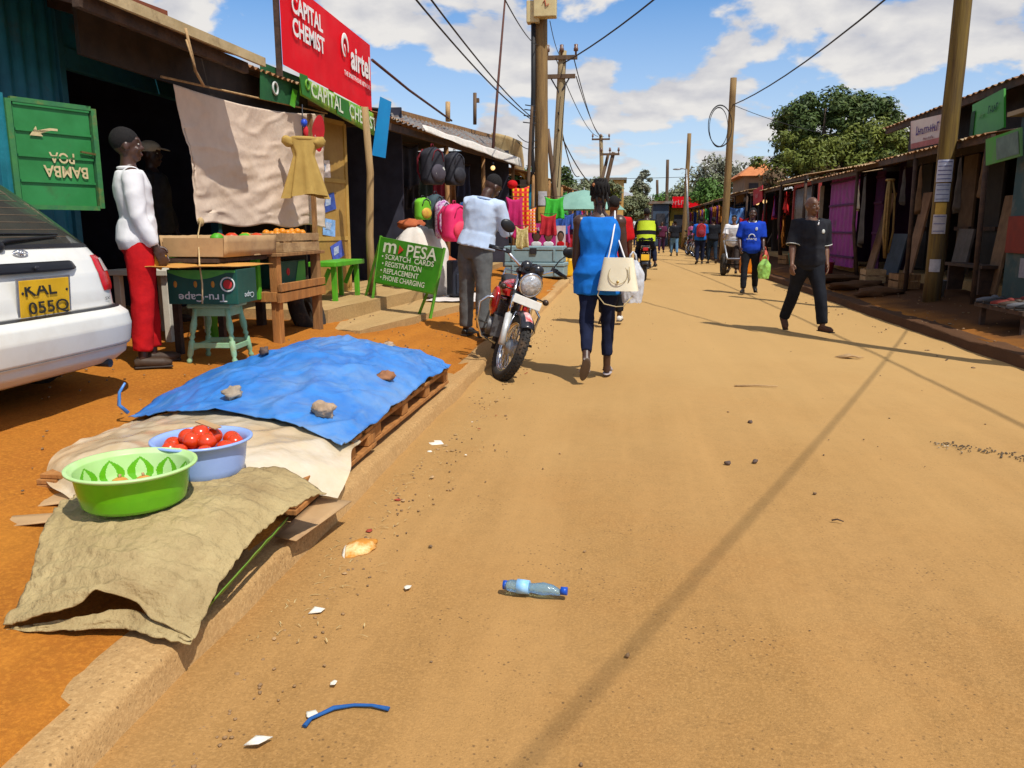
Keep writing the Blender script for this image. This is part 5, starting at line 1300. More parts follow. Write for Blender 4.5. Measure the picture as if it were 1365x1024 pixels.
shell(sorted(set([l[0] for l in LV if l[0] <= .553] + zr(.2, .553, 16))), 140).build('bumper', M('bumper_white', (.71, .70, .65), (.66, .65, .6), scale=3, rough=.38, bump=.02, spec=.5, dirtz=((.42, .29, .16), .14, .50), dirt=(.58, .53, .45), dscale=3, dmin=.5, dmax=.75), t)
q = MB(); 
q.grid(40, 1, lambda u, v: Vector((rearx(-.8 + 1.6 * u, .3375, .002 + .004), -.8 + 1.6 * u, .334 + .007 * v))); q.build('bumper_groove', M('groove_grey', (.3, .28, .25), bump=0), t)
glass = M('car_glass', (.03, .032, .03), (.05, .05, .042), scale=1.2, rough=.06, bump=0, spec=.8)
def gq(y0, y1, z0, z1, off, nu=24, nv=10, tp_=None):
    def f(u, v):
        z = z0 + (z1 - z0) * v; w_ = (y0 + (y1 - y0) * u) * (lev(z)[1] / lev(z0)[1]) if tp_ is None else (y0 + (y1 - y0) * u) * (1 + (tp_ - 1) * v)
        return Vector((rearx(w_, z, off), w_, z))
    return MB().grid(nu, nv, f)
gl = gq(-.66, .66, .925, 1.335, .008).build('rear_window', glass, t)
for k in range(9):
    pass
q = MB()
for k in range(8):
    z = .97 + .04 * k; q.grid(16, 1, lambda u, v, z=z: Vector((rearx((-.5 + u) * lev(z)[1] / lev(.95)[1], z + .003 * v, .0105), (-.5 + u) * lev(z)[1] / lev(.95)[1], z + .003 * v)))
q.build('heater_wires', M('heater', (.12, .08, .05), bump=0), gl)
q = MB()
for (ya, yb, za, zb) in ((-.66, .66, .913, .932),): q = gq(ya, yb, za, zb, .012, 30, 2)
q.build('window_seal', trim_black, t)
q = MB(); rx = lambda y, z, o: (rearx(y, z, o), y, z)                # wiper
q.tube([rx(-.12, .94, .03), rx(-.02, .955, .035), rx(.38, .975, .028)], [.014, .010, .006], 8); q.tube([rx(-.2, .99, .02), rx(.42, .985, .02)], .006, 6); q.ell(rx(-.14, .925, .02), (.035, .05, .035), n=12, m=8)
q.build('wiper', trim_black, t)
for s in (-1, 1):                                                    # side windows, doors' shut lines, wheels
    def sw(u, v, s=s):
        z = .96 + .36 * v; x = -3.0 + (2.75 - .35 * v) * u - .0 + (.52 * v if u < .5 else 0) * (1 - u * 2) ; x = -2.95 + .75 * v + (2.45 - 1.0 * v) * u
        return Vector((x, s * sidey(x, z, .006), z))
    MB().grid(24, 8, sw).build('side_window', glass, t)
    for xw in (-.80, -3.25):
        y = s * .80
        w_ = MB().ring((xw, y, .285), .215, .075, Matrix.Rotation(PI / 2, 3, 'X'), 36, 12).build('wheel', rubber, t)
        q = MB().lathe([(0, .03), (.06, .03), (.09, .02), (.15, .035), (.17, .06), (.17, -.06)], c=(xw, y + s * .01, .285), ax=Matrix.Rotation(-s * PI / 2, 3, 'X'), n=24); q.build('rim', metal_grey, w_)
    q = MB().box((-.80, s * .62, .42), (.70, .40, .42)); 
    MB().lathe([(.34, -.02), (.34, .02), (0, .021)], c=(-.80, s * .872, .36), ax=Matrix.Rotation(-s * PI / 2, 3, 'X'), n=30).build('wheel_arch', trim_black, t)
MB().box((-2.0, 0, .245), (3.4, 1.3, .12)).build('underbody', metal_dark, t)
# tail lamps
lamp_red = M('lamp_red', (.52, .008, .012), (.42, .006, .01), scale=30, rough=.12, bump=.1, bscale=120, spec=.7)
lamp_clear = M('lamp_clear', (.55, .52, .47), (.4, .38, .34), scale=30, rough=.15, bump=.2, bscale=120, spec=.7)
for s in (-1, 1):
    def lamp(z0, z1, ya, yb, off):
        def f(u, v):
            z = z0 + (z1 - z0) * v
            k = (z - .755) / .105
            w0 = ya + .03 * max(0, k) ** 2 + .01 * max(0, -k) ** 3; w1 = yb - .065 * max(0, k) ** 1.6 - .0 * max(0, -k) ** 4
            y = w0 + (w1 - w0) * u
            bul = off * (1 - (2 * u - 1) ** 6) * (1 - k ** 8 if abs(k) < 1 else 0)
            return Vector((rearx(y, z, .004 + bul), s * y, z))
        return MB().grid(14, 12, f)
    L_ = lamp(.655, .862, .525, .80, .014).build('tail_lamp', lamp_red, t)
    def mid(u, v):
        z = .768 + .075 * v; y = .578 + .19 * u - .075 * u * v ** 1.6 + .018 * v * (1 - u)
        return Vector((rearx(y, z, .022), s * y, z))
    MB().grid(10, 8, mid).build('reverse_lens', lamp_clear, L_)
# number plate
plate_y = M('plate_yellow', (.72, .42, .012), (.62, .35, .01), scale=7, rough=.4, bump=.03, dirt=(.5, .28, .03), dscale=6, dmin=.55, dmax=.75)
px_ = rearx(0, .66, .016)
pl = MB().box((px_, 0.0, .655), (.006, .37, .20), (0, .06, 0)).build('number_plate', plate_y, t, bevel=.002)
for s_, w_, h_, y_, z_, o_ in (('KAL', .235, .068, -.035, .706, .003), ('055Q', .305, .075, .012, .604, .005)): text_mb(s_, w_, h_, (px_ + .005, y_, z_), (0, 1, 0), (-.06, 0, 1), o_, bold=.016).build('registration', M('plate_black', (.02, .018, .012), bump=0), pl)
MB().box((px_ - .003, 0, .655), (.006, .40, .225), (0, .06, 0)).build('plate_frame', metal_grey, pl)
q = MB()
for y in (-.165, .165): q.ell((px_ + .004, y, .69), (.006, .010, .008), n=8, m=6)
q.build('screw', trim_black, pl)
def strip(u, v):
    y = -.42 + .76 * u; z = .792 + .05 * v; e = min(u, 1 - u) * 12
    return Vector((rearx(y, z, .006 + .035 * min(1, e) * (1 - .3 * abs(v - .6))), y, z + .008 * (1 - min(1, e)) * (1 - 2 * v)))
MB().grid(40, 5, strip).build('plate_garnish', trim_black, t, solid=.02)
MB().ell((rearx(0, .80, .045), -.02, .813), (.008, .018, .012), n=12, m=8).build('boot_lock', metal_dark, t)
q = MB(); bz = .888; cx_ = rearx(-.01, bz, .012)
AX = Matrix.Rotation(R(90 + 24), 3, 'Y')
q.ring((cx_, -.01, bz), .034, .0045, Matrix.Rotation(R(-22), 3, 'Y') @ Matrix.Rotation(PI / 2, 3, 'Y') @ Matrix.Diagonal((.55, 1.4, 1)), 28, 8)
for y in (-.014, 0, .014): q.tube([(cx_ + .006, -.01 + y * .6, bz - .016), (cx_ - .001, -.01 + y * 1.3, bz + .016)], .0045, 6)
q.build('maker_emblem', chrome, t)
text_mb('SX', .05, .018, (rearx(.55, .605, .004), .55, .608), (-.10, 1, 0), (-.06, 0, 1), .004).build('model_badge', M('badge_grey', (.12, .12, .12), bump=0), t)
q = gq(-.80, .80, .5555, .5635, .006, 60, 1); q.build('shut_line', trim_black, t)
for s in (-1, 1):
    q = MB().grid(1, 10, lambda u, v: Vector((rearx(s * (.735 + .008 * u - .06 * v ** 2), .565 + .34 * v, .003), s * (.735 + .008 * u - .06 * v ** 2), .565 + .34 * v))); q.build('shut_line', trim_black, t)
MB().cyl((.02, .45, .23), (-.2, .45, .24), .025, 12).build('exhaust_pipe', metal_dark, t)

# ------------------------------------------------------------------ motorcycle by the kerb, front wheel towards the viewer
red_paint = M('tank_red', (.50, .006, .010), (.42, .005, .008), scale=4, rough=.18, bump=0, spec=.6, coat=.6)
def motorcycle(name, label, loc, rz, lean, steer, full=True, paint=red_paint):
    """local axes: y forward (front wheel at y=+.62), z up"""
    t = thing(name, label, 'motorcycle', loc)
    t.rotation_euler = (0, lean, rz)
    Wr, fy, ry = .305, .62, -.63
    S = Matrix.Translation((0, .45, 0)) @ Matrix.Rotation(steer, 4, Vector((0, -.42, .9)).normalized()) @ Matrix.Translation((0, -.45, 0))
    hx = Matrix.Rotation(PI / 2, 3, 'Y')
    def wheel(y, mv=None):
        q = MB(); q.ring((0, y, Wr), Wr - .045, .047, hx, 48, 14)
        q.v = [Vector((p.x, p.y, p.z)) for p in q.v]
        mvp = (lambda q: q.move(mv)) if mv else (lambda q: q)
        w_ = mvp(q).build('wheel', rubber, t)
        q = MB()                                   # tread blocks
        for i in range(44):
            a = 2 * PI * i / 44
            for s in (-1, 0, 1):
                aa = a + (.5 * 2 * PI / 44 if s else 0)
                c = Vector((s * .026, y + math.cos(aa) * (Wr - (.008 if s else -.001)), Wr + math.sin(aa) * (Wr - (.008 if s else -.001))))
                q.box(c, (.021, .028, .014), Matrix.Rotation(aa - PI / 2, 3, 'X') @ Matrix.Rotation(-s * .6, 3, 'Y'))
        if full: mvp(q).build('tread', rubber, w_)
        q = MB(); q.ring((0, y, Wr), Wr - .088, .014, hx @ Matrix.Diagonal((1, 1, 1.6)), 44, 8); q.ring((.024, y, Wr), Wr - .082, .006, hx, 44, 6); q.ring((-.024, y, Wr), Wr - .082, .006, hx, 44, 6)
        mvp(q).build('rim', chrome, w_)
        q = MB()
        for i in range(32 if full else 12):
            a = 2 * PI * i / (32 if full else 12); a2 = a + (.5 if i % 2 else -.5); s = 1 if (i // 2) % 2 else -1
            q.tube([(s * .03, y + .055 * math.cos(a2), Wr + .055 * math.sin(a2)), (s * .004, y + (Wr - .09) * math.cos(a), Wr + (Wr - .09) * math.sin(a))], .0022, 4, caps=False)
        mvp(q).build('spokes', chrome, w_)
        q = MB(); q.lathe([(0, -.06), (.03, -.06), (.045, -.045), (.075, -.04), (.078, .03), (.04, .04), (.03, .06), (0, .06)], c=(0, y, Wr), ax=hx, n=24); mvp(q).build('hub', metal_grey, w_)
        return w_
    wheel(fy, S); wheel(ry)
    q = MB()
    for s in (-1, 1):
        q.tube([(s * .095, fy, Wr), (s * .095, fy - .12, Wr + .26)], .031, 14); 
    q.move(S).build('fork_slider', M('fork_white', (.72, .72, .7), rough=.35, metal=.3, bump=0), t)
    q = MB()
    for s in (-1, 1): q.tube([(s * .095, fy - .11, Wr + .24), (s * .095, fy - .29, Wr + .66)], .018, 12)
    q.move(S).build('fork_tube', chrome, t)
    q = MB(); q.box((0, fy - .20, Wr + .44), (.24, .07, .04), (.42, 0, 0)); q.box((0, fy - .285, Wr + .645), (.24, .07, .035), (.42, 0, 0)); q.move(S).build('yoke', metal_dark, t)
    q = MB().grid(30, 8, lambda u, v: Vector(((v - .5) * .15, fy + math.cos(R(44 + 106 * u)) * (Wr + .035 - .045 * abs(2 * v - 1) ** 2), Wr + math.sin(R(44 + 106 * u)) * (Wr + .035 - .045 * abs(2 * v - 1) ** 2))))
    fen = q.move(S).build('front_fender', M('fender_black', (.02, .02, .024), rough=.25, bump=0, spec=.6), t, solid=.004)
    q = MB().grid(12, 4, lambda u, v: Vector(((v - .5) * .10, fy + math.cos(R(56 + 26 * u)) * (Wr + .041 - .03 * abs(2 * v - 1) ** 2), Wr + math.sin(R(56 + 26 * u)) * (Wr + .041 - .03 * abs(2 * v - 1) ** 2)))); q.move(S).build('sticker', M('sticker', (.7, .68, .66), (.5, .05, .05), scale=14, bump=0), fen)
    q = MB()
    for s in (-1, 1): q.tube([(s * .075, fy + .02, Wr + .05), (s * .085, fy - .02, Wr + .18), (s * .07, fy - .04, Wr + .31)], .008, 6)
    q.move(S).build('fender_stay', chrome, t)
    # head lamp, number bar, clocks
    hl_c = Vector((0, fy - .14, Wr + .56)); fd = Vector((0, 1, -.12)).normalized()
    fm = Matrix((Vector((1, 0, 0)), Vector((0, .12, 1)).normalized(), Vector((0, -1, .12)).normalized())).transposed()
    q = MB().lathe([(.0, .16), (.05, .15), (.085, .10), (.098, .03), (.1, 0)], c=hl_c, ax=fm, n=30); hl = q.move(S).build('headlamp', M('fender_black', (.02, .02, .02)), t)
    q = MB().ring(hl_c, .10, .012, fm, 36, 8); q.move(S).build('lamp_ring', chrome, hl)
    q = MB().lathe([(.096, -.002), (.085, -.02), (.05, -.034), (0, -.04)], c=hl_c, ax=fm, n=30); q.move(S).build('lamp_glass', M('lamp_glass', (.72, .73, .74), (.4, .42, .45), scale=26, rough=.1, bump=.5, bscale=40, spec=.8, metal=.35), hl)
    q = MB().box((0, fy - .06, Wr + .415), (.27, .012, .075), (.12, 0, 0)); q.move(S).build('number_bar', white_paint, t, bevel=.004)
    q = MB()
    for s in (-1, 1): q.ell((s * .055, fy - .27, Wr + .70), (.058, .05, .055), n=16, m=10)
    q.box((0, fy - .26, Wr + .68), (.2, .05, .09)); q.move(S).build('clocks', M('fender_black', (.02, .02, .02)), t, bevel=.01)
    q = MB(); q.tube([(-.39, fy - .44, Wr + .74), (-.25, fy - .38, Wr + .76), (-.12, fy - .30, Wr + .69), (.12, fy - .30, Wr + .69), (.25, fy - .38, Wr + .76), (.39, fy - .44, Wr + .74)], .0125, 10); hb = q.move(S).build('handlebar', chrome, t)
    for s in (-1, 1):
        q = MB(); q.tube([(s * .28, fy - .395, Wr + .757), (s * .40, fy - .445, Wr + .738)], .019, 12); q.move(S).build('grip', black_plastic, hb)
        q = MB(); q.tube([(s * .24, fy - .35, Wr + .755), (s * .33, fy - .345, Wr + .745), (s * .39, fy - .37, Wr + .735)], .006, 6); q.box((s * .24, fy - .37, Wr + .76), (.05, .04, .04)); q.move(S).build('lever', metal_dark, hb)
        q = MB(); q.tube([(s * .22, fy - .36, Wr + .77), (s * .25, fy - .37, Wr + .86), (s * .30, fy - .38, Wr + .93)], .006, 6); mr = q.move(S).build('mirror', black_plastic, t)
        q = MB().ell((s * .325, fy - .385, Wr + .965), (.075, .025, .052), (0, -s * .25, 0), 18, 12); q.move(S).build('mirror_head', black_plastic, mr)
        q = MB(); q.tube([(s * .10, fy - .20, Wr + .47), (s * .20, fy - .20, Wr + .465)], .008, 6); q.ell((s * .215, fy - .195, Wr + .465), (.03, .035, .028), n=12, m=8); q.move(S).build('indicator', M('lamp_amber', (.05, .03, .02), rough=.3, bump=0), t)
    # tank, seat, side panels, frame
    def tank(u, v):
        y = .30 - .48 * u; a = PI * (-.15 + 1.3 * v)
        w_ = .135 * (math.sin(PI * min(1, .18 + .75 * (1 - u)))) ** .55; hgt = .115 * (math.sin(PI * (.12 + .8 * (1 - u) * .9))) ** .6
        return Vector((w_ * math.cos(a), y, .74 + hgt * math.sin(a)))
    q = MB().grid(18, 18, tank); q.add([tank(0, i / 18) for i in range(19)], [tuple(range(19))]); q.add([tank(1, i / 18) for i in range(19)], [tuple(range(19))[::-1]]); q.build('fuel_tank', paint, t)
    for s in (-1, 1):
        q = MB().ell((s * .15, .30, .64), (.035, .12, .13), (.25, 0, s * .22), 16, 12); q.build('tank_shroud', paint, t)
        q = MB().ell((s * .11, -.22, .60), (.025, .15, .10), n=14, m=10); q.build('side_panel', paint, t)
    q = MB().grid(20, 10, lambda u, v: Vector(((v - .5) * (.20 + .06 * u), -.12 - .58 * u, .78 + .03 * u + .02 * math.sin(PI * u) + .045 * (1 - (2 * v - 1) ** 4)))); q.build('seat', leather_black, t, solid=.07)
    q = MB(); q.tube([(0, .30, .86), (0, .22, .55), (0, .12, .28), (0, -.25, .26), (0, -.3, .62), (0, .2, .72)], .02, 8)
    for s in (-1, 1): q.tube([(s * .05, -.25, .5), (s * .08, ry, Wr)], .018, 8); q.tube([(s * .10, -.2, .72), (s * .11, -.72, .80)], .013, 8); q.tube([(s * .115, -.50, .76), (s * .115, ry + .02, Wr + .04)], .02, 10)
    q.build('frame', metal_dark, t)
    q = MB(); q.box((0, .03, .40), (.22, .30, .20)); q.cyl((0, .06, .46), (0, .14, .66), .075, 14); [q.cyl((0, .07 + .008 * i * 1.0, .50 + .018 * i), (0, .071 + .008 * i, .507 + .018 * i), .10, 16) for i in range(8)]
    for s in (-1, 1): q.cyl((s * .09, .0, .37), (s * .155, .0, .37), .085, 18)
    q.build('engine', M('engine_grey', (.16, .16, .165), rough=.5, metal=.6, bump=.2), t, bevel=.006)
    q = MB(); q.tube([(-.04, .18, .56), (-.10, .28, .42), (-.13, .12, .24), (-.15, -.3, .27), (-.16, -.55, .36)], [.02, .02, .022, .03, .035], 10) ; q.tube([(-.16, -.52, .35), (-.17, -.85, .43)], [.042, .045], 14); q.build('exhaust', chrome, t)
    q = MB()                                           # crash bar
    for s in (-1, 1): q.tube([(s * .05, .33, .68), (s * .22, .36, .66), (s * .275, .37, .60), (s * .26, .36, .44), (s * .19, .33, .30), (s * .05, .28, .26)], .0125, 10)
    q.build('crash_bar', chrome, t)
    for s in (-1, 1):
        q = MB(); q.tube([(s * .10, -.04, .27), (s * .24, -.05, .265)], .008, 6); q.box((s * .265, -.05, .268), (.10, .035, .022)); q.build('foot_peg', rubber, t, bevel=.004)
        q = MB(); q.tube([(s * .12, -.36, .34), (s * .22, -.37, .35)], .008, 6); q.box((s * .24, -.37, .35), (.08, .03, .02)); q.build('rear_peg', rubber, t, bevel=.004)
    q = MB(); q.tube([(-.13, .0, .37), (-.19, .12, .36), (-.24, .14, .36)], .008, 6); q.build('gear_lever', metal_dark, t)
    q = MB(); q.tube([(-.10, -.06, .27), (-.24, -.1, .02)], .012, 8); q.box((-.25, -.10, .012), (.07, .05, .012)); q.build('side_stand', metal_dark, t)
    q = MB().grid(18, 6, lambda u, v: Vector(((v - .5) * .19, ry + math.cos(R(60 + 105 * u)) * (Wr + .06), Wr + math.sin(R(60 + 105 * u)) * (Wr + .06) + .02 - .03 * abs(2 * v - 1) ** 2))); q.build('rear_fender', M('fender_black', (.02, .02, .02)), t, solid=.004)
    q = MB().box((0, ry - .26, .80), (.13, .06, .08)); q.build('tail_lamp', lamp_red, t, bevel=.015)
    q = MB().box((0, ry - .32, .60), (.20, .008, .15), (-.25, 0, 0)); q.build('number_plate', plate_y, t)
    q = MB(); q.tube([(.11, -.72, .80), (.1, -.92, .88), (-.1, -.92, .88), (-.11, -.72, .80)], .011, 8); q.build('grab_rail', chrome, t)
    return t
motorcycle('motorcycle', 'red and black motorcycle with chrome crash bars parked against the kerb', (-1.20, 7.42, gz(-1.0, 7.42) + .012), R(180 + 9), -R(15), R(18))
# ------------------------------------------------------------------ the people further along the street
F_ = dict(vox=.014, fingers=False, eyes=False)
# man in black crossing towards the viewer
P6 = person('bald man in a black T-shirt and dark trousers walking towards the viewer on the right', (2.36, 10.72, gz(2.36, 10.72)), 196, 1.70, legs=((23, 8, 2, 0), (-18, 12, 3, 24)), arms=((-6, 10, 32, 10), (10, 13, 16, -4)), head=(14, 0), skin=skin_mid,
            shirt=cloth('tee_black', (.022, .023, .028), (.013, .013, .018)), sleeve=.98, shirt_z=.84, loose=.028, trousers=cloth('trs_black', (.014, .016, .022), (.009, .01, .014)), tl=.020, hem=.02, hair=None, vox=.0075, girth=1.12, shoe=M('sandal', (.10, .045, .025), bump=.1))
tp = P6['tp']
q = MB(); q.tube([tp(-.075, -.02, 1.452), tp(-.055, .07, 1.42), tp(0, .118, 1.35), tp(.055, .07, 1.42), tp(.075, -.02, 1.452)], .008, 6); body_part(P6, 'neck_trim', q, charcoal)
q = MB(); q.tube([tp(-.058, .085, 1.425), tp(-.028, .125, 1.37)], .011, 6); body_part(P6, 'white_collar_edge', q, white_cloth)
q = MB(); q.ell(tp(-.095, .148, 1.29), (.022, .008, .028), n=10, m=8); body_part(P6, 'chest_emblem', q, white_ink)
for s in (-1, 1):
    sh, el, wr_, d2 = P6['A'][s]; d = (el - sh).normalized(); m_ = d.to_track_quat('Z', 'Y').to_matrix()
    q = MB().ring(sh.lerp(el, .95), .082, .006, m_, 24, 6); body_part(P6, 'sleeve_piping', q, white_ink)
# man in the blue football shirt
jersey = cloth('jersey_blue', (.012, .06, .50), (.008, .04, .38), scale=4)
P7 = person('man in a royal blue football shirt with white collar walking towards the viewer', (2.66, 17.4, gz(2.66, 17.4)), 172, 1.74, legs=((-12, 10, 3, 14), (13, 4, 3, 0)), arms=((8, 8, 22, 0), (4, 12, 38, 14)), skin=skin_deep, shirt=jersey, sleeve=.95, loose=.034, shirt_z=.80, trousers=cloth('trs_black', (.014, .016, .022)), tl=.012, hem=.02, shoe=leather_black, hair='shaved', vox=.011, fingers=True, girth=1.1)
tp = P7['tp']
q = MB(); q.tube([tp(-.075, -.02, 1.455), tp(-.055, .07, 1.425), tp(0, .122, 1.375), tp(.055, .07, 1.425), tp(.075, -.02, 1.455)], .012, 6); body_part(P7, 'white_collar', q, white_cloth)
q = MB().ell(tp(-.085, .158, 1.30), (.028, .008, .036), n=12, m=8); body_part(P7, 'club_badge', q, M('badge_pale', (.55, .62, .8), bump=0))
q = MB(); q.tube([tp(.06 * math.cos(PI * i / 10), .172, 1.135 + .06 * math.sin(PI * i / 10)) for i in range(11)], .012, 6)
q2 = text_mb('chang', .20, .06, tp(0, .178, 1.10), (-1, 0, 0), (0, 0, 1), .0)
q2.v = [Vector((p.x, -p.y if False else p.y, p.z)) for p in q2.v]
body_part(P7, 'shirt_print', join(q, q2), M('print_pale', (.6, .66, .75), bump=0))
hw = P7['hand'][-1]
carrier('pale green plastic bag carried by the man in the blue football shirt', hw + Vector((.04, -.02, -.50)), .13, .40, M('bag_green', (.35, .62, .14), (.25, .5, .1), scale=9, rough=.4, bump=.3), 5)
carrier('pink and red plastic bag carried behind the pale green bag', hw + Vector((.05, .10, -.26)), .09, .34, M('bag_pink', (.6, .08, .12), (.65, .18, .05), scale=7, rough=.4, bump=.3), 8)
# red shirt in front of the woman
P4 = person('person in a red top walking ahead of the woman in blue', (-.13, 10.9, gz(-.13, 10.9)), 2, 1.66, legs=((-10, 10, 3, 20), (10, 3, 3, 0)), shirt=red_cloth, sleeve=.9, loose=.03, shirt_z=.82, trousers=black_cloth, tl=.012, shoe=white_paint, hair='short', **F_)
# rider in the hi-vis vest
mt = motorcycle('motorcycle', 'dark motorcycle with yellow rear plate ridden away by the hi-vis rider', (.60, 21.3, 0), R(-2), 0, 0, False, M('tank_dark', (.12, .01, .012), rough=.3, bump=0))
P5 = person('rider in a fluorescent yellow vest sitting on the dark motorcycle', (.59, 20.98, .08), -2, 1.74, legs=((66, 82, 16, 0), (66, 82, 16, 0)), arms=((42, 12, 26, -4), (42, 12, 26, -4)), lean=8, skin=skin_deep, shirt=black_cloth, sleeve=1.9, loose=.03, trousers=navy, tl=.012, shoe=leather_black, hair='short', **F_)
P5['t'].location.z = .34
tp = P5['tp']; hv = M('hivis', (.55, .72, .03), (.48, .64, .02), rough=.6, bump=.1, scale=6)
def vest(z0, z1, mat, nm, e=.055):
    n = 24; prof = [(z, .165 + e * .9 - .02 * abs(z - 1.1) , .115 + e) for z in (z0, (z0 + z1) / 2, z1)]
    vs = sum([[tp(rx * 1.1 * math.cos(a), ry * 1.05 * math.sin(a), z) for a in [2 * PI * i / n for i in range(n)]] for z, rx, ry in prof], [])
    fs = [(i * n + j, i * n + (j + 1) % n, (i + 1) * n + (j + 1) % n, (i + 1) * n + j) for i in range(2) for j in range(n)]
    body_part(P5, nm, MB().add(vs, fs, True), mat)
vest(.90, 1.06, hv, 'vest_panel'); vest(1.06, 1.16, black_cloth, 'vest_band', .058); vest(1.16, 1.40, hv, 'vest_panel')
# pair walking away on the right: red backpack and black shirt
blue_tee = cloth('blue_tee', (.015, .13, .50), (.01, .09, .38))
P10 = person('person in a blue shirt with a red backpack walking away', (2.93, 31.6, gz(2.93, 31)), 4, 1.76, legs=((-10, 12, 3, 16), (9, 3, 3, 0)), shirt=blue_tee, sleeve=.95, loose=.04, trousers=navy, tl=.018, shoe=leather_black, hair='short', **F_)
P9 = person('person in a black T-shirt walking away beside the red backpack', (3.50, 32.6, gz(3.5, 32)), 2, 1.78, legs=((9, 4, 3, 0), (-11, 12, 3, 14)), shirt=black_cloth, sleeve=.9, loose=.035, trousers=cloth('jean_dark', (.02, .035, .06)), tl=.014, shoe=shoe_brown, hair='short', **F_)
def backpack(label, c, rz, w_, h_, d_, mat, pocket, group=None, print_=None, strap=None):
    t = thing('backpack', label, 'backpack', tuple(c), rz, group)
    def f(u, v):
        a = 2 * PI * u; top = min(1, (1 - v) * 5.5) ** .5 if v > .82 else min(1, .75 + v * 3)
        return Vector((w_ / 2 * math.copysign(abs(math.cos(a)) ** .6, math.cos(a)) * top, d_ / 2 * math.copysign(abs(math.sin(a)) ** .6, math.sin(a)) * (.55 + .45 * top), h_ * v))
    q = MB().grid(28, 18, f); q.add([f(i / 28, 0) for i in range(28)], [tuple(range(28))]); q.build('bag_body', mat, t)
    q = MB().ell((0, -d_ * .50, h_ * .30), (w_ * .38, d_ * .24, h_ * .24), n=18, m=12); q.build('front_pocket', pocket, t)
    q = MB(); q.tube([(-w_ * .32, -d_ * .48, h_ * .62), (-w_ * .2, -d_ * .5, h_ * .86), (0, -d_ * .46, h_ * .93), (w_ * .2, -d_ * .5, h_ * .86), (w_ * .32, -d_ * .48, h_ * .62)], .008, 6); q.build('zip', strap or metal_dark, t)
    q = MB(); q.tube([(-.03, 0, h_ * .97), (-.02, 0, h_ * 1.08), (.02, 0, h_ * 1.08), (.03, 0, h_ * .97)], .008, 6); q.build('handle', strap or metal_dark, t)
    for s in (-1, 1):
        q = MB(); q.tube([(s * w_ * .25, d_ * .4, h_ * .93), (s * w_ * .33, d_ * .75, h_ * .7), (s * w_ * .33, d_ * .75, h_ * .35), (s * w_ * .3, d_ * .45, h_ * .08)], .018, 6); q.build('strap', strap or metal_dark, t)
    if print_: MB().box((0, -d_ * .66, h_ * .34), (w_ * .5, .012, h_ * .09), (0, -.5, 0)).build('logo_patch', print_, t)
    return t
backpack('red backpack worn by the person in the blue shirt', (2.93, 31.40, 1.0), R(2), .34, .50, .22, M('pack_red', (.42, .02, .03), (.3, .015, .02), scale=6), M('pack_maroon', (.25, .02, .04), scale=6))
# white shirt pushing a handcart with jerricans
P8 = person('man in a white T-shirt pushing the handcart of jerricans', (3.34, 25.3, gz(3.34, 25)), 165, 1.74, legs=((16, 12, 4, 0), (-12, 14, 4, 18)), arms=((24, 10, 50, 6), (24, 10, 50, 6)), lean=8, skin=skin_mid, shirt=white_cloth, sleeve=.95, loose=.04, shirt_z=.84, trousers=cloth('trs_brown', (.06, .045, .04)), tl=.014, shoe=shoe_brown, hair='shaved', **F_)
t = thing('handcart', 'two-wheeled metal handcart loaded with jerricans', 'handcart', (3.45, 24.6, gz(3.4, 24.6)))
pipe = M('cart_pipe', (.5, .52, .55), rough=.4, metal=.6, bump=0)
q = MB(); q.tube([(-.42, .45, 1.02), (-.42, -.5, .52)], .022, 8); q.tube([(.48, .45, 1.02), (.48, -.5, .52)], .022, 8); q.tube([(-.42, .45, 1.02), (.48, .45, 1.02)], .024, 8); q.tube([(-.42, -.5, .52), (.48, -.5, .52)], .022, 8); q.tube([(-.42, .2, .88), (-.42, .3, 1.38), (.48, .3, 1.38), (.48, .2, .88)], .018, 8); q.build('frame', pipe, t)
for s in (-1, 1):
    w_ = MB().ring((.03 + s * .50, -.1, .33), .26, .075, Matrix.Rotation(PI / 2, 3, 'Y'), 28, 10).build('wheel', rubber, t)
    MB().cyl((.03 + s * .53, -.1, .33), (.03 + s * .47, -.1, .33), .17, 18).build('rim', metal_grey, w_)
MB().box((.03, -.2, .50), (.8, .7, .03)).build('deck', wood_dark, t)
MB().cyl((-.5, -.1, .33), (.55, -.1, .33), .02, 8).build('axle', metal_dark, t)
def jerrican(label, loc, rz, mat, s=1, group=None):
    t = thing('jerrican', label, 'jerrican', loc, rz, group); t.scale = (s, s, s)
    MB().box((0, 0, .15), (.27, .19, .30)).build('container', mat, t, bevel=.035)
    q = MB(); q.box((0, 0, .31), (.20, .14, .05), taper=.75); q.build('shoulder', mat, t, bevel=.012)
    q = MB(); q.tube([(-.09, 0, .32), (-.085, 0, .38), (.02, 0, .385), (.03, 0, .33)], .016, 8); q.build('handle', mat, t)
    MB().cyl((.085, 0, .33), (.085, 0, .385), .028, 12).build('cap', M('cap_dark', (.03, .03, .035), bump=0), t)
    return t
jy = M('jerry_yellow', (.75, .42, .01), (.66, .36, .01), scale=5, rough=.4, bump=.05); jo = M('jerry_orange', (.78, .24, .01), (.66, .19, .01), scale=5, rough=.4, bump=.05)
jerrican('orange jerrican hung low at the front of the handcart', (3.62, 24.05, .02), R(5), jo, 1.7)
jerrican('yellow jerrican stacked on the orange one on the handcart', (3.64, 24.1, .62), R(-4), jy, 1.35)
jerrican('yellow jerrican standing on the kerb beside the grey trunks', (-1.42, 20.0, .13), R(20), jy, 1.5)
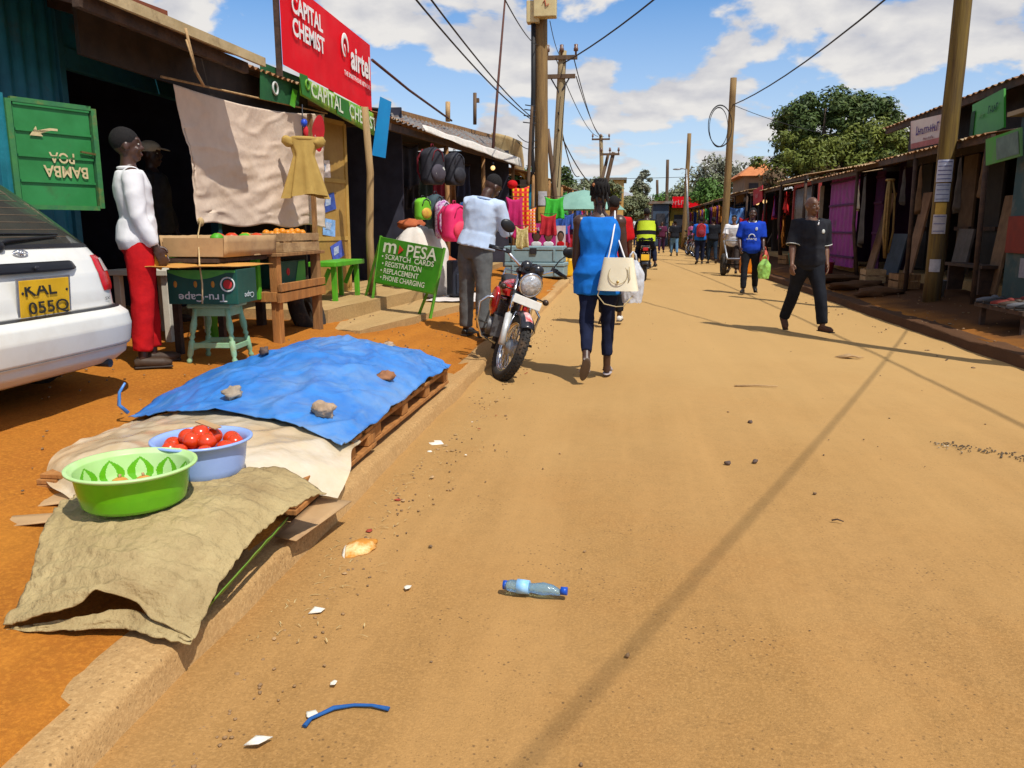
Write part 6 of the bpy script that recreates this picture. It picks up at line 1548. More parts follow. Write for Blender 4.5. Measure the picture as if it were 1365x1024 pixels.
# crowd: each a person, simple at this size
rc = random.Random(5)
crowd = [('person in a dark top and pale blue jeans walking away in mid street', 2.55, 41, 3, black_cloth, denim, 0), ('person in a maroon top walking in front of the pale blue jeans', 2.15, 46, 178, cloth('maroon', (.10, .02, .05)), cloth('purple_dark', (.05, .02, .06)), 1),
    ('person in a purple shirt deep in the street', 1.45, 52, 180, cloth('purple', (.09, .04, .16)), navy, 0), ('person in a grey shirt near the far parked motorcycles', 2.6, 57, 4, cloth('greyshirt', (.2, .2, .22)), navy, 0), ('person in white far down the street on the right', 3.0, 50, 170, white_cloth, navy, 0),
    ('person in a dark blue shirt far down the street left of the rider', .2, 48, 0, navy, black_cloth, 0), ('person in a red shirt far down the street by the kerb', -.7, 60, 180, red_cloth, navy, 0), ('person in a tan shirt at the far left kerb', -1.2, 44, 10, cloth('tan', (.4, .28, .15)), navy, 0),
    ('person in a pink top by the stalls on the far right', 3.9, 43, 200, cloth('pinktop', (.5, .12, .25)), navy, 0), ('person in a teal shirt beside the far right stalls', 3.75, 38, 175, cloth('teal', (.02, .22, .25)), black_cloth, 0),
    ('person in a yellow top at the vanishing end of the street', 1.1, 72, 180, cloth('yellowtop', (.6, .42, .05)), navy, 0), ('person in brown at the vanishing end of the street', 2.0, 80, 0, cloth('browntop', (.15, .08, .05)), navy, 0),
    ('person in a black jacket at the vanishing end of the street', .1, 78, 0, black_cloth, grey_trs, 0), ('person in a striped blue shirt behind the umbrella', -1.5, 33, 30, cloth('midblue', (.05, .12, .4)), navy, 0)]
far_p = []
for i, (lab, x, y, fa, sh_, tr_, _) in enumerate(crowd):
    a = rc.choice((-1, 1)) * rc.uniform(6, 14)
    fp = person(lab, (x, y, gz(x, y)), fa, rc.uniform(1.64, 1.78), legs=((a, 8, 3, 0), (-a, 10, 3, 10)), arms=((-a, 8, 15, 0), (a, 8, 15, 0)), shirt=sh_, sleeve=.9, loose=.04, trousers=tr_, tl=.018, shoe=leather_black, hair='short', vox=.02, fingers=False, eyes=False, skin=rc.choice((skin_dark, skin_mid, skin_deep)))

    far_p.append(fp['t'])
for k, (i, x, y, rz) in enumerate(((0, 3.4, 54, 170), (2, .9, 58, 10), (5, 2.6, 66, 0), (7, -.3, 70, 185), (9, 1.9, 62, 4), (12, 3.2, 70, 180), (4, -1.0, 84, 0), (10, 2.8, 86, 2), (1, .6, 90, 0), (6, 1.5, 92, 180), (11, -.2, 94, 0), (3, 3.6, 60, 90), (8, 3.9, 48, 100), (13, -1.5, 52, 60), (2, -1.6, 62, 20), (0, 2.4, 94, 0))):
    dup(far_p[i], (x, y, gz(x, y)), R(rz), 'small figure among the walkers far down the street', 'walkers far down the street')
# ------------------------------------------------------------------ bag shop and stalls along the left
E0, E1 = ax(524, 160, -3.28), ax(692, 214, -2.8)
def eave(f, dx=0, dz=0): p = E0.lerp(E1, f); return Vector((p.x + dx, p.y, p.z + dz))
t = thing('bag_shop', 'open-fronted bag and luggage shop under a grey corrugated roof', 'shop', (-4.2, 14, .3))
q = MB(); R0, R1 = ax(520, 149, -3.95), ax(656, 178, -3.75); corr(q, eave(1), eave(0), R1 + Vector((0, 1.8, 0)), R0, 40, .016, 3, .05, 11); q.build('roof', iron_roof, t, world=True)
MB().bar(R0 + Vector((0, 0, .02)), R1 + Vector((0, 1.5, .02)), .05, .09).build('ridge_beam', wood_raw, t, world=True)
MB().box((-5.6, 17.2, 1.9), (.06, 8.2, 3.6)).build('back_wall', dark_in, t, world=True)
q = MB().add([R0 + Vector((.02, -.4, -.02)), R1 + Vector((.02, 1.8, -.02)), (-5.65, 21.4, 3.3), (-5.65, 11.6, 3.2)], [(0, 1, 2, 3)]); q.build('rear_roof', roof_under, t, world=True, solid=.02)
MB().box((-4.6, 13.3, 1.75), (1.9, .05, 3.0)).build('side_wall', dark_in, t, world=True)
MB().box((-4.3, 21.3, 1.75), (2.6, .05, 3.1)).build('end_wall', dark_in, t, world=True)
for f in (.32, .62, .97):
    p = eave(f, -.12); MB().tube([(p.x, p.y, .2), (p.x + .02, p.y, 1.5), (p.x, p.y, p.z)], .045, 10).build('post', wood_raw, t, world=True)
MB().bar(eave(0, -.1, -.08), eave(1, -.1, -.08), .06, .1).build('eave_beam', wood_dark, t, world=True)
MB().box((-4.4, 17.2, .36), (2.5, 8.1, .12)).build('floor_board', slab_mat, t, world=True)
q = MB().grid(40, 5, lambda u, v: eave(.12 + .87 * u, .06 + .05 * v, .05 - (.10 + .14 * u) * v + .025 * vnoise(u * 9, v * 2)))
t = thing('awning_sheet', 'white plastic sheet edging the bag shop eave with faint green print', 'awning', tuple(eave(.1)))
q.build('sheet', M('awning_plastic', (.80, .72, .66), (.6, .58, .5), scale=4, rough=.5, bump=.3, dirt=(.35, .5, .35), dscale=2, dmin=.58, dmax=.7), t, world=True, solid=.004)
q = MB(); a, b, c, d = ax(655, 177, -3.3), ax(696, 190, -2.8), ax(700, 240, -2.85), ax(660, 205, -3.3)
q.grid(14, 8, lambda u, v: a.lerp(b, u).lerp(d.lerp(c, u), v) + Vector((.03 * vnoise(u * 4, v * 3), 0, .05 * math.sin(PI * u))))
tag(q.build('canvas_flap', M('canvas_tan', (.52, .38, .18), (.42, .30, .14), scale=4, bump=.2), solid=.006, base=True), 'tan canvas flap closing the far end of the bag shop roof', 'canvas')
q = MB(); p = ax(657, 200, -3.0); q.tube([p, ax(664, 110, -3.0), ax(674, -10, -3.0), ax(676, -40, -3.0)], [.035, .03, .022, .02], 8)
tag(q.build('mast_pole', M('mast_red', (.12, .045, .03), (.07, .03, .025), scale=5), base=True), 'thin crooked reddish pole rising from the bag shop roof', 'pole')
for (u, v0, v1, x, r_, m_, lab) in ((597, 162, 136, -3.6, .05, wood_pale, 'short pale stake standing on the roof behind the red sign'), (633, 166, 124, -3.7, .045, pole_dark, 'short dark stake with a bracket on the bag shop roof')):
    q = MB().tube([ax(u, v0, x), ax(u, v1, x)], r_, 8)
    if m_ is pole_dark: q.box(ax(u + 3, 134, x), (.1, .1, .1))
    tag(q.build('roof_stake', m_, base=True), lab, 'stake')
q = MB().tube([ax(496, 80, -3.42), ax(545, 120, -3.5), ax(602, 161, -3.6)], .02, 6); tag(q.build('stay_cable', M('mast_red', (.1, .04, .03)), base=True), 'thick brown stay running from the red sign down to the roof behind', 'cable')

# luggage and bags for sale
pk_black = M('pack_black', (.014, .014, .02), (.03, .03, .04), scale=6, rough=.7); pk_blackred = M('pack_redtrim', (.18, .01, .02), scale=6)
def hang(u, v, x): return ax(u, v, x)
RZ = R(62)
c = hang(577, 246, -2.95); backpack('black backpack with red trim and white logo hanging under the eave', c, RZ, .42, .56, .24, pk_black, M('pack_grey', (.07, .06, .08), scale=6), 'backpacks hanging at the bag shop', white_ink, pk_blackred)
c = hang(606, 247, -2.95); backpack('plain black backpack hanging beside the red-trimmed one', c, RZ, .40, .56, .24, pk_black, pk_black, 'backpacks hanging at the bag shop')
lg = M('lunch_green', (.16, .50, .02), (.12, .4, .02), scale=6); 
c = hang(564, 293, -2.75); backpack('small lime green lunch bag with a yellow front', c, RZ, .26, .30, .14, lg, M('lunch_yellow', (.6, .45, .05), (.5, .2, .05), scale=12))
pk = M('pack_pink', (.78, .03, .16), (.65, .02, .12), scale=6, rough=.6)
c = hang(606, 322, -2.35); backpack('hot pink backpack hanging low beside the man in pale blue', c, RZ, .40, .52, .24, pk, M('pack_pink2', (.80, .06, .12), scale=6), None, None, M('pack_pinkd', (.5, .02, .1)))
c = hang(591, 318, -2.6); backpack('purple and white patterned bag behind the pink backpack', c, RZ, .26, .55, .16, M('pack_pattern', (.35, .08, .3), (.6, .5, .6), scale=26, detail=1), M('pack_pattern', (0, 0, 0)))
c = hang(581, 305, -2.75); backpack('grey green school bag hanging left of the patterned bag', c, RZ, .3, .5, .18, M('pack_teal', (.06, .11, .11), (.03, .05, .07), scale=6), M('pack_navy', (.03, .04, .09), scale=6))
c = hang(622, 296, -2.75); backpack('small blue bag hanging above the pink backpack', c, RZ, .28, .36, .16, M('pack_blue', (.02, .09, .28), scale=6), M('pack_blue', (0, 0, 0)))
def suitcase(label, loc, rz, w_, h_, d_, mat, handle=.0, group=None):
    t = thing('suitcase', label, 'suitcase', loc, rz, group)
    MB().box((0, 0, h_ / 2 + .03), (w_, d_, h_)).build('shell', mat, t, bevel=.035)
    MB().box((0, -d_ / 2 - .012, h_ * .42), (w_ * .72, .03, h_ * .55)).build('front_pocket', mat, t, bevel=.012)
    q = MB(); q.tube([(-w_ * .46, -d_ * .22, .1), (-w_ * .46, -d_ * .22, h_ - .03), (w_ * .46, -d_ * .22, h_ - .03), (w_ * .46, -d_ * .22, .1)], .006, 6); q.build('zip', metal_grey, t)
    if handle:
        q = MB(); q.tube([(-.07, d_ * .3, h_), (-.07, d_ * .3, h_ + handle), (.07, d_ * .3, h_ + handle), (.07, d_ * .3, h_)], .008, 8); q.build('pull_handle', chrome, t)
    for s in (-1, 1): MB().cyl((s * w_ * .38, .06, .03), (s * w_ * .38 + .03, .06, .03), .03, 10).build('wheel', rubber, t)
    return t
suitcase('dark navy suitcase standing on the white sheet beside the sack', gp(613, 397, .3) + Vector((0, 0, .0)), R(40), .34, .52, .22, M('case_navy', (.016, .02, .035), scale=6, rough=.6))
suitcase('brown suitcase standing behind the man in pale blue', gp(634, 385, .3), R(30), .36, .62, .24, M('case_brown', (.28, .14, .06), scale=6, rough=.6))
suitcase('black suitcase with raised chrome handle in the chemist corner shadow', (-3.2, 12.2, .42), R(50), .38, .55, .24, pk_black, .42, 'suitcases with raised handles')
suitcase('second black suitcase with raised chrome handle nearer the sack', (-2.95, 12.5, .42), R(45), .38, .60, .24, M('case_char', (.03, .03, .035), scale=6), .36, 'suitcases with raised handles')
q = MB(); c = gp(548, 398, .3)
def big(u, v):
    a = 2 * PI * u; r = (math.sin(PI * min(1, .3 + .7 * v)) ** .5 if v > .1 else .86 + v) 
    return Vector((c.x - .02, c.y + .60, .30)) + Vector((.50 * r * math.cos(a) * (1 + .15 * vnoise(math.cos(a) * 2, math.sin(a) * 2, v * 3)), .48 * r * math.sin(a) * (1 + .15 * vnoise(math.cos(a) * 2, math.sin(a) * 2, v * 3 + 4)), 1.06 * v + .03 * vnoise(u * 12, v * 6)))
t = thing('bulging_sack', 'bulging white sack of goods standing behind the green A-board', 'sack', (c.x - .15, c.y + .75, .3))
MB().grid(36, 20, big).build('sack_cloth', M('sack_white', (.74, .70, .64), (.62, .56, .5), scale=4, bump=.4, bscale=14), t, world=True)
MB().ell((c.x - .15, c.y + .75, 1.36), (.22, .26, .09), n=18, m=10, nz=.3).build('orange_goods', M('sack_orange', (.5, .13, .04), (.35, .08, .03), scale=6), t, world=True)
tag(MB().ell(gp(592, 395, .3) + Vector((0, .3, .30)), (.17, .2, .33), n=18, m=12, nz=.25, seed=4).build('orange_sack', M('sack_orange', (.5, .13, .04)), base=True), 'orange brown sack wedged between the white sack and the navy suitcase', 'sack')
q = MB().grid(16, 12, lambda u, v: Vector((-2.75 + .75 * u + .2 * v, 10.9 + 1.5 * v, .30 + .012 * vnoise(u * 5, v * 5) + .012)))
tag(q.build('ground_sheet', M('sheet_white', (.70, .66, .62), (.6, .54, .5), scale=4, bump=.3), solid=.004, base=True), 'creased white sheet spread on the ground under the luggage', 'sheet')
# cloths, lamp and hat at the shop corner
def hung(name, label, c, w_, h_, mat, dirv, group=None, folds=9):
    c = Vector(c); d = Vector(dirv).normalized(); n_ = d.cross(Vector((0, 0, 1)))
    t = thing(name, label, 'cloth', tuple(c), 0, group)
    MB().grid(26, 14, lambda u, v: c + d * ((u - .5) * w_ * (1 - .22 * math.sin(PI * min(1, v * 1.1)) * (1 - v) + .1 * v)) + Vector((0, 0, -h_ * v * (1 + .12 * vnoise(u * 3, c.y) ) - .07 * math.sin(PI * u) * (1 - v))) + n_ * (.05 * math.sin(u * folds * 1.7 + 1.2 * v) * (.2 + v) + .02 * vnoise(u * 4, v * 3, c.x))).build('fabric', mat, t, world=True, solid=.004)
    MB().tube([c - d * w_ * .52, c + d * w_ * .52], .008, 6).build('hanging_rod', wood_dark, t, world=True)
plaid = stripes('plaid_shuka', (.55, .02, .02), (.75, .42, .02), 'xz', 3.2, .62, (.7, .06, .05))
fd = (.85, .5, 0)
hung('checked_blanket', 'red and yellow checked blanket hanging at the bag shop corner', ax(694, 247, -2.2), .42, .95, plaid, fd)
hung('checked_blanket', 'red and white checked cloth hanging lower at the bag shop corner', ax(701, 276, -2.1), .5, .55, stripes('plaid_pink', (.6, .03, .04), (.7, .5, .4), 'xz', 4.5, .6, (.7, .25, .03)), fd)
hung('magenta_scarf', 'magenta cloth hanging behind the man in pale blue', ax(686, 262, -2.3), .4, .85, M('magenta', (.5, .015, .14), (.38, .01, .1), scale=5), fd)
hung('patterned_cloth', 'cream patterned cloth hanging beneath the checked blankets', ax(696, 301, -2.05), .3, .45, M('cream_pattern', (.6, .5, .25), (.35, .3, .1), scale=22, detail=1), fd)
tag(MB().ell(ax(683, 246, -2.3), (.11, .11, .09), n=14, m=10).build('red_hat', red_cloth, base=True), 'bright red cap perched above the magenta cloth', 'hat')
t = thing('light_bulb', 'glowing warm bulb hanging under the bag shop eave', 'bulb', tuple(ax(657, 224, -2.85)))
bb = ax(657, 224, -2.85); MB().ell(bb, .05, n=14, m=10).build('glass', M('bulb_glow', (1, .62, .25), bump=0, emit=1.2), t, world=True); MB().cyl(bb + Vector((0, 0, .045)), bb + Vector((0, 0, .12)), .025, 10).build('socket', black_plastic, t, world=True); MB().tube([bb + Vector((0, 0, .12)), bb + Vector((0, 0, .3))], .004, 5).build('flex', cable_black, t, world=True)

# grey metal trunks and posters beside them
tk = M('trunk_bluegrey', (.24, .36, .40), (.19, .30, .34), scale=4, rough=.5, bump=.06)
def metal_trunk(label, loc, rz, w_, d_, h_):
    t = thing('metal_trunk', label, 'trunk', loc, rz, 'grey blue trunks stacked by the kerb')
    MB().box((0, 0, h_ * .36), (w_, d_, h_ * .72)).build('chest', tk, t, bevel=.02)
    MB().box((0, 0, h_ * .86), (w_ + .03, d_ + .03, h_ * .26)).build('lid', tk, t, bevel=.02)
    MB().box((0, -d_ / 2 - .02, h_ * .70), (.16, .025, .14)).build('hasp', metal_dark, t, bevel=.004)
    for s in (-1, 1): MB().box((s * w_ * .36, -d_ / 2 - .02, h_ * .45), (.05, .02, h_ * .7)).build('rib', tk, t, bevel=.004)
tb = Vector((-2.05, 19.4, .17))
metal_trunk('lower blue-grey metal trunk standing on the kerb', tb, R(-4), 1.42, .70, .34)
metal_trunk('upper blue-grey metal trunk stacked on the lower trunk', tb + Vector((-.03, .02, .345)), R(-3), 1.40, .68, .38)
for (u0, v0, u1, v1, y, c1, c2, lab, cat) in ((704, 298, 741, 329, 20.3, (.62, .03, .25), (.35, .02, .12), 'pink poster with two portraits and a white title behind the trunks', 1), (741, 301, 754, 331, 20.4, (.5, .35, .38), (.7, .62, .6), 'narrow pale poster with one portrait beside the pink poster', 0)):
    a, b = ay(u0, v1, y), ay(u1, v0, y); w_ = b.x - a.x; h_ = b.z - a.z
    t = thing('poster_board', lab, 'poster', tuple(a))
    MB().box(((a.x + b.x) / 2, y, (a.z + b.z) / 2), (w_, .03, h_)).build('board', M('poster_bg%d' % cat, c1, c2, scale=4, bump=0), t, world=True)
    for k, fx in enumerate((.3, .74) if cat else (.5,)):
        q = MB(); cc_ = Vector((a.x + w_ * fx, y - .022, a.z + h_ * (.42 if cat else .5)))
        q.ell(cc_ + Vector((0, 0, .0)), (w_ * (.13 if cat else .3), .008, h_ * .2), n=14, m=10); hd = q.build('portrait_face', skin_mid if k or not cat else skin_dark, t, world=True)
        q = MB(); q.ell(cc_ + Vector((0, .004, h_ * .07)), (w_ * (.17 if cat else .36), .008, h_ * .21), n=14, m=10); q.build('portrait_hair', hair_black, t, world=True)
        q = MB(); q.ell(cc_ + Vector((0, .002, -h_ * .31)), (w_ * (.19 if cat else .4), .008, h_ * .13), n=14, m=8); q.build('portrait_dress', red_cloth if not cat else white_cloth, t, world=True)
    if cat: marks(7, w_ * .62, h_ * .15, (a.x + w_ / 2, y - .02, a.z + h_ * .78), (1, 0, 0), (0, 0, 1), .004, 6).build('lettering', white_ink, t, world=True)
    MB().box(((a.x + b.x) / 2, y + .15, (.15 + a.z) / 2), (.06, .05, a.z - .15)).build('stand_post', wood_raw, t, world=True)

# umbrella
def umbrella(label, loc, r, h, mat):
    t = thing('market_umbrella', label, 'umbrella', loc)
    n = 8; q = MB(); vs = [(0, 0, h)]
    for ring, (rr, dz) in enumerate(((.35, -.07), (.7, -.22), (1, -.48))):
        for i in range(n * 4):
            a = 2 * PI * i / (n * 4); sc_ = 1 - .06 * ring * abs(math.sin(a * n / 2)); vs.append((r * rr * sc_ * math.cos(a), r * rr * sc_ * math.sin(a), h + dz * r))
    m = n * 4; fs = [(0, 1 + i, 1 + (i + 1) % m) for i in range(m)] + [(1 + k * m + i, 1 + (k + 1) * m + i, 1 + (k + 1) * m + (i + 1) % m, 1 + k * m + (i + 1) % m) for k in range(2) for i in range(m)]
    q.add(vs, fs, True); q.build('canopy', mat, t)
    MB().cyl((0, 0, 0), (0, 0, h + .08), .02, 10).build('pole', metal_grey, t)
    for i in range(n): a = 2 * PI * i / n; MB().tube([(0, 0, h - .06), (r * .5 * math.cos(a), r * .5 * math.sin(a), h - .16 * r), (r * .98 * math.cos(a), r * .98 * math.sin(a), h - .49 * r)], .006, 5).build('rib', metal_grey, t)
umbrella('pale green market umbrella over the left stalls beyond the trunks', (-1.25, 26.0, .15), 1.30, 2.36, M('umbrella_green', (.22, .40, .33), (.18, .34, .28), scale=4, bump=.1))

# stalls further along the left kerb: each a small shed with posts, sheet roof, counter
rs = random.Random(11)
cols = [(.5, .03, .04), (.05, .12, .45), (.55, .35, .05), (.06, .35, .08), (.45, .05, .22), (.6, .55, .5), (.02, .2, .3), (.5, .18, .03), (.2, .05, .25), (.04, .04, .06)]
goods_m = [cloth('goods_%d' % i, c, scale=7) for i, c in enumerate(cols)]
gn = ('red', 'blue', 'ochre', 'green', 'magenta', 'cream', 'teal', 'orange', 'purple', 'black')
def stall(label, x, y, side, w_, ht, roofm, wallm, ngoods, seed, dp=2.2, grp=None):
    """front edge at x, running along the street for w_ metres; side -1 = left row"""
    r_ = random.Random(seed); g0 = gz(x, y)
    t = thing('market_stall', label, 'stall', (x, y, g0), 0, grp)
    q = MB(); a = Vector((0, 0, ht)); b = Vector((0, w_, ht + r_.uniform(-.1, .1))); c = Vector((side * dp, 0, ht + .45)); d = Vector((side * dp, w_, ht + .45))
    corr(q, a if side > 0 else b, b if side > 0 else a, c if side > 0 else d, d if side > 0 else c, int(w_ * 5), .02, 2, .12, seed); q.build('roof', roofm, t)
    for yy in (.06, w_ - .06): MB().tube([(side * .12, yy, -.1), (side * .13, yy, ht * .5), (side * .1, yy, ht)], .045, 8).build('post', wood_raw, t)
    MB().box((side * dp, w_ / 2, ht / 2), (.06, w_, ht + .6)).build('back_wall', wallm, t)
    for yy in (.03, w_ - .03): MB().box((side * (dp * .55 + .3), yy, ht / 2), (dp * .9 - .6 + .0, .05, ht)).build('side_wall', wallm, t)
    MB().box((side * .55, w_ / 2, .62), (.8, w_ - .3, .06)).build('counter', wood_raw, t)
    MB().box((side * .22, w_ / 2, .3), (.05, w_ - .34, .58)).build('counter_front', wallm, t)
    for k in range(ngoods):
        i = r_.randrange(10); yy = .25 + (w_ - .5) * (k + .5) / ngoods
        hung('hanging_garment', '%s garment hung at the front of %s' % (gn[i], label), (x + side * r_.uniform(.05, .25), y + yy, g0 + ht - r_.uniform(.1, .3)), r_.uniform(.3, .5), r_.uniform(.5, .95), goods_m[i], (r_.uniform(.3, .9), .7, 0), '%s garments at %s' % (gn[i], label), r_.uniform(5, 11))
    return t
stall('the first small stall beyond the bag shop', -2.35, 22.2, -1, 2.8, 2.55, iron_rust, dark_wood_wall, 4, 21)
stall('the left stall behind the green umbrella', -2.2, 25.4, -1, 3.2, 2.6, M('tan_sheet', (.45, .28, .12), (.3, .18, .08), scale=3), dark_wood_wall, 5, 22)
stall('the third left stall beyond the umbrella', -2.1, 29.2, -1, 4, 2.6, iron_rust, dark_in, 5, 23)
stall('the fourth left stall down the street', -2.0, 34, -1, 5, 2.7, iron_roof, dark_wood_wall, 5, 24)
stall('the fifth left stall down the street', -2.0, 40, -1, 6, 2.7, iron_rust, dark_wood_wall, 4, 25)
stall('the farthest left stall of the street', -2.0, 48, -1, 9, 2.8, iron_roof, dark_wood_wall, 4, 26)
hung('green_garment', 'bright green jacket hanging high beside the big utility pole', ax(739, 262, -1.75), .5, .55, M('garment_green', (.05, .5, .04), scale=5), (1, .2, 0))
hung('red_garment', 'red and white patterned top hanging below the green jacket', ax(731, 285, -1.8), .4, .5, goods_m[0], (1, .2, 0))
for k, (u, v, m_, lab) in enumerate(((748, 288, 1, 'blue'), (757, 284, 1, 'deep blue'), (752, 300, 4, 'magenta'), (765, 292, 8, 'purple'), (760, 310, 0, 'red'))):
    hung('hanging_garment', '%s garment hanging on the line left of the umbrella pole' % lab, ax(u, v, -1.62), .35, .5, goods_m[m_], (1, .3, 0))

for k in range(9):                                   # stock hanging in the dim back of the bag shop
    m_ = (pk_black, M('pack_navy', (0, 0, 0)), M('case_brown', (0, 0, 0)), M('pack_maroon', (.25, .02, .04)), M('pack_teal', (0, 0, 0)))[k % 5]
    hung('hanging_garment', ('black', 'navy', 'brown', 'maroon', 'teal grey')[k % 5] + ' stock hanging in the dim back of the bag shop', (-3.7 - .5 * (k % 3), 13.9 + .8 * k, 2.75 - .25 * (k % 2)), .4, .75, m_, (.7, .7, 0), ('black', 'navy', 'brown', 'maroon', 'teal grey')[k % 5] + ' stock in the bag shop')
t = thing('medicine_shelf', 'dim shelf of medicine boxes at the back of the chemist', 'shelf', (-5.6, 11.9, .44))
for z in (1.0, 1.5, 2.0): MB().box((-5.7, 12.0, z), (.4, 2.6, .03)).build('shelf_board', wood_dark, t, world=True)
for y in (10.7, 13.25): MB().box((-5.7, y, 1.25), (.4, .04, 1.7)).build('side_panel', wood_dark, t, world=True)
for k in range(12):
    z = (1.015, 1.515, 2.015)[k % 3]; i = k % 4
    tag(MB().box((-5.62, 10.95 + .19 * k, z + .11), (.16, .15, .22)).build('medicine_box', (off_white, M('med_blue', (.1, .2, .4)), M('med_red', (.35, .05, .05)), M('med_ochre', (.4, .26, .08)))[i], base=True), ('pale', 'blue', 'red', 'ochre')[i] + ' medicine box on the dim chemist shelf', 'box', ('pale', 'blue', 'red', 'ochre')[i] + ' medicine boxes')
# ------------------------------------------------------------------ right row of shops, in their own shade
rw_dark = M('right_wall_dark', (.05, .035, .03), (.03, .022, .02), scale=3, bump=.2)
teal_w = M('teal_board', (.015, .06, .07), (.01, .045, .055), scale=4, rough=.6, dirt=(.1, .1, .08), dscale=3)
def rshop(label, y0, y1, front, roof_x, ht, back=2.6, wallm=None, roofm=None, seed=0):
    t = thing('roadside_shop', label, 'shop', (front, y0, gz(front, y0)))
    q = MB(); corr(q, (roof_x, y0, ht), (roof_x, y1, ht + .04), (front + back, y0, ht + .55), (front + back, y1, ht + .6), int((y1 - y0) * 5), .018, 3, .26, seed); q.build('roof', roofm or iron_rust, t, world=True)
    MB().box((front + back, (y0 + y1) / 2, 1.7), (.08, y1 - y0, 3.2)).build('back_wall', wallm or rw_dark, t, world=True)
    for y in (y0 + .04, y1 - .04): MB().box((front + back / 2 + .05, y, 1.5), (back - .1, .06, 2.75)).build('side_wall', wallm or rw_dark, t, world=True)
    MB().box((front + back / 2, (y0 + y1) / 2, .26), (back + .3, y1 - y0 - .02, .22)).build('plinth', slab_mat, t, world=True)
    np_ = max(1, int((y1 - y0) / 3.3)); r9 = random.Random(seed)
    for k in range(np_ + 1):
        y = y0 + .15 + (y1 - y0 - .3) * k / np_ + r9.uniform(-.5, .5) * (0 < k < np_); q = MB(); q.tube([(roof_x + .1 + r9.uniform(0, .25), y, .15), (roof_x + .11, y + r9.uniform(-.06, .06), 1.4), (roof_x + .1, y, ht)], r9.uniform(.03, .045), 8); q.build('post', wood_dark, t, world=True)
    MB().bar((roof_x + .1, y0, ht - .06), (roof_x + .1, y1, ht - .02), .06, .1).build('eave_beam', wood_dark, t, world=True)
    return t
# near shop with the two sign boards
t = rshop('near right shop with dark timber front and two roof sign boards', 12.7, 19.6, 6.35, 5.12, 2.64, 2.6, None, iron_rust, 31)
q = MB(); corr(q, (5.65, 9.2, 3.50), (5.65, 19.5, 3.48), (9.2, 9.2, 4.2), (9.2, 19.5, 4.2), 44, .018, 3, .12, 32); q.build('upper_roof', iron_rust, t, world=True)
MB().box((6.3, 14.6, 3.12), (.05, 9.9, .95)).build('parapet_wall', rw_dark, t, world=True)
MB().bar((5.75, 9.3, 3.44), (5.75, 19.4, 3.42), .06, .12).build('upper_beam', wood_dark, t, world=True)
for k, y in enumerate((11.0, 12.1, 13.0, 14.2, 15.3, 16.4, 17.5, 18.6)):      # shutters and plank doors
    q = MB().box((6.42, y, 1.55), (.05, .62, 2.2)); q.build('door_leaf', (M('door_brown', (.10, .055, .03), (.055, .03, .018), scale=6, stretch=(3, 3, .5), bump=.3), M('door_teal', (.03, .028, .026), scale=6), M('door_grey', (.13, .085, .05), (.08, .05, .03), scale=5))[k % 3], t, world=True, bevel=.006)
    MB().box((6.37, y, 1.3), (.05, .66, .07)).build('door_rail', wood_dark, t, world=True)
for k in range(6):
    y = 12.2 + .28 * k; MB().cyl((6.0, y, .4), (6.0, y, 2.6), .014, 6).build('window_bar', metal_dark, t, world=True)
MB().box((6.0, 12.9, 1.25), (.04, 1.7, .05)).build('bar_rail', metal_dark, t, world=True)
def board(name, label, x, u0, u1, vb0, vb1, vt0, vt1, mat, thick=.03):
    a, b, c, d = ax(u0, vb0, x), ax(u1, vb1, x), ax(u1, vt1, x), ax(u0, vt0, x)
    t = thing(name, label, 'sign', tuple(b)); MB().add([a, b, c, d], [(0, 1, 2, 3)]).build('board', mat, t, world=True, solid=thick)
    return t, a, b, c, d
sgp = M('sign_pinkwhite', (.62, .52, .46), (.55, .36, .32), scale=1.2, bump=0, rough=.5)
t, a, b, c, d = board('roof_sign', 'faded cream and pink roof sign with purple lettering', 5.55, 1214, 1257, 199, 190, 162, 152, sgp)
uy_ = Vector((0, 0, 1)); ux_ = (b - a).normalized(); N2 = Vector((-1, 0, 0)); m_ = (a + b + c + d) / 4; W_ = (b - a).length
marks(11, W_ * .70, .17, m_ + uy_ * .06 + ux_ * .1, ux_, uy_, .02, 8).build('lettering', M('ink_purple', (.10, .05, .22), bump=0), t, world=True)
MB().add([p + N2 * .012 for p in (a + (b - a) * .02, a + (b - a) * .98, a + (b - a) * .98 + uy_ * .10, a + (b - a) * .02 + uy_ * .10)], [(0, 1, 2, 3)]).build('pink_band', M('band_pink', (.5, .16, .14), bump=0), t, world=True)
marks(8, W_ * .32, .05, m_ - uy_ * .12 + ux_ * .2, ux_, uy_, .02, 9).build('small_lettering', M('ink_maroon', (.25, .06, .08), bump=0), t, world=True)
sgg = M('sign_rightgreen', (.035, .30, .02), (.022, .23, .015), scale=1.6, bump=0, rough=.45)
t, a, b, c, d = board('roof_sign', 'bright green roof sign standing over the near right awning', 5.55, 1296, 1338, 188, 170, 140, 118, sgg)
m_ = (a + b + c + d) / 4; ux_ = (b - a).normalized(); W_ = (b - a).length
marks(5, W_ * .3, .12, m_ + uy_ * .07 + ux_ * .22, ux_, uy_, .02, 10).build('lettering', M('ink_darkgreen', (.01, .09, .05), bump=0), t, world=True)
marks(4, W_ * .2, .09, m_ + uy_ * .04 - ux_ * .18, ux_, uy_, .02, 11).build('pale_lettering', M('ink_pale', (.16, .42, .16), bump=0), t, world=True)
MB().add([p + N2 * .012 for p in (d + (c - d) * .03 - uy_ * .12, d + (c - d) * .16 - uy_ * .12, d + (c - d) * .16 - uy_ * .6, d + (c - d) * .03 - uy_ * .6)], [(0, 1, 2, 3)]).build('dark_print', M('ink_dark', (.02, .08, .04), bump=0), t, world=True)
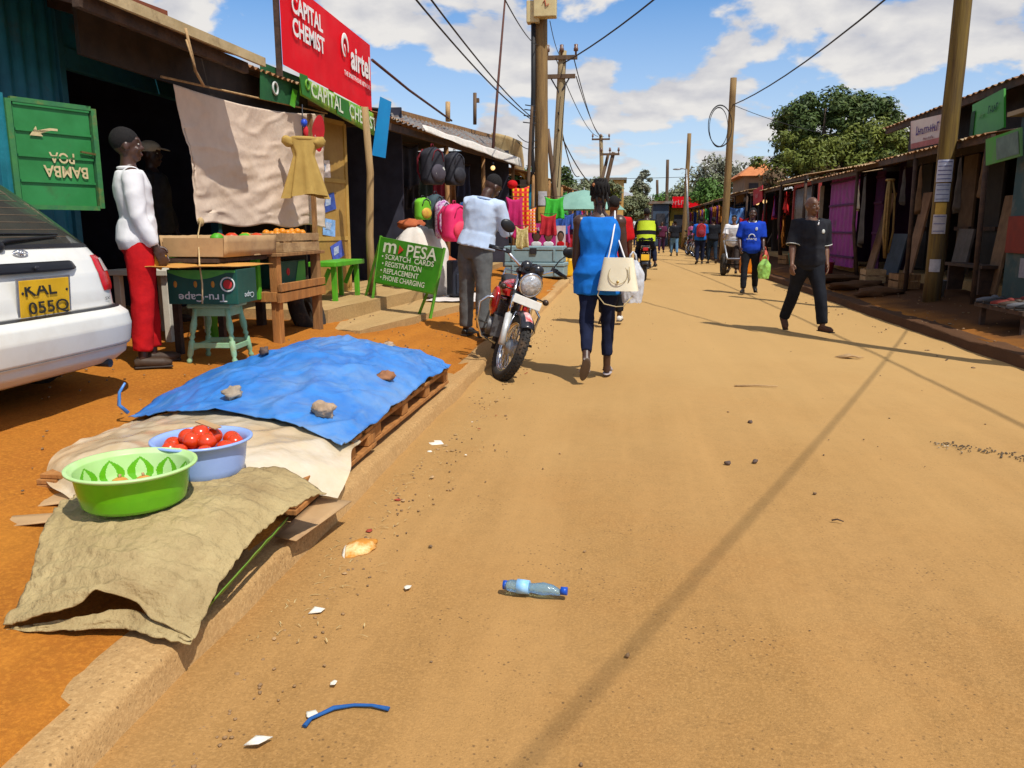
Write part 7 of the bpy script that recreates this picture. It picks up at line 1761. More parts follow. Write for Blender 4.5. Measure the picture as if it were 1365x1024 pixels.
t, a, b, c, d = board('fascia_sign', 'green and grey fascia board hanging under the near right awning', 5.08, 1314, 1360, 221, 208, 186, 170, M('fascia_r', (.05, .30, .03), (.12, .2, .1), scale=1.4, bump=0))
MB().add([p + N2 * .012 for p in (a.lerp(b, .35) + uy_ * .03, a.lerp(b, .98) + uy_ * .03, d.lerp(c, .98) - uy_ * .04, d.lerp(c, .35) - uy_ * .04)], [(0, 1, 2, 3)]).build('grey_panel', M('fascia_grey', (.12, .18, .16), bump=0), t, world=True)
# teal kiosk at the frame edge with a red panel and a notice
t = thing('teal_kiosk', 'teal boarded kiosk with a red panel at the near end of the right row', 'kiosk', (5.5, 11.9, .2))
MB().box((5.80, 11.45, 1.5), (.9, 1.5, 2.6)).build('cabin', teal_w, t, world=True, bevel=.01)
MB().box((5.33, 11.45, 1.22), (.03, 1.44, .50)).build('red_panel', M('panel_red', (.2, .025, .012), (.14, .02, .012), scale=5), t, world=True, bevel=.004)
MB().box((5.335, 11.5, .78), (.02, .42, .26)).build('notice', M('notice_white', (.28, .28, .31), (.2, .2, .24), scale=20, bump=0), t, world=True)
MB().box((5.80, 11.45, 2.84), (1.2, 1.7, .06)).build('roof', M('kiosk_top', (.35, .3, .2), (.2, .14, .08), scale=4), t, world=True)
# purple shop
pw_ = M('purple_wall', (.27, .012, .23), (.20, .010, .17), scale=4, rough=.6, bump=.1, dirt=(.10, .03, .08), dscale=2.5)
t = rshop('purple painted iron shop with its doors folded open', 19.7, 24.4, 6.1, 5.22, 2.62, 2.5, M('purple_dark', (.05, .012, .05), (.035, .01, .035), scale=3), iron_rust, 33)
for k, (y0, y1, x, m2) in enumerate(((20.7, 23.4, 5.62, pw_), (19.85, 20.5, 5.95, M('purple_dim', (.08, .012, .08), scale=3)))):
    d_ = MB(); corr(d_, (x, y0, .35), (x, y1, .35), (x, y0, 2.62), (x, y1, 2.62), 7, .012); dd_ = d_.build('door', m2, t, world=True)
    for z in (.6, 1.2, 1.9, 2.5): MB().box((x - .02, (y0 + y1) / 2, z), (.03, y1 - y0, .05)).build('rail', M('purple_dim', (.08, .012, .08)), dd_, world=True)
t = thing('coiled_rope', 'hank of yellow brown rope hanging from the purple shop eave', 'rope', tuple(ax(1185, 320, 5.3)))
p = ax(1187, 240, 5.3); q = MB()
for k in range(9):
    o_ = Vector((rnd.uniform(-.04, .04), rnd.uniform(-.05, .05), 0)); L_ = 1.35 + .1 * (k % 3)
    q.tube([p + o_, p + o_ * 2.2 + Vector((0, -.06, -.3)), p + o_ * 2.6 + Vector((.0, -.1, -L_ * .7)), p + o_ + Vector((0, -.12, -L_))], .022, 6)
q.build('strands', M('rope_yellow', (.32, .20, .06), (.22, .13, .04), scale=14, bump=.4), t, world=True)
MB().ring(p, .07, .025, None, 16, 8).build('knot', M('rope_yellow', (.3, .2, .05)), t, world=True)
# red framed kiosk
t = rshop('kiosk with a red timber frame and wire mesh window', 24.6, 28.6, 6.1, 5.12, 2.82, 2.4, None, M('tan_iron', (.46, .32, .17), (.3, .17, .08), scale=2, bump=.2), 34)
rf = M('frame_red', (.42, .06, .05), (.32, .04, .04), scale=6, rough=.6)
fr_ = MB(); x = 5.62
for y in (24.75, 28.2): fr_.box((x, y, 1.5), (.08, .10, 2.4))
fr_.box((x, 26.5, 2.66), (.08, 3.5, .10)); f0 = fr_.build('red_frame', rf, t, world=True)
q = MB()
for k in range(16): q.cyl((x + .02, 25.7 + .16 * k, 1.5), (x + .02, 25.7 + .16 * k, 2.55), .012, 5)
for k in range(6): q.cyl((x + .035, 25.6, 1.55 + .2 * k), (x + .035, 28.2, 1.55 + .2 * k), .012, 5)
q.build('wire_mesh', metal_grey, t, world=True)
MB().box((x + .06, 26.95, 2.05), (.02, 2.4, 1.0)).build('grey_backing', M('mesh_grey', (.34, .34, .36), (.26, .26, .28), scale=3), t, world=True)
MB().box((x - .02, 24.35, 1.4), (.1, .08, 2.2)).build('pale_jamb', M('jamb', (.45, .36, .26), scale=5), t, world=True)
t = thing('straw_mat', 'golden woven straw panel leaning in front of the red kiosk', 'mat', (5.3, 23.9, .25))
MB().box((5.35, 23.9, .82), (.05, .62, 1.1), (0, .08, 0)).build('panel', M('straw', (.5, .34, .07), (.36, .23, .04), scale=12, stretch=(1, 1, 6), bump=.5), t, world=True, bevel=.006)
# stalls with red cloth and lamps, then denim, then more
t = rshop('open stall hung with red cloth under a ragged tan roof', 28.8, 35.5, 6.2, 5.20, 2.72, 2.4, None, M('tan_iron', (0, 0, 0)), 35)
for k, (y, i, w_, h_) in enumerate(((29.2, 0, .9, .75), (30.2, 0, 1.0, .6), (31.4, 8, .8, .8), (32.4, 0, .7, .9), (29.6, 7, .6, 1.1), (31.0, 4, .6, .9), (33.6, 0, .8, 1.0), (34.6, 1, .7, 1.0))):
    hung('hanging_garment', '%s garment hung under the ragged tan roof, number of its row by the lamps' % gn[i] if False else '%s cloth hanging in the right stall under the ragged tan roof' % gn[i], (5.6 + .15 * (k % 2), y, 2.55 - (.75 if k in (4, 5) else 0)), w_, h_, M('bright_red', (.62, .015, .01), (.5, .01, .01), scale=4) if i == 0 else goods_m[i], (.35, 1, 0), '%s cloths in the right stall under the tan roof' % gn[i])
for k, y in enumerate((33.2, 35.0)):
    t = thing('light_bulb', ('lit warm bulb in the right stall nearer the red cloth', 'lit warm bulb in the right stall beneath the small red sign')[k], 'bulb', (5.5, y, 2.35)); MB().ell((0, 0, 0), .085, n=12, m=8).build('glass', M('bulb_glow', (1, .6, .2)), t); MB().cyl((0, 0, .07), (0, 0, .18), .03, 8).build('socket', black_plastic, t); MB().tube([(0, 0, .18), (0, 0, .42)], .008, 5).build('flex', cable_black, t)
t, a, b, c, d = board('small_red_sign', 'small tilted red sign on the tan roof edge of the right row', 5.2, 1004, 1016, 274, 268, 254, 247, M('sign_red2', (.45, .02, .03), (.36, .015, .025), scale=3, bump=0))
marks(5, .6, .18, (a + b + c + d) / 4, (b - a).normalized(), (0, 0, 1), .03, 12).build('lettering', M('ink_pink', (.6, .25, .25), bump=0), t, world=True)
MB().box(((a.x + b.x) / 2 + .06, (a.y + b.y) / 2, (a.z + b.z) / 2 - .7), (.06, .06, 1.2)).build('sign_post', metal_dark, t, world=True)
t = rshop('right stall stacked with hanging denim trousers', 35.7, 43, 6.2, 5.10, 2.9, 2.4, None, M('tan_iron', (0, 0, 0)), 36)
for k in range(10):
    i = (1, 9, 6, 1, 9, 9, 1, 6, 9, 1)[k]
    hung('hanging_trousers', 'dark denim trousers hanging in the right denim stall', (5.5, 36.2 + .66 * k, 2.5), .5, .95, cloth('denim_dark', (.03, .07, .13), (.02, .04, .09)), (.6, .8, 0), 'denim trousers in the right stall', 7)
hung('blue_garment', 'pale blue frilled garment hanging above the handcart', ax(983, 276, 4.6), .7, .7, cloth('pale_blue_g', (.12, .28, .65)), (1, .3, 0)); hung('red_garment', 'orange red garment hanging beside the pale blue one', ax(992, 290, 4.7), .4, .6, goods_m[0], (1, .3, 0))
for k, (y0, y1) in enumerate(((43.2, 50), (50.2, 58), (58.2, 70))):
    t = rshop(('right stall with mixed clothes beyond the denim', 'far right stall before the red signed building', 'farthest right stall of the street')[k], y0, y1, 6.0, 5.2, 2.9, 2.4, None, (iron_rust, M('tan_iron', (0, 0, 0)), iron_roof)[k], 40 + k)
    for j in range(6):
        i = rs.randrange(10); hung('hanging_garment', '%s garment hung in the %s' % (gn[i], t['label']), (5.1, y0 + .5 + (y1 - y0 - 1) * j / 6, 2.5), .6, .9, goods_m[i], (.7, .7, 0), '%s garments in the %s' % (gn[i], t['label']))
# earth bank bits, stones and a heap of shoes before the near right shop
for k, (x, y, sx_, sy_, sz_) in enumerate(((4.85, 17.2, .55, .35, .12), (4.75, 15.6, .4, .3, .12), (5.0, 19.4, .5, .3, .1))):
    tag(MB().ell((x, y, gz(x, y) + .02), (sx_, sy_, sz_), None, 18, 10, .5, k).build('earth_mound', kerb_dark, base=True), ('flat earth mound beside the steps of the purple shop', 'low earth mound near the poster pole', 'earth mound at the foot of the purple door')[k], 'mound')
t = thing('display_table', 'low display rack of shoes before the near right shop', 'rack', (4.95, 10.5, gz(4.95, 10.5)))
MB().box((0, 0, .20), (.75, 1.3, .05)).build('rack_top', wood_dark, t, world=False)
for sx_ in (-1, 1):
    for sy_ in (-1, 1): MB().box((sx_ * .3, sy_ * .55, .06), (.06, .06, .26)).build('leg', wood_dark, t)
shm = [leather_black, M('shoe_red', (.22, .03, .02), bump=0), shoe_brown, M('shoe_grey', (.12, .12, .13), bump=0)]
for k in range(16):
    x = 4.95 + .26 * ((k % 3) - 1); y = 10.0 + .21 * (k // 3)
    t = thing('display_shoe', '%s shoe on the low display rack' % ('black', 'dark red', 'brown', 'grey')[k % 4], 'shoe', (x, y, gz(4.95, 10.5) + .225), R(80 + 10 * (k % 3)), '%s shoes on the display rack' % ('black', 'dark red', 'brown', 'grey')[k % 4])
    q = MB(); q.tube([(0, -.12, .04), (0, -.06, .045), (0, .04, .035), (0, .13, .025)], [.03, .04, .042, .025], 10); q.ell((0, -.08, .075), (.034, .045, .03), n=10, m=8); q.build('upper', shm[k % 4], t); MB().box((0, 0, .01), (.075, .27, .02)).build('sole', rubber, t, bevel=.006)

# odds and ends that break up the right fronts: boards, sheets, buckets, crates
rr = random.Random(19)
patch_m = [M('patch_a', (.20, .12, .06), (.12, .07, .035), scale=5, bump=.3), M('patch_b', (.10, .09, .085), (.06, .055, .05), scale=4, bump=.2), M('patch_c', (.26, .15, .08), (.16, .09, .05), scale=4, bump=.3), M('patch_d', (.05, .07, .10), (.03, .045, .06), scale=4)]
for k, (y, z, w_, h_, lab) in enumerate(((13.3, 1.2, .5, 1.5, 'rough brown board leaning by the near right shop window bars'), (15.0, 1.0, .7, 1.0, 'grey patched sheet leaning beside the poster pole'), (16.9, 1.3, .45, 1.7, 'tall tan plank leaning on the near right shop'), (18.4, .9, .8, .9, 'dark blue board leaning near the purple shop'), (19.2, 1.4, .35, 1.8, 'narrow tan plank standing by the hanging rope'))):
    q = MB().box((5.75 + .1 * (k % 2), y, .3 + h_ / 2), (.04, w_, h_), (0, .10 + .03 * k, .05 * (k - 2))); tag(q.build('leaning_board', patch_m[(0, 1, 2, 3, 2)[k]], base=True, bevel=.004), lab, 'board')
def bucket(lab, x, y, m_, s=1):
    g0 = gz(x, y); t = thing('bucket', lab, 'bucket', (x, y, g0), rr.uniform(0, 6)); t.scale = (s, s, s)
    MB().lathe([(0, .0), (.11, 0), (.15, .28), (.155, .285), (.145, .28), (.105, .015), (0, .015)], n=22).build('pail', m_, t); MB().tube([(.15 * math.cos(a), .03, .28 + .12 * math.sin(a)) for a in [PI * i / 10 for i in range(11)]], .005, 6).build('handle', metal_grey, t)
bucket('dull teal bucket by the red framed kiosk', 5.2, 25.4, M('bucket_teal', (.03, .3, .26), bump=0), 1.4); bucket('pale grey bucket at the foot of the poster pole', 5.25, 14.3, M('bucket_grey', (.25, .25, .25), bump=0)); bucket('small red bucket before the purple door', 5.25, 21.6, M('bucket_red', (.35, .03, .03), bump=0))
for k, (x, y, lab) in enumerate(((5.35, 16.2, 'slatted crate on the earth before the near right shop planks'), (5.3, 18.0, 'slatted crate before the dark blue leaning board'), (5.3, 27.0, 'slatted crate beneath the wire mesh window'))): slat_crate((x, y, gz(x, y)), .4, .55, .28, lab, wood_pale if k == 1 else wood_raw, rr.uniform(-.3, .3))
t = thing('shop_bench', 'low plank bench along the near right shop front', 'bench', (5.55, 13.9, .3)); MB().box((5.6, 13.9, .72), (.3, 1.5, .05)).build('seat', wood_dark, t, world=True)
for y in (13.3, 14.5): MB().box((5.6, y, .5), (.24, .06, .42)).build('leg', wood_dark, t, world=True)
q = MB(); corr(q, (4.95, 17.9, 2.60), (4.95, 19.8, 2.66), (6.3, 17.9, 2.86), (6.3, 19.8, 2.88), 9, .016, 2, .14, 5); tag(q.build('awning_sheet', M('tan_iron', (0, 0, 0)), base=True), 'ragged tan iron sheet jutting out over the rope beside the purple shop', 'iron sheet')
hung('sacking_curtain', 'dark sacking curtain hanging beside the purple shop doorway', (5.4, 19.5, 2.5), .7, 1.5, M('patch_b', (0, 0, 0)), (.2, 1, 0)); hung('white_bundle', 'pale clothes bundle hanging between the purple doors', (5.5, 20.35, 2.35), .35, .6, off_white, (.2, 1, 0))
for k in range(5): hung('hanging_chain', 'thin brown strings of goods hanging before the near right shop', (5.5, 13.6 + .9 * k, 2.5), .14, .7 + .2 * (k % 2), patch_m[k % 3], (.2, 1, 0), 'strings of goods on the near right shop')
# ------------------------------------------------------------------ utility poles, cables
def pole(label, base, top, r0, r1, mat=None, bend=0):
    base, top = Vector(base), Vector(top); n = 10
    t = thing('utility_pole', label, 'pole', tuple(base))
    q = MB(); q.tube([base.lerp(top, i / n) + Vector((bend * math.sin(PI * i / n) + .012 * vnoise(i * .7, base.x), 0, 0)) for i in range(n + 1)], [r0 + (r1 - r0) * i / n for i in range(n + 1)], 16); q.build('shaft', mat or pole_wood, t, world=True)
    return t
def crossarm(t, c, w_, ins=3, pins=True, ang=0, brace=True):
    c = Vector(c); d = Vector((math.cos(ang), math.sin(ang), 0)); 
    a_ = MB().bar(c - d * w_ / 2 + Vector((0, -.12, 0)), c + d * w_ / 2 + Vector((0, -.12, 0)), .10, .12).build('crossarm', pole_dark, t, world=True)
    for k in range(ins):
        p = c + d * (w_ * (k / max(1, ins - 1) - .5) * .9) + Vector((0, -.12, .06)); MB().lathe([(.0, 0), (.03, 0), (.03, .1), (.07, .12), (.07, .2), (.05, .22), (.06, .3), (0, .32)], c=p, n=10).build('insulator', M('insulator', (.16, .08, .05), rough=.3, bump=0), a_, world=True)
    if brace:
        q = MB(); q.bar(c - d * w_ * .3 + Vector((0, -.1, -.05)), c + Vector((0, -.1, -.5)), .04); q.bar(c + d * w_ * .3 + Vector((0, -.1, -.05)), c + Vector((0, -.1, -.5)), .04); q.build('arm_brace', metal_dark, t, world=True)
def notice(label, pole_c, r, z, w_, h_, mat, a0, grp=None, lines=0):
    t = thing('pasted_notice', label, 'notice', (pole_c.x, pole_c.y, z), 0, grp)
    q = MB().grid(8, 3, lambda u, v: Vector((pole_c.x + (r + .006 + .004 * vnoise(u * 5, v * 5)) * math.cos(a0 + (u - .5) * w_ / r), pole_c.y + (r + .006) * math.sin(a0 + (u - .5) * w_ / r), z + h_ * v))); q.build('paper', mat, t, world=True)
    if lines:
        q = MB()
        for k in range(lines):
            zz = z + h_ * (.12 + .76 * k / max(1, lines - 1)); q.grid(6, 1, lambda u, v, zz=zz: Vector((pole_c.x + (r + .011) * math.cos(a0 + (u - .5) * w_ * .8 / r), pole_c.y + (r + .011) * math.sin(a0 + (u - .5) * w_ * .8 / r), zz + h_ * .04 * v)))
        q.build('print_lines', M('print_blue', (.12, .13, .3), bump=0), t, world=True)
def wire(label, a, b, sag=.3, r=.012, n=16, mat=None, pts=None):
    a, b = Vector(a), Vector(b)
    P = [Vector(p) for p in pts] if pts else [a.lerp(b, i / n) - Vector((0, 0, sag * 4 * (i / n) * (1 - i / n))) for i in range(n + 1)]
    return tag(MB().tube(P, r, 6).build('overhead_cable', mat or cable_black, base=True), label, 'cable')
# right pole with notices
b = Vector((5.0, 13.8, 0)); tp_ = ay(1287, -30, 13.8)
pole_r = M('pole_right', (.19, .125, .022), (.08, .045, .014), scale=4, stretch=(3, 3, .2), bump=.4, dirt=(.07, .05, .03), dscale=1.6, dmin=.48, dmax=.66)
pole('tall brown utility pole with pasted notices before the near right shop', b, tp_ + (tp_ - b) * .25, .135, .125, pole_r)
def onp(z): return b.lerp(tp_, (z - b.z) / (tp_.z - b.z))
for z, h_, w_, m_, lab, ln in ((2.02, .34, .24, M('paper_blue', (.5, .54, .66), (.4, .44, .56), scale=12, bump=.1), 'bluish white notice with printed lines highest on the right pole', 5), (1.72, .28, .22, M('paper_blue2', (.42, .48, .6), scale=12, bump=.1), 'second bluish notice just below the highest one on the right pole', 4), (1.52, .18, .16, M('paper_yellow', (.5, .33, .06), (.4, .26, .05), scale=12, bump=.1), 'torn yellow notice on the right pole', 0), (1.22, .30, .2, M('paper_pale', (.48, .47, .48), (.34, .33, .36), scale=12, bump=.1), 'pale notice under the yellow one on the right pole', 3), (.62, .2, .16, M('paper_pale', (0, 0, 0)), 'torn white scrap of notice low on the right pole', 0)):
    notice(lab, onp(z), .135, z, w_, h_, m_, R(250), None, ln)
# pole with the ring of spare cable
p2, p2t = Vector((4.10, 34.0, .05)), ay(978, 104, 34.0)
pole('brown utility pole carrying a ring of spare cable on the right kerb', p2, p2t, .15, .125)
t = thing('cable_ring', 'big loose ring of black cable hung on the right kerb pole', 'cable', tuple(ay(957, 170, 33.7)))
rm = Matrix.Rotation(PI / 2 - .15, 3, 'X') @ Matrix.Rotation(.3, 3, 'Y')
rc_ = ay(960, 168, 33.6); MB().ring(rc_, .52, .018, rm @ Matrix.Diagonal((.95, 1.55, 1)), 40, 6).build('coil', cable_black, t, world=True); MB().ring(rc_ + Vector((-.05, .06, -.04)), .48, .015, rm @ Matrix.Diagonal((.8, 1.6, 1)), 40, 6).build('coil', cable_black, t, world=True)
pole('thin tall pole behind the cable ring pole on the right', (4.10, 56, .05), ay(919, 178, 56), .16, .13)
t = pole('plain far pole in mid street on the right', (4.1, 79, 0), ay(890, 213, 79), .17, .14, pole_dark)
pole('short far pole beyond the plain far pole', (3.9, 92, 0), ay(876, 240, 92), .17, .14, pole_dark)
# street lamp
lb, lt = Vector((4.35, 54.5, 0)), ay(915, 226, 54.5)
t = thing('street_lamp', 'slim grey street lamp with arm reaching over the road', 'street lamp', tuple(lb))
MB().tube([lb, lb.lerp(lt, .5), lt], [.09, .07, .05], 10).build('column', metal_grey, t, world=True)
MB().tube([lt, lt + Vector((-.2, 0, .06)), lt + Vector((-.45, 0, .04))], .04, 8).build('arm', metal_grey, t, world=True)
MB().ell(lt + Vector((-.6, 0, .02)), (.28, .12, .06), n=14, m=8).build('lamp_head', metal_grey, t, world=True)
# left pole with meter boxes
pb, pt = Vector((-2.13, 21.5, .1)), ay(721, 20, 21.5)
t = pole('thick utility pole with cream meter boxes on the left kerb', pb, pt, .185, .165)
cab = M('cabinet_cream', (.60, .50, .26), (.5, .4, .2), scale=5, rough=.5, bump=.05)
c = ay(727, 8, 21.2); MB().box((c.x, c.y, c.z + .1), (.56, .3, .76)).build('meter_box', cab, t, world=True, bevel=.02); c2 = ay(713, 18, 21.3); MB().box((c2.x - .04, c2.y, c2.z + .02), (.32, .28, .52)).build('meter_box', cab, t, world=True, bevel=.02)
q = MB(); q.tube([c + Vector((-.05, -.17, .02)), c + Vector((0, -.17, .1)), c + Vector((.03, -.17, -.05)), c + Vector((.1, -.17, .0))], .012, 5); q.build('red_mark', M('mark_red', (.5, .06, .03), bump=0), t, world=True)
q = MB(); q.tube([ay(711, 28, 21.3), ay(711, 120, 21.3), ay(709, 200, 21.3), ay(711, 228, 21.3), ay(704, 240, 21.3)], [.06, .06, .055, .05, .04], 8); q.build('cable_bundle', cable_black, t, world=True)
for z, m_, lab in ((1.9, M('paper_pale', (0, 0, 0)), 'faded white notice higher on the left kerb pole'), (1.5, M('paper_yellow', (0, 0, 0)), 'yellowed notice lower on the left kerb pole')): notice(lab, pb.lerp(pt, z / pt.z), .185, z, .24, .36, m_, R(-75))
# second big pole with cross-arms
b2, t2 = ay(736, 330, 25.5), ay(750, 68, 25.5); b2.z = .1
t = pole('leaning utility pole with two cross-arms and insulators', b2, t2, .16, .12, M('pole_grey', (.36, .28, .15), (.26, .19, .1), scale=5, stretch=(3, 3, .25), bump=.4))
crossarm(t, ay(749, 78, 25.5), .95, 3, brace=False); crossarm(t, ay(747, 103, 25.5), .92, 0)
pole('thin dark pole standing between the two big left poles', (-1.7, 23.5, .1), ay(730, 172, 23.5), .07, .06, pole_dark)
t = pole('thin mast with small aerial rods on the left roofs', ay(704, 250, 21), ay(709, 142, 21), .05, .035, pole_dark)
for k, v in enumerate((140, 146, 154, 163)): a = ay(700 - k, v, 21); MB().tube([a, ay(714, v + 2, 21)], .014, 5).build('aerial_rod', metal_dark, t, world=True)
t = pole('far utility pole with a short cross-arm', (.2 - 1.6, 60, .1), ay(801, 180, 60), .18, .13, M('pole_grey', (0, 0, 0))); crossarm(t, ay(801, 186, 60), 1.3, 3, brace=False)
t = pole('dark leaning pole beside the far cross-arm pole', (-1.9, 48, .1), ay(818, 203, 48), .14, .11, pole_dark); crossarm(t, ay(813, 206, 48), 1.1, 3, brace=False)
MB().tube([(-2.2, 48, .1), ay(811, 205, 48.2)], [.12, .09], 10).build('second_leg', pole_dark, t, world=True)
# overhead cables
A1 = ay(977, 140, 33.9)
wire('heavy black cable sweeping down from overhead to the cable ring pole', (6.0, 1.0, 7.2), A1, .85, .02)
wire('cable from the ring pole to the big tree on the right', A1, ay(1200, 190, 33), .3, .012)
wire('long low cable crossing the far street behind the rider', ay(560, 236, 46), ay(1010, 232, 46), .2, .014)
pole('utility pole beside the near end of the right row, its shadow lying over the road', (4.78, 7.9, .1), (4.9, 7.9, 8.3), .14, .12)
wire('service cable slung over the road to the near right shop roof', (1.6, -4.0, 6.9), (5.75, 9.8, 4.05), .15, .011)
wire('second service cable from the near pole across the road', (4.85, 7.9, 7.6), (-1.9, 25.4, 6.2), .5, .02)
M1 = ay(707, 155, 20.8)
wire('upper of two cables descending to the thin left mast', ay(566, -12, 9), M1, .1, .012); wire('lower of two cables descending to the thin left mast', ay(545, -12, 9), M1 + Vector((0, 0, -.06)), .12, .012)
wire('thin cable from overhead to the meter box pole', ay(668, -10, 9), ay(716, 60, 21.4), .1, .009)
wire('fine cable from the meter box pole to the first cross-arm', ay(733, 28, 21.4), ay(745, 72, 25), .1, .010)
for k, (x0, l_) in enumerate(((741, 'left'), (765, 'middle'), (768, 'right'))): wire('fine cable from the %s insulator to the far cross-arm pole' % l_, ay(x0, 78 + 24 * (k == 2), 25.3), ay(797 + 4 * k, 182, 60), .5, .016)
for k, (v0, v1, u1) in enumerate(((150, 205, 764), (172, 222, 800))): wire(('upper', 'lower')[k] + ' bundle of service cables dropping right from the leaning pole', ay(744, v0, 25.2), ay(u1 + 8, v1 + 30, 44), .6, .022)
wire('vertical down cable beside the leaning cross-arm pole', None or ay(754, 110, 25.2), ay(743, 250, 25.2), -.02, .014)
for k, v in enumerate((70, 82)): wire(('upper', 'lower')[k] + ' slack cable low between the mast and the left pole', ay(690, 166 + 9 * k + 14, 20.5), ay(716, 172 + 9 * k + 14, 21.4), .12, .01)

# ------------------------------------------------------------------ trees
def leafmat(name, c, c2, c3):
    m = M(name, c, c2, scale=1.3, rough=.6, bump=0, dirt=c3, dscale=2.4, dmin=.5, dmax=.66, spec=.25)
    return m
def tree(label, base, crown_c, crad, nclump, nleaf, leafs, mats, trunk_r=.2, seed=0, clump=.42, up=.5, nm='tree', shape=None, limbs=7):
    r_ = random.Random(seed); base = Vector(base); cc = Vector(crown_c); cr = Vector(crad)
    t = thing(nm, label, 'tree', tuple(base))
    q = MB(); fork = base.lerp(cc, .45); q.tube([base, base.lerp(fork, .5) + Vector((.1 * trunk_r, 0, 0)), fork], [trunk_r, trunk_r * .8, trunk_r * .7], 12)
    cl = []
    for i in range(nclump):
        while True:
            d = Vector((r_.uniform(-1, 1), r_.uniform(-1, 1), r_.uniform(-1, 1)))
            if d.length < 1 and (d.length > .45 or r_.random() < .3): break
        f = 1 + .25 * vnoise(d.x * 2 + seed, d.y * 2, d.z * 2)
        if shape: d = shape(d, r_)
        cl.append((cc + Vector((d.x * cr.x * f, d.y * cr.y * f, d.z * cr.z * f)), r_.uniform(.6, 1.25) * clump, d))
    for i in range(limbs):
        p = cl[r_.randrange(nclump)][0]; mid = fork.lerp(p, .5) + Vector((r_.uniform(-.3, .3), r_.uniform(-.3, .3), .2)) * cr.x * .3
        q.tube([fork, mid, p], [trunk_r * .5, trunk_r * .3, trunk_r * .1], 7)
    q.build('trunk', M('bark', (.12, .085, .06), (.07, .05, .035), scale=8, bump=.6), t, world=True)
    qs = [MB() for _ in mats]
    for c, rr, d in cl:
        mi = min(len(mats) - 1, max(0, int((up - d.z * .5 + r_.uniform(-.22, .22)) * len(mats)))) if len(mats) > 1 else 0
        q = qs[mi]
        for k in range(nleaf):
            while True:
                e = Vector((r_.uniform(-1, 1), r_.uniform(-1, 1), r_.uniform(-1, 1)))
                if .3 < e.length < 1: break
            p = c + Vector((e.x, e.y, e.z * .72)) * rr * (1 if r_.random() < .9 else 1.35)
            s = leafs * r_.uniform(.6, 1.3); n_ = (e + Vector((r_.uniform(-.6, .6), r_.uniform(-.6, .6), r_.uniform(-.2, .9)))).normalized()
            a = n_.cross(Vector((r_.uniform(-1, 1), r_.uniform(-1, 1), r_.uniform(-1, 1)))).normalized(); b_ = n_.cross(a)
            q.add([p - a * s, p + b_ * s * .45, p + a * s, p - b_ * s * .45], [(0, 1, 2, 3)])
    for q, m_ in zip(qs, mats):
        if q.v: q.build('crown', m_, t, world=True)
    return t
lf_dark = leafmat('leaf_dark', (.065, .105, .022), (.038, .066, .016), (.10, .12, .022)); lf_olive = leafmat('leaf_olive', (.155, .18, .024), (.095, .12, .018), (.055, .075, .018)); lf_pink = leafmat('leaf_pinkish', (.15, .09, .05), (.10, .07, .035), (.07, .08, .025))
lf_far = leafmat('leaf_far', (.20, .22, .11), (.14, .165, .085), (.10, .12, .07)); lf_grey = leafmat('leaf_greygreen', (.24, .245, .17), (.17, .18, .13), (.12, .13, .10)); lf_bright = leafmat('leaf_bright', (.09, .18, .03), (.06, .13, .02), (.04, .08, .02))  # the far leaves are paled: distance haze put into their colour
def tr(u, v, y): return ay(u, v, y)
c = tr(1112, 170, 36); tree('large dark green tree rising behind the right row of shops', (c.x, 36.5, .2), c + Vector((0, .5, 0)), (2.6, 2.2, 1.6), 110, 210, .105, [lf_dark], .3, 3, .55)
c = tr(1105, 215, 33.5); tree('lower olive flowering tree in front of the large dark tree', (c.x, 33.5, .2), c - Vector((0, 0, .25)), (2.7, 1.5, 1.35), 110, 190, .085, [lf_olive, lf_olive, lf_pink], .2, 5, .46, .55)
c = tr(1168, 200, 33.5); tree('olive leafy tree beside the pink and cream roof sign', (c.x, 33.8, .2), c, (1.5, 1.2, 1.2), 50, 170, .085, [lf_olive, lf_dark], .18, 6, .45, .5)
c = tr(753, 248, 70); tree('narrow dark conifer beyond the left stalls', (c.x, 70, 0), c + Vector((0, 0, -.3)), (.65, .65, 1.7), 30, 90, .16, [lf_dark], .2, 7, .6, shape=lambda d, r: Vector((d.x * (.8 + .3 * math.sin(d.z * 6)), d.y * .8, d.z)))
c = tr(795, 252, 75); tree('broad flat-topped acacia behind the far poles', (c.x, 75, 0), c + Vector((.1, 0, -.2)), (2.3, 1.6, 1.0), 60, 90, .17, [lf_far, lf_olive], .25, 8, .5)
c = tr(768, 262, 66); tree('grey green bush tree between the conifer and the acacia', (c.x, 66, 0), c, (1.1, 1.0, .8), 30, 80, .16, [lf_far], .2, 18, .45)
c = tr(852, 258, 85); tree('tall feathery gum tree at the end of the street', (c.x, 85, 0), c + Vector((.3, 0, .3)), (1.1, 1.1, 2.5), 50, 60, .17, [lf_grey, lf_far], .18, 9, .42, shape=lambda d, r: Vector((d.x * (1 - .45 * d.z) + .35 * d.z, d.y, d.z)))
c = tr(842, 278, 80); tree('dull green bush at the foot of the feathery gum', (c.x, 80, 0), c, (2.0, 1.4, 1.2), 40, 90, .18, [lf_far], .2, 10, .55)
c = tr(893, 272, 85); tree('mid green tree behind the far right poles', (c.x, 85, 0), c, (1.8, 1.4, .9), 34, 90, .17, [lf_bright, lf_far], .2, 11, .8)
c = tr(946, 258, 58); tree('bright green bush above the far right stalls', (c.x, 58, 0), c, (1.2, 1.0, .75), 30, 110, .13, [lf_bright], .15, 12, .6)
c = tr(962, 238, 62); tree('tall grey green cypress pair behind the ring pole', (c.x, 62, 0), c + Vector((0, 0, .2)), (2.0, 1.4, 1.3), 50, 90, .15, [lf_grey, lf_far], .2, 13, .75)
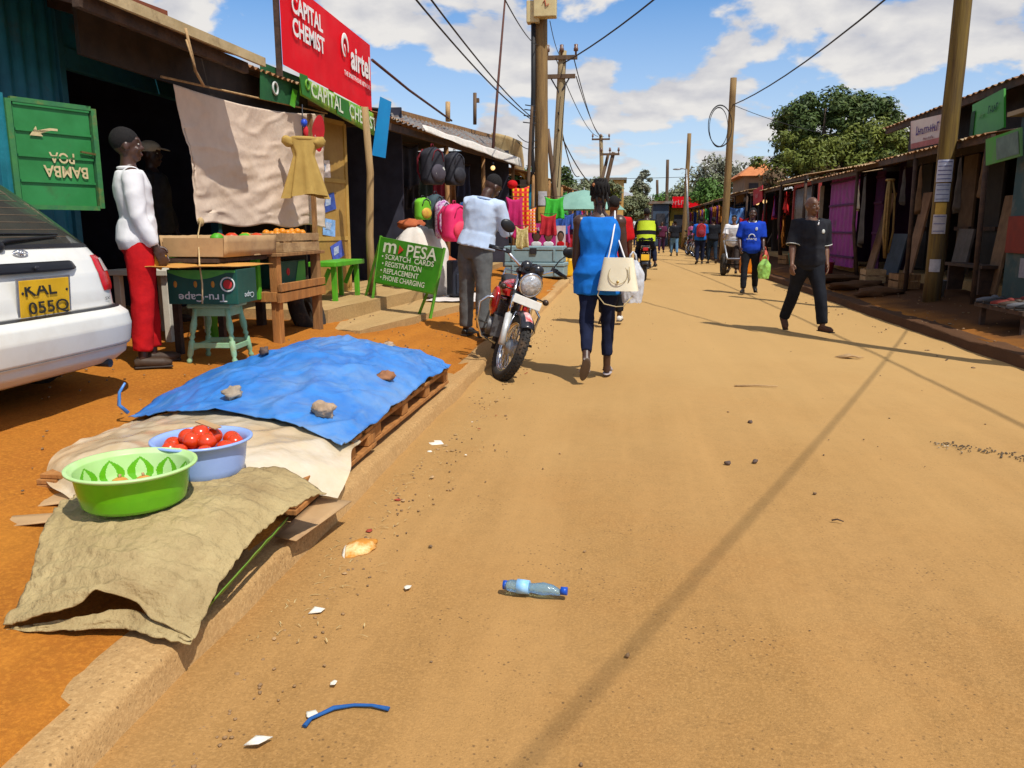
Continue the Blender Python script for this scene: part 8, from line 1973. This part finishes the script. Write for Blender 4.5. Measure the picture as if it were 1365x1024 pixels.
c = tr(925, 262, 70); tree('hazy green tree left of the bright bush', (c.x, 70, 0), c, (1.7, 1.2, .9), 34, 90, .17, [lf_far], .2, 14, .8)
c = tr(700, 252, 26); tree('small bright shrub growing by the canvas flap', (c.x, 26, .2), c, (.35, .5, .75), 14, 60, .10, [lf_bright], .06, 15, .25)
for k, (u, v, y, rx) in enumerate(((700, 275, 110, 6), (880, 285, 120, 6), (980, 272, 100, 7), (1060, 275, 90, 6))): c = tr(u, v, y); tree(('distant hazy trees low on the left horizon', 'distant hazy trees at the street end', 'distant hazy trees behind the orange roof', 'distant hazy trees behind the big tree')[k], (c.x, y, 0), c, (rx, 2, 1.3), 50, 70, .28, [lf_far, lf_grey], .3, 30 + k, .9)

# ------------------------------------------------------------------ buildings beyond
def building(label, x0, x1, y, h, wallm, roofm, win, dp=6, gable=0, floors=2, nw=3):
    t = thing('far_building', label, 'building', ((x0 + x1) / 2, y, 0))
    MB().box(((x0 + x1) / 2, y + dp / 2, h / 2), (x1 - x0, dp, h)).build('wall', wallm, t, world=True)
    if gable:
        q = MB(); xm = (x0 + x1) / 2; e = .4
        q.add([(x0 - e, y - e, h - .1), (x1 + e, y - e, h - .1), (x1 + e, y + dp + e, h - .1), (x0 - e, y + dp + e, h - .1), (xm - (x1 - x0) * .1, y + dp * .3, h + gable), (xm + (x1 - x0) * .1, y + dp * .3, h + gable)], [(0, 1, 5, 4), (1, 2, 5), (2, 3, 4, 5), (3, 0, 4), (0, 3, 2, 1)]); q.build('roof', roofm, t, world=True)
    else: MB().box(((x0 + x1) / 2, y + dp / 2, h + .12), (x1 - x0 + .5, dp + .5, .2)).build('roof', roofm, t, world=True)
    for f in range(floors):
        for k in range(nw):
            x = x0 + (x1 - x0) * (k + .5) / nw; z = h * (f + .55) / floors
            w_ = MB().box((x, y - .03, z), ((x1 - x0) / nw * .55, .08, h / floors * .45)).build('window', win, t, world=True); MB().box((x, y - .09, z - h / floors * .25), ((x1 - x0) / nw * .62, .14, .1)).build('sill', wallm, w_, world=True)
    return t
yel = M('plaster_yellow', (.55, .36, .12), (.45, .28, .09), scale=1, bump=.1); wd = M('window_dark', (.05, .05, .06), rough=.2, bump=0); orr = M('tile_orange', (.55, .20, .07), (.45, .15, .05), scale=3, stretch=(1, 1, 4), bump=.4)
a, b_ = ay(806, 300, 78), ay(832, 240, 78); building('yellow two-storey building at the end of the left row', a.x, b_.x, 78, b_.z, yel, M('slab_grey', (.3, .27, .22), scale=3), wd, 6, 0, 2, 2)
a, b_ = ay(990, 300, 46), ay(1040, 232, 46); building('house with an orange tiled roof behind the right stalls', a.x, b_.x, 46, b_.z, M('wall_brown', (.26, .18, .11), (.2, .13, .08), scale=2), orr, wd, 5, .75, 2, 2)
a, b_ = ay(893, 300, 66), ay(945, 276, 66)
t = building('yellow shop building under a long red sign board', a.x, b_.x + 1, 66, b_.z + .1, M('plaster_ochre', (.55, .38, .06), scale=2), iron_rust, wd, 5, 0, 1, 3)
t = thing('long_red_sign', 'long red sign board on the far yellow shop building', 'sign', tuple(ay(918, 276, 65.6))); a, b_ = ay(896, 277, 65.6), ay(940, 262, 65.6)
MB().box(((a.x + b_.x) / 2, 65.6, (a.z + b_.z) / 2), (b_.x - a.x, .12, b_.z - a.z)).build('board', M('sign_red', (0, 0, 0)), t, world=True); marks(6, 1.4, .4, ((a.x + b_.x) / 2 - .6, 65.5, (a.z + b_.z) / 2), (1, 0, 0), (0, 0, 1), .05, 13).build('lettering', M('ink_pink', (.6, .25, .25)), t, world=True)
a, b_ = ay(870, 300, 64), ay(892, 272, 64); building('small dark blue kiosk building beside the red sign', a.x, b_.x, 64, b_.z, M('plaster_blue', (.05, .08, .13), scale=2), iron_roof, wd, 4, 0, 1, 1)
for k, (x, y, h_) in enumerate(((-12, 30, 3.2), (-9, 42, 3.4), (-10, 56, 3.6))): building(('low tin roofed building behind the left stalls', 'second low building behind the left stalls', 'third low building behind the far left stalls')[k], x - 4, x + 2, y, h_, M('wall_brown', (0, 0, 0)), iron_roof, wd, 6, .6, 1, 3)
for k, (x, y, h_) in enumerate(((12, 26, 3.0), (12, 50, 3.2))): building(('low tin roofed building behind the purple shop', 'low building behind the denim stall')[k], x - 2, x + 5, y, h_, M('wall_brown', (0, 0, 0)), iron_rust, wd, 6, .6, 1, 3)
for k in range(3):
    mt2 = [(3.75, 40.2, 'motorcycle', 'far motorcycle parked beside the right stalls, nearest of its row'), (3.8, 42.0, 'motorcycle', 'far motorcycle parked second along the right stalls'), (3.7, 44.0, 'motorcycle', 'far motorcycle parked last along the right stalls')][k]
    dup(mt, (mt2[0], mt2[1], gz(3.7, 40)), R(20), mt2[3], 'motorcycles parked along the right stalls')
# end of the street: a low mass of stalls and people too far to tell apart
q = MB(); r_ = random.Random(77)
for i in range(420):
    x = r_.uniform(-6, 7.5); y = r_.uniform(96, 104); z = r_.uniform(0, 1.75); q.box((x, y, z), (r_.uniform(.2, .7), .3, r_.uniform(.25, .8)), (0, 0, r_.uniform(-.4, .4)))
tag(q.build('far_crowd', M('crowd_mix', (.35, .12, .08), (.05, .06, .12), scale=1.1, bump=0, dirt=(.5, .4, .25), dscale=1.7, dmin=.5, dmax=.6)), kind='stuff')
# ------------------------------------------------------------------ camera, light, sky
CLOUD_OFF = (.35, .2, 0)
YAW, PIT, CAMH = R(7.79), math.atan2(207, 1062), 1.3
cd = bpy.data.cameras.new('camera'); cam = bpy.data.objects.new('camera', cd); col.objects.link(cam)
cam.location = (0, 0, CAMH); cam.rotation_euler = (PI / 2 - PIT, 0, YAW)
cd.sensor_width = 36; cd.lens = 1062 / 1365 * 36; cd.clip_start = .05; cd.clip_end = 3000
sc.camera = cam

SUN_EL = R(58); SH = Vector((-.70, .714, 0))          # SH: where shadows fall on the ground
sd = Vector((-SH.x * math.cos(SUN_EL), -SH.y * math.cos(SUN_EL), math.sin(SUN_EL)))
sl = bpy.data.lights.new('sun', 'SUN'); sl.energy = 4.55; sl.angle = R(.53); sl.color = (1, .955, .87)
so = bpy.data.objects.new('sun', sl); col.objects.link(so)
so.rotation_euler = sd.to_track_quat('Z', 'Y').to_euler(); so.location = (20, -20, 40)

w = bpy.data.worlds.new('World'); sc.world = w; w.use_nodes = True
nt = w.node_tree; N = nt.nodes; L = nt.links
bg = N['Background']
sky = N.new('ShaderNodeTexSky'); sky.sky_type = 'NISHITA'; sky.sun_disc = False
sky.sun_elevation = SUN_EL; sky.sun_rotation = math.atan2(sd.x, sd.y)
sky.air_density = 1.0; sky.dust_density = .7; sky.ozone_density = 2.5; sky.altitude = 1500
hs = N.new('ShaderNodeHueSaturation'); hs.inputs['Saturation'].default_value = 1.22; hs.inputs['Value'].default_value = 1.65
L.new(sky.outputs[0], hs.inputs['Color'])
tc = N.new('ShaderNodeTexCoord')
sx = N.new('ShaderNodeSeparateXYZ'); L.new(tc.outputs['Generated'], sx.inputs[0])
zz = N.new('ShaderNodeMath'); zz.operation = 'MAXIMUM'; zz.inputs[1].default_value = .0; L.new(sx.outputs[2], zz.inputs[0])
za = N.new('ShaderNodeMath'); za.operation = 'ADD'; za.inputs[1].default_value = .34; L.new(zz.outputs[0], za.inputs[0])
def div(o):
    d = N.new('ShaderNodeMath'); d.operation = 'DIVIDE'; L.new(o, d.inputs[0]); L.new(za.outputs[0], d.inputs[1]); return d.outputs[0]
cx = N.new('ShaderNodeCombineXYZ'); L.new(div(sx.outputs[0]), cx.inputs[0]); L.new(div(sx.outputs[1]), cx.inputs[1])
mpc = N.new('ShaderNodeMapping'); mpc.inputs['Location'].default_value = CLOUD_OFF; L.new(cx.outputs[0], mpc.inputs[0])
n1 = N.new('ShaderNodeTexNoise'); n1.inputs['Scale'].default_value = 3.9; n1.inputs['Detail'].default_value = 8; n1.inputs['Roughness'].default_value = .52; n1.inputs['Distortion'].default_value = .15
L.new(mpc.outputs[0], n1.inputs['Vector'])
dens = N.new('ShaderNodeMapRange'); dens.inputs[1].default_value = .462; dens.inputs[2].default_value = .525; dens.interpolation_type = 'SMOOTHSTEP'
L.new(n1.outputs[0], dens.inputs[0])
# second sample shifted towards the sun: the cloud's sunny side against its base
mps = N.new('ShaderNodeMapping'); mps.inputs['Location'].default_value = (CLOUD_OFF[0], CLOUD_OFF[1] + .055, 0); L.new(cx.outputs[0], mps.inputs[0])
n2 = N.new('ShaderNodeTexNoise'); n2.inputs['Scale'].default_value = 3.9; n2.inputs['Detail'].default_value = 8; n2.inputs['Roughness'].default_value = .52; n2.inputs['Distortion'].default_value = .15
L.new(mps.outputs[0], n2.inputs['Vector'])
df = N.new('ShaderNodeMath'); df.operation = 'SUBTRACT'; L.new(n1.outputs[0], df.inputs[0]); L.new(n2.outputs[0], df.inputs[1])
shd = N.new('ShaderNodeMapRange'); shd.inputs[1].default_value = -.14; shd.inputs[2].default_value = .1
L.new(df.outputs[0], shd.inputs[0])
cc = N.new('ShaderNodeMixRGB'); cc.inputs[1].default_value = (5.2, 5.3, 5.9, 1); cc.inputs[2].default_value = (8.2, 8.0, 7.8, 1)
L.new(shd.outputs[0], cc.inputs[0])
# haze towards the horizon
hz = N.new('ShaderNodeMapRange'); hz.inputs[1].default_value = .26; hz.inputs[2].default_value = .0; hz.inputs[3].default_value = 0; hz.inputs[4].default_value = .85; L.new(zz.outputs[0], hz.inputs[0])
m0 = N.new('ShaderNodeMixRGB'); m0.inputs[2].default_value = (6.4, 6.9, 7.6, 1); L.new(hz.outputs[0], m0.inputs[0]); L.new(hs.outputs[0], m0.inputs[1])
m1 = N.new('ShaderNodeMixRGB'); L.new(dens.outputs[0], m1.inputs[0]); L.new(m0.outputs[0], m1.inputs[1]); L.new(cc.outputs[0], m1.inputs[2])
L.new(m1.outputs[0], bg.inputs['Color'])
bg.inputs['Strength'].default_value = .10
sc.view_settings.view_transform = 'Standard'
try: sc.view_settings.look = 'None'
except Exception: pass
sc.view_settings.exposure = 0; sc.view_settings.gamma = 1
sc.cycles.max_bounces = 6; sc.cycles.diffuse_bounces = 3; sc.cycles.transparent_max_bounces = 12
sc.cycles.use_denoising = True
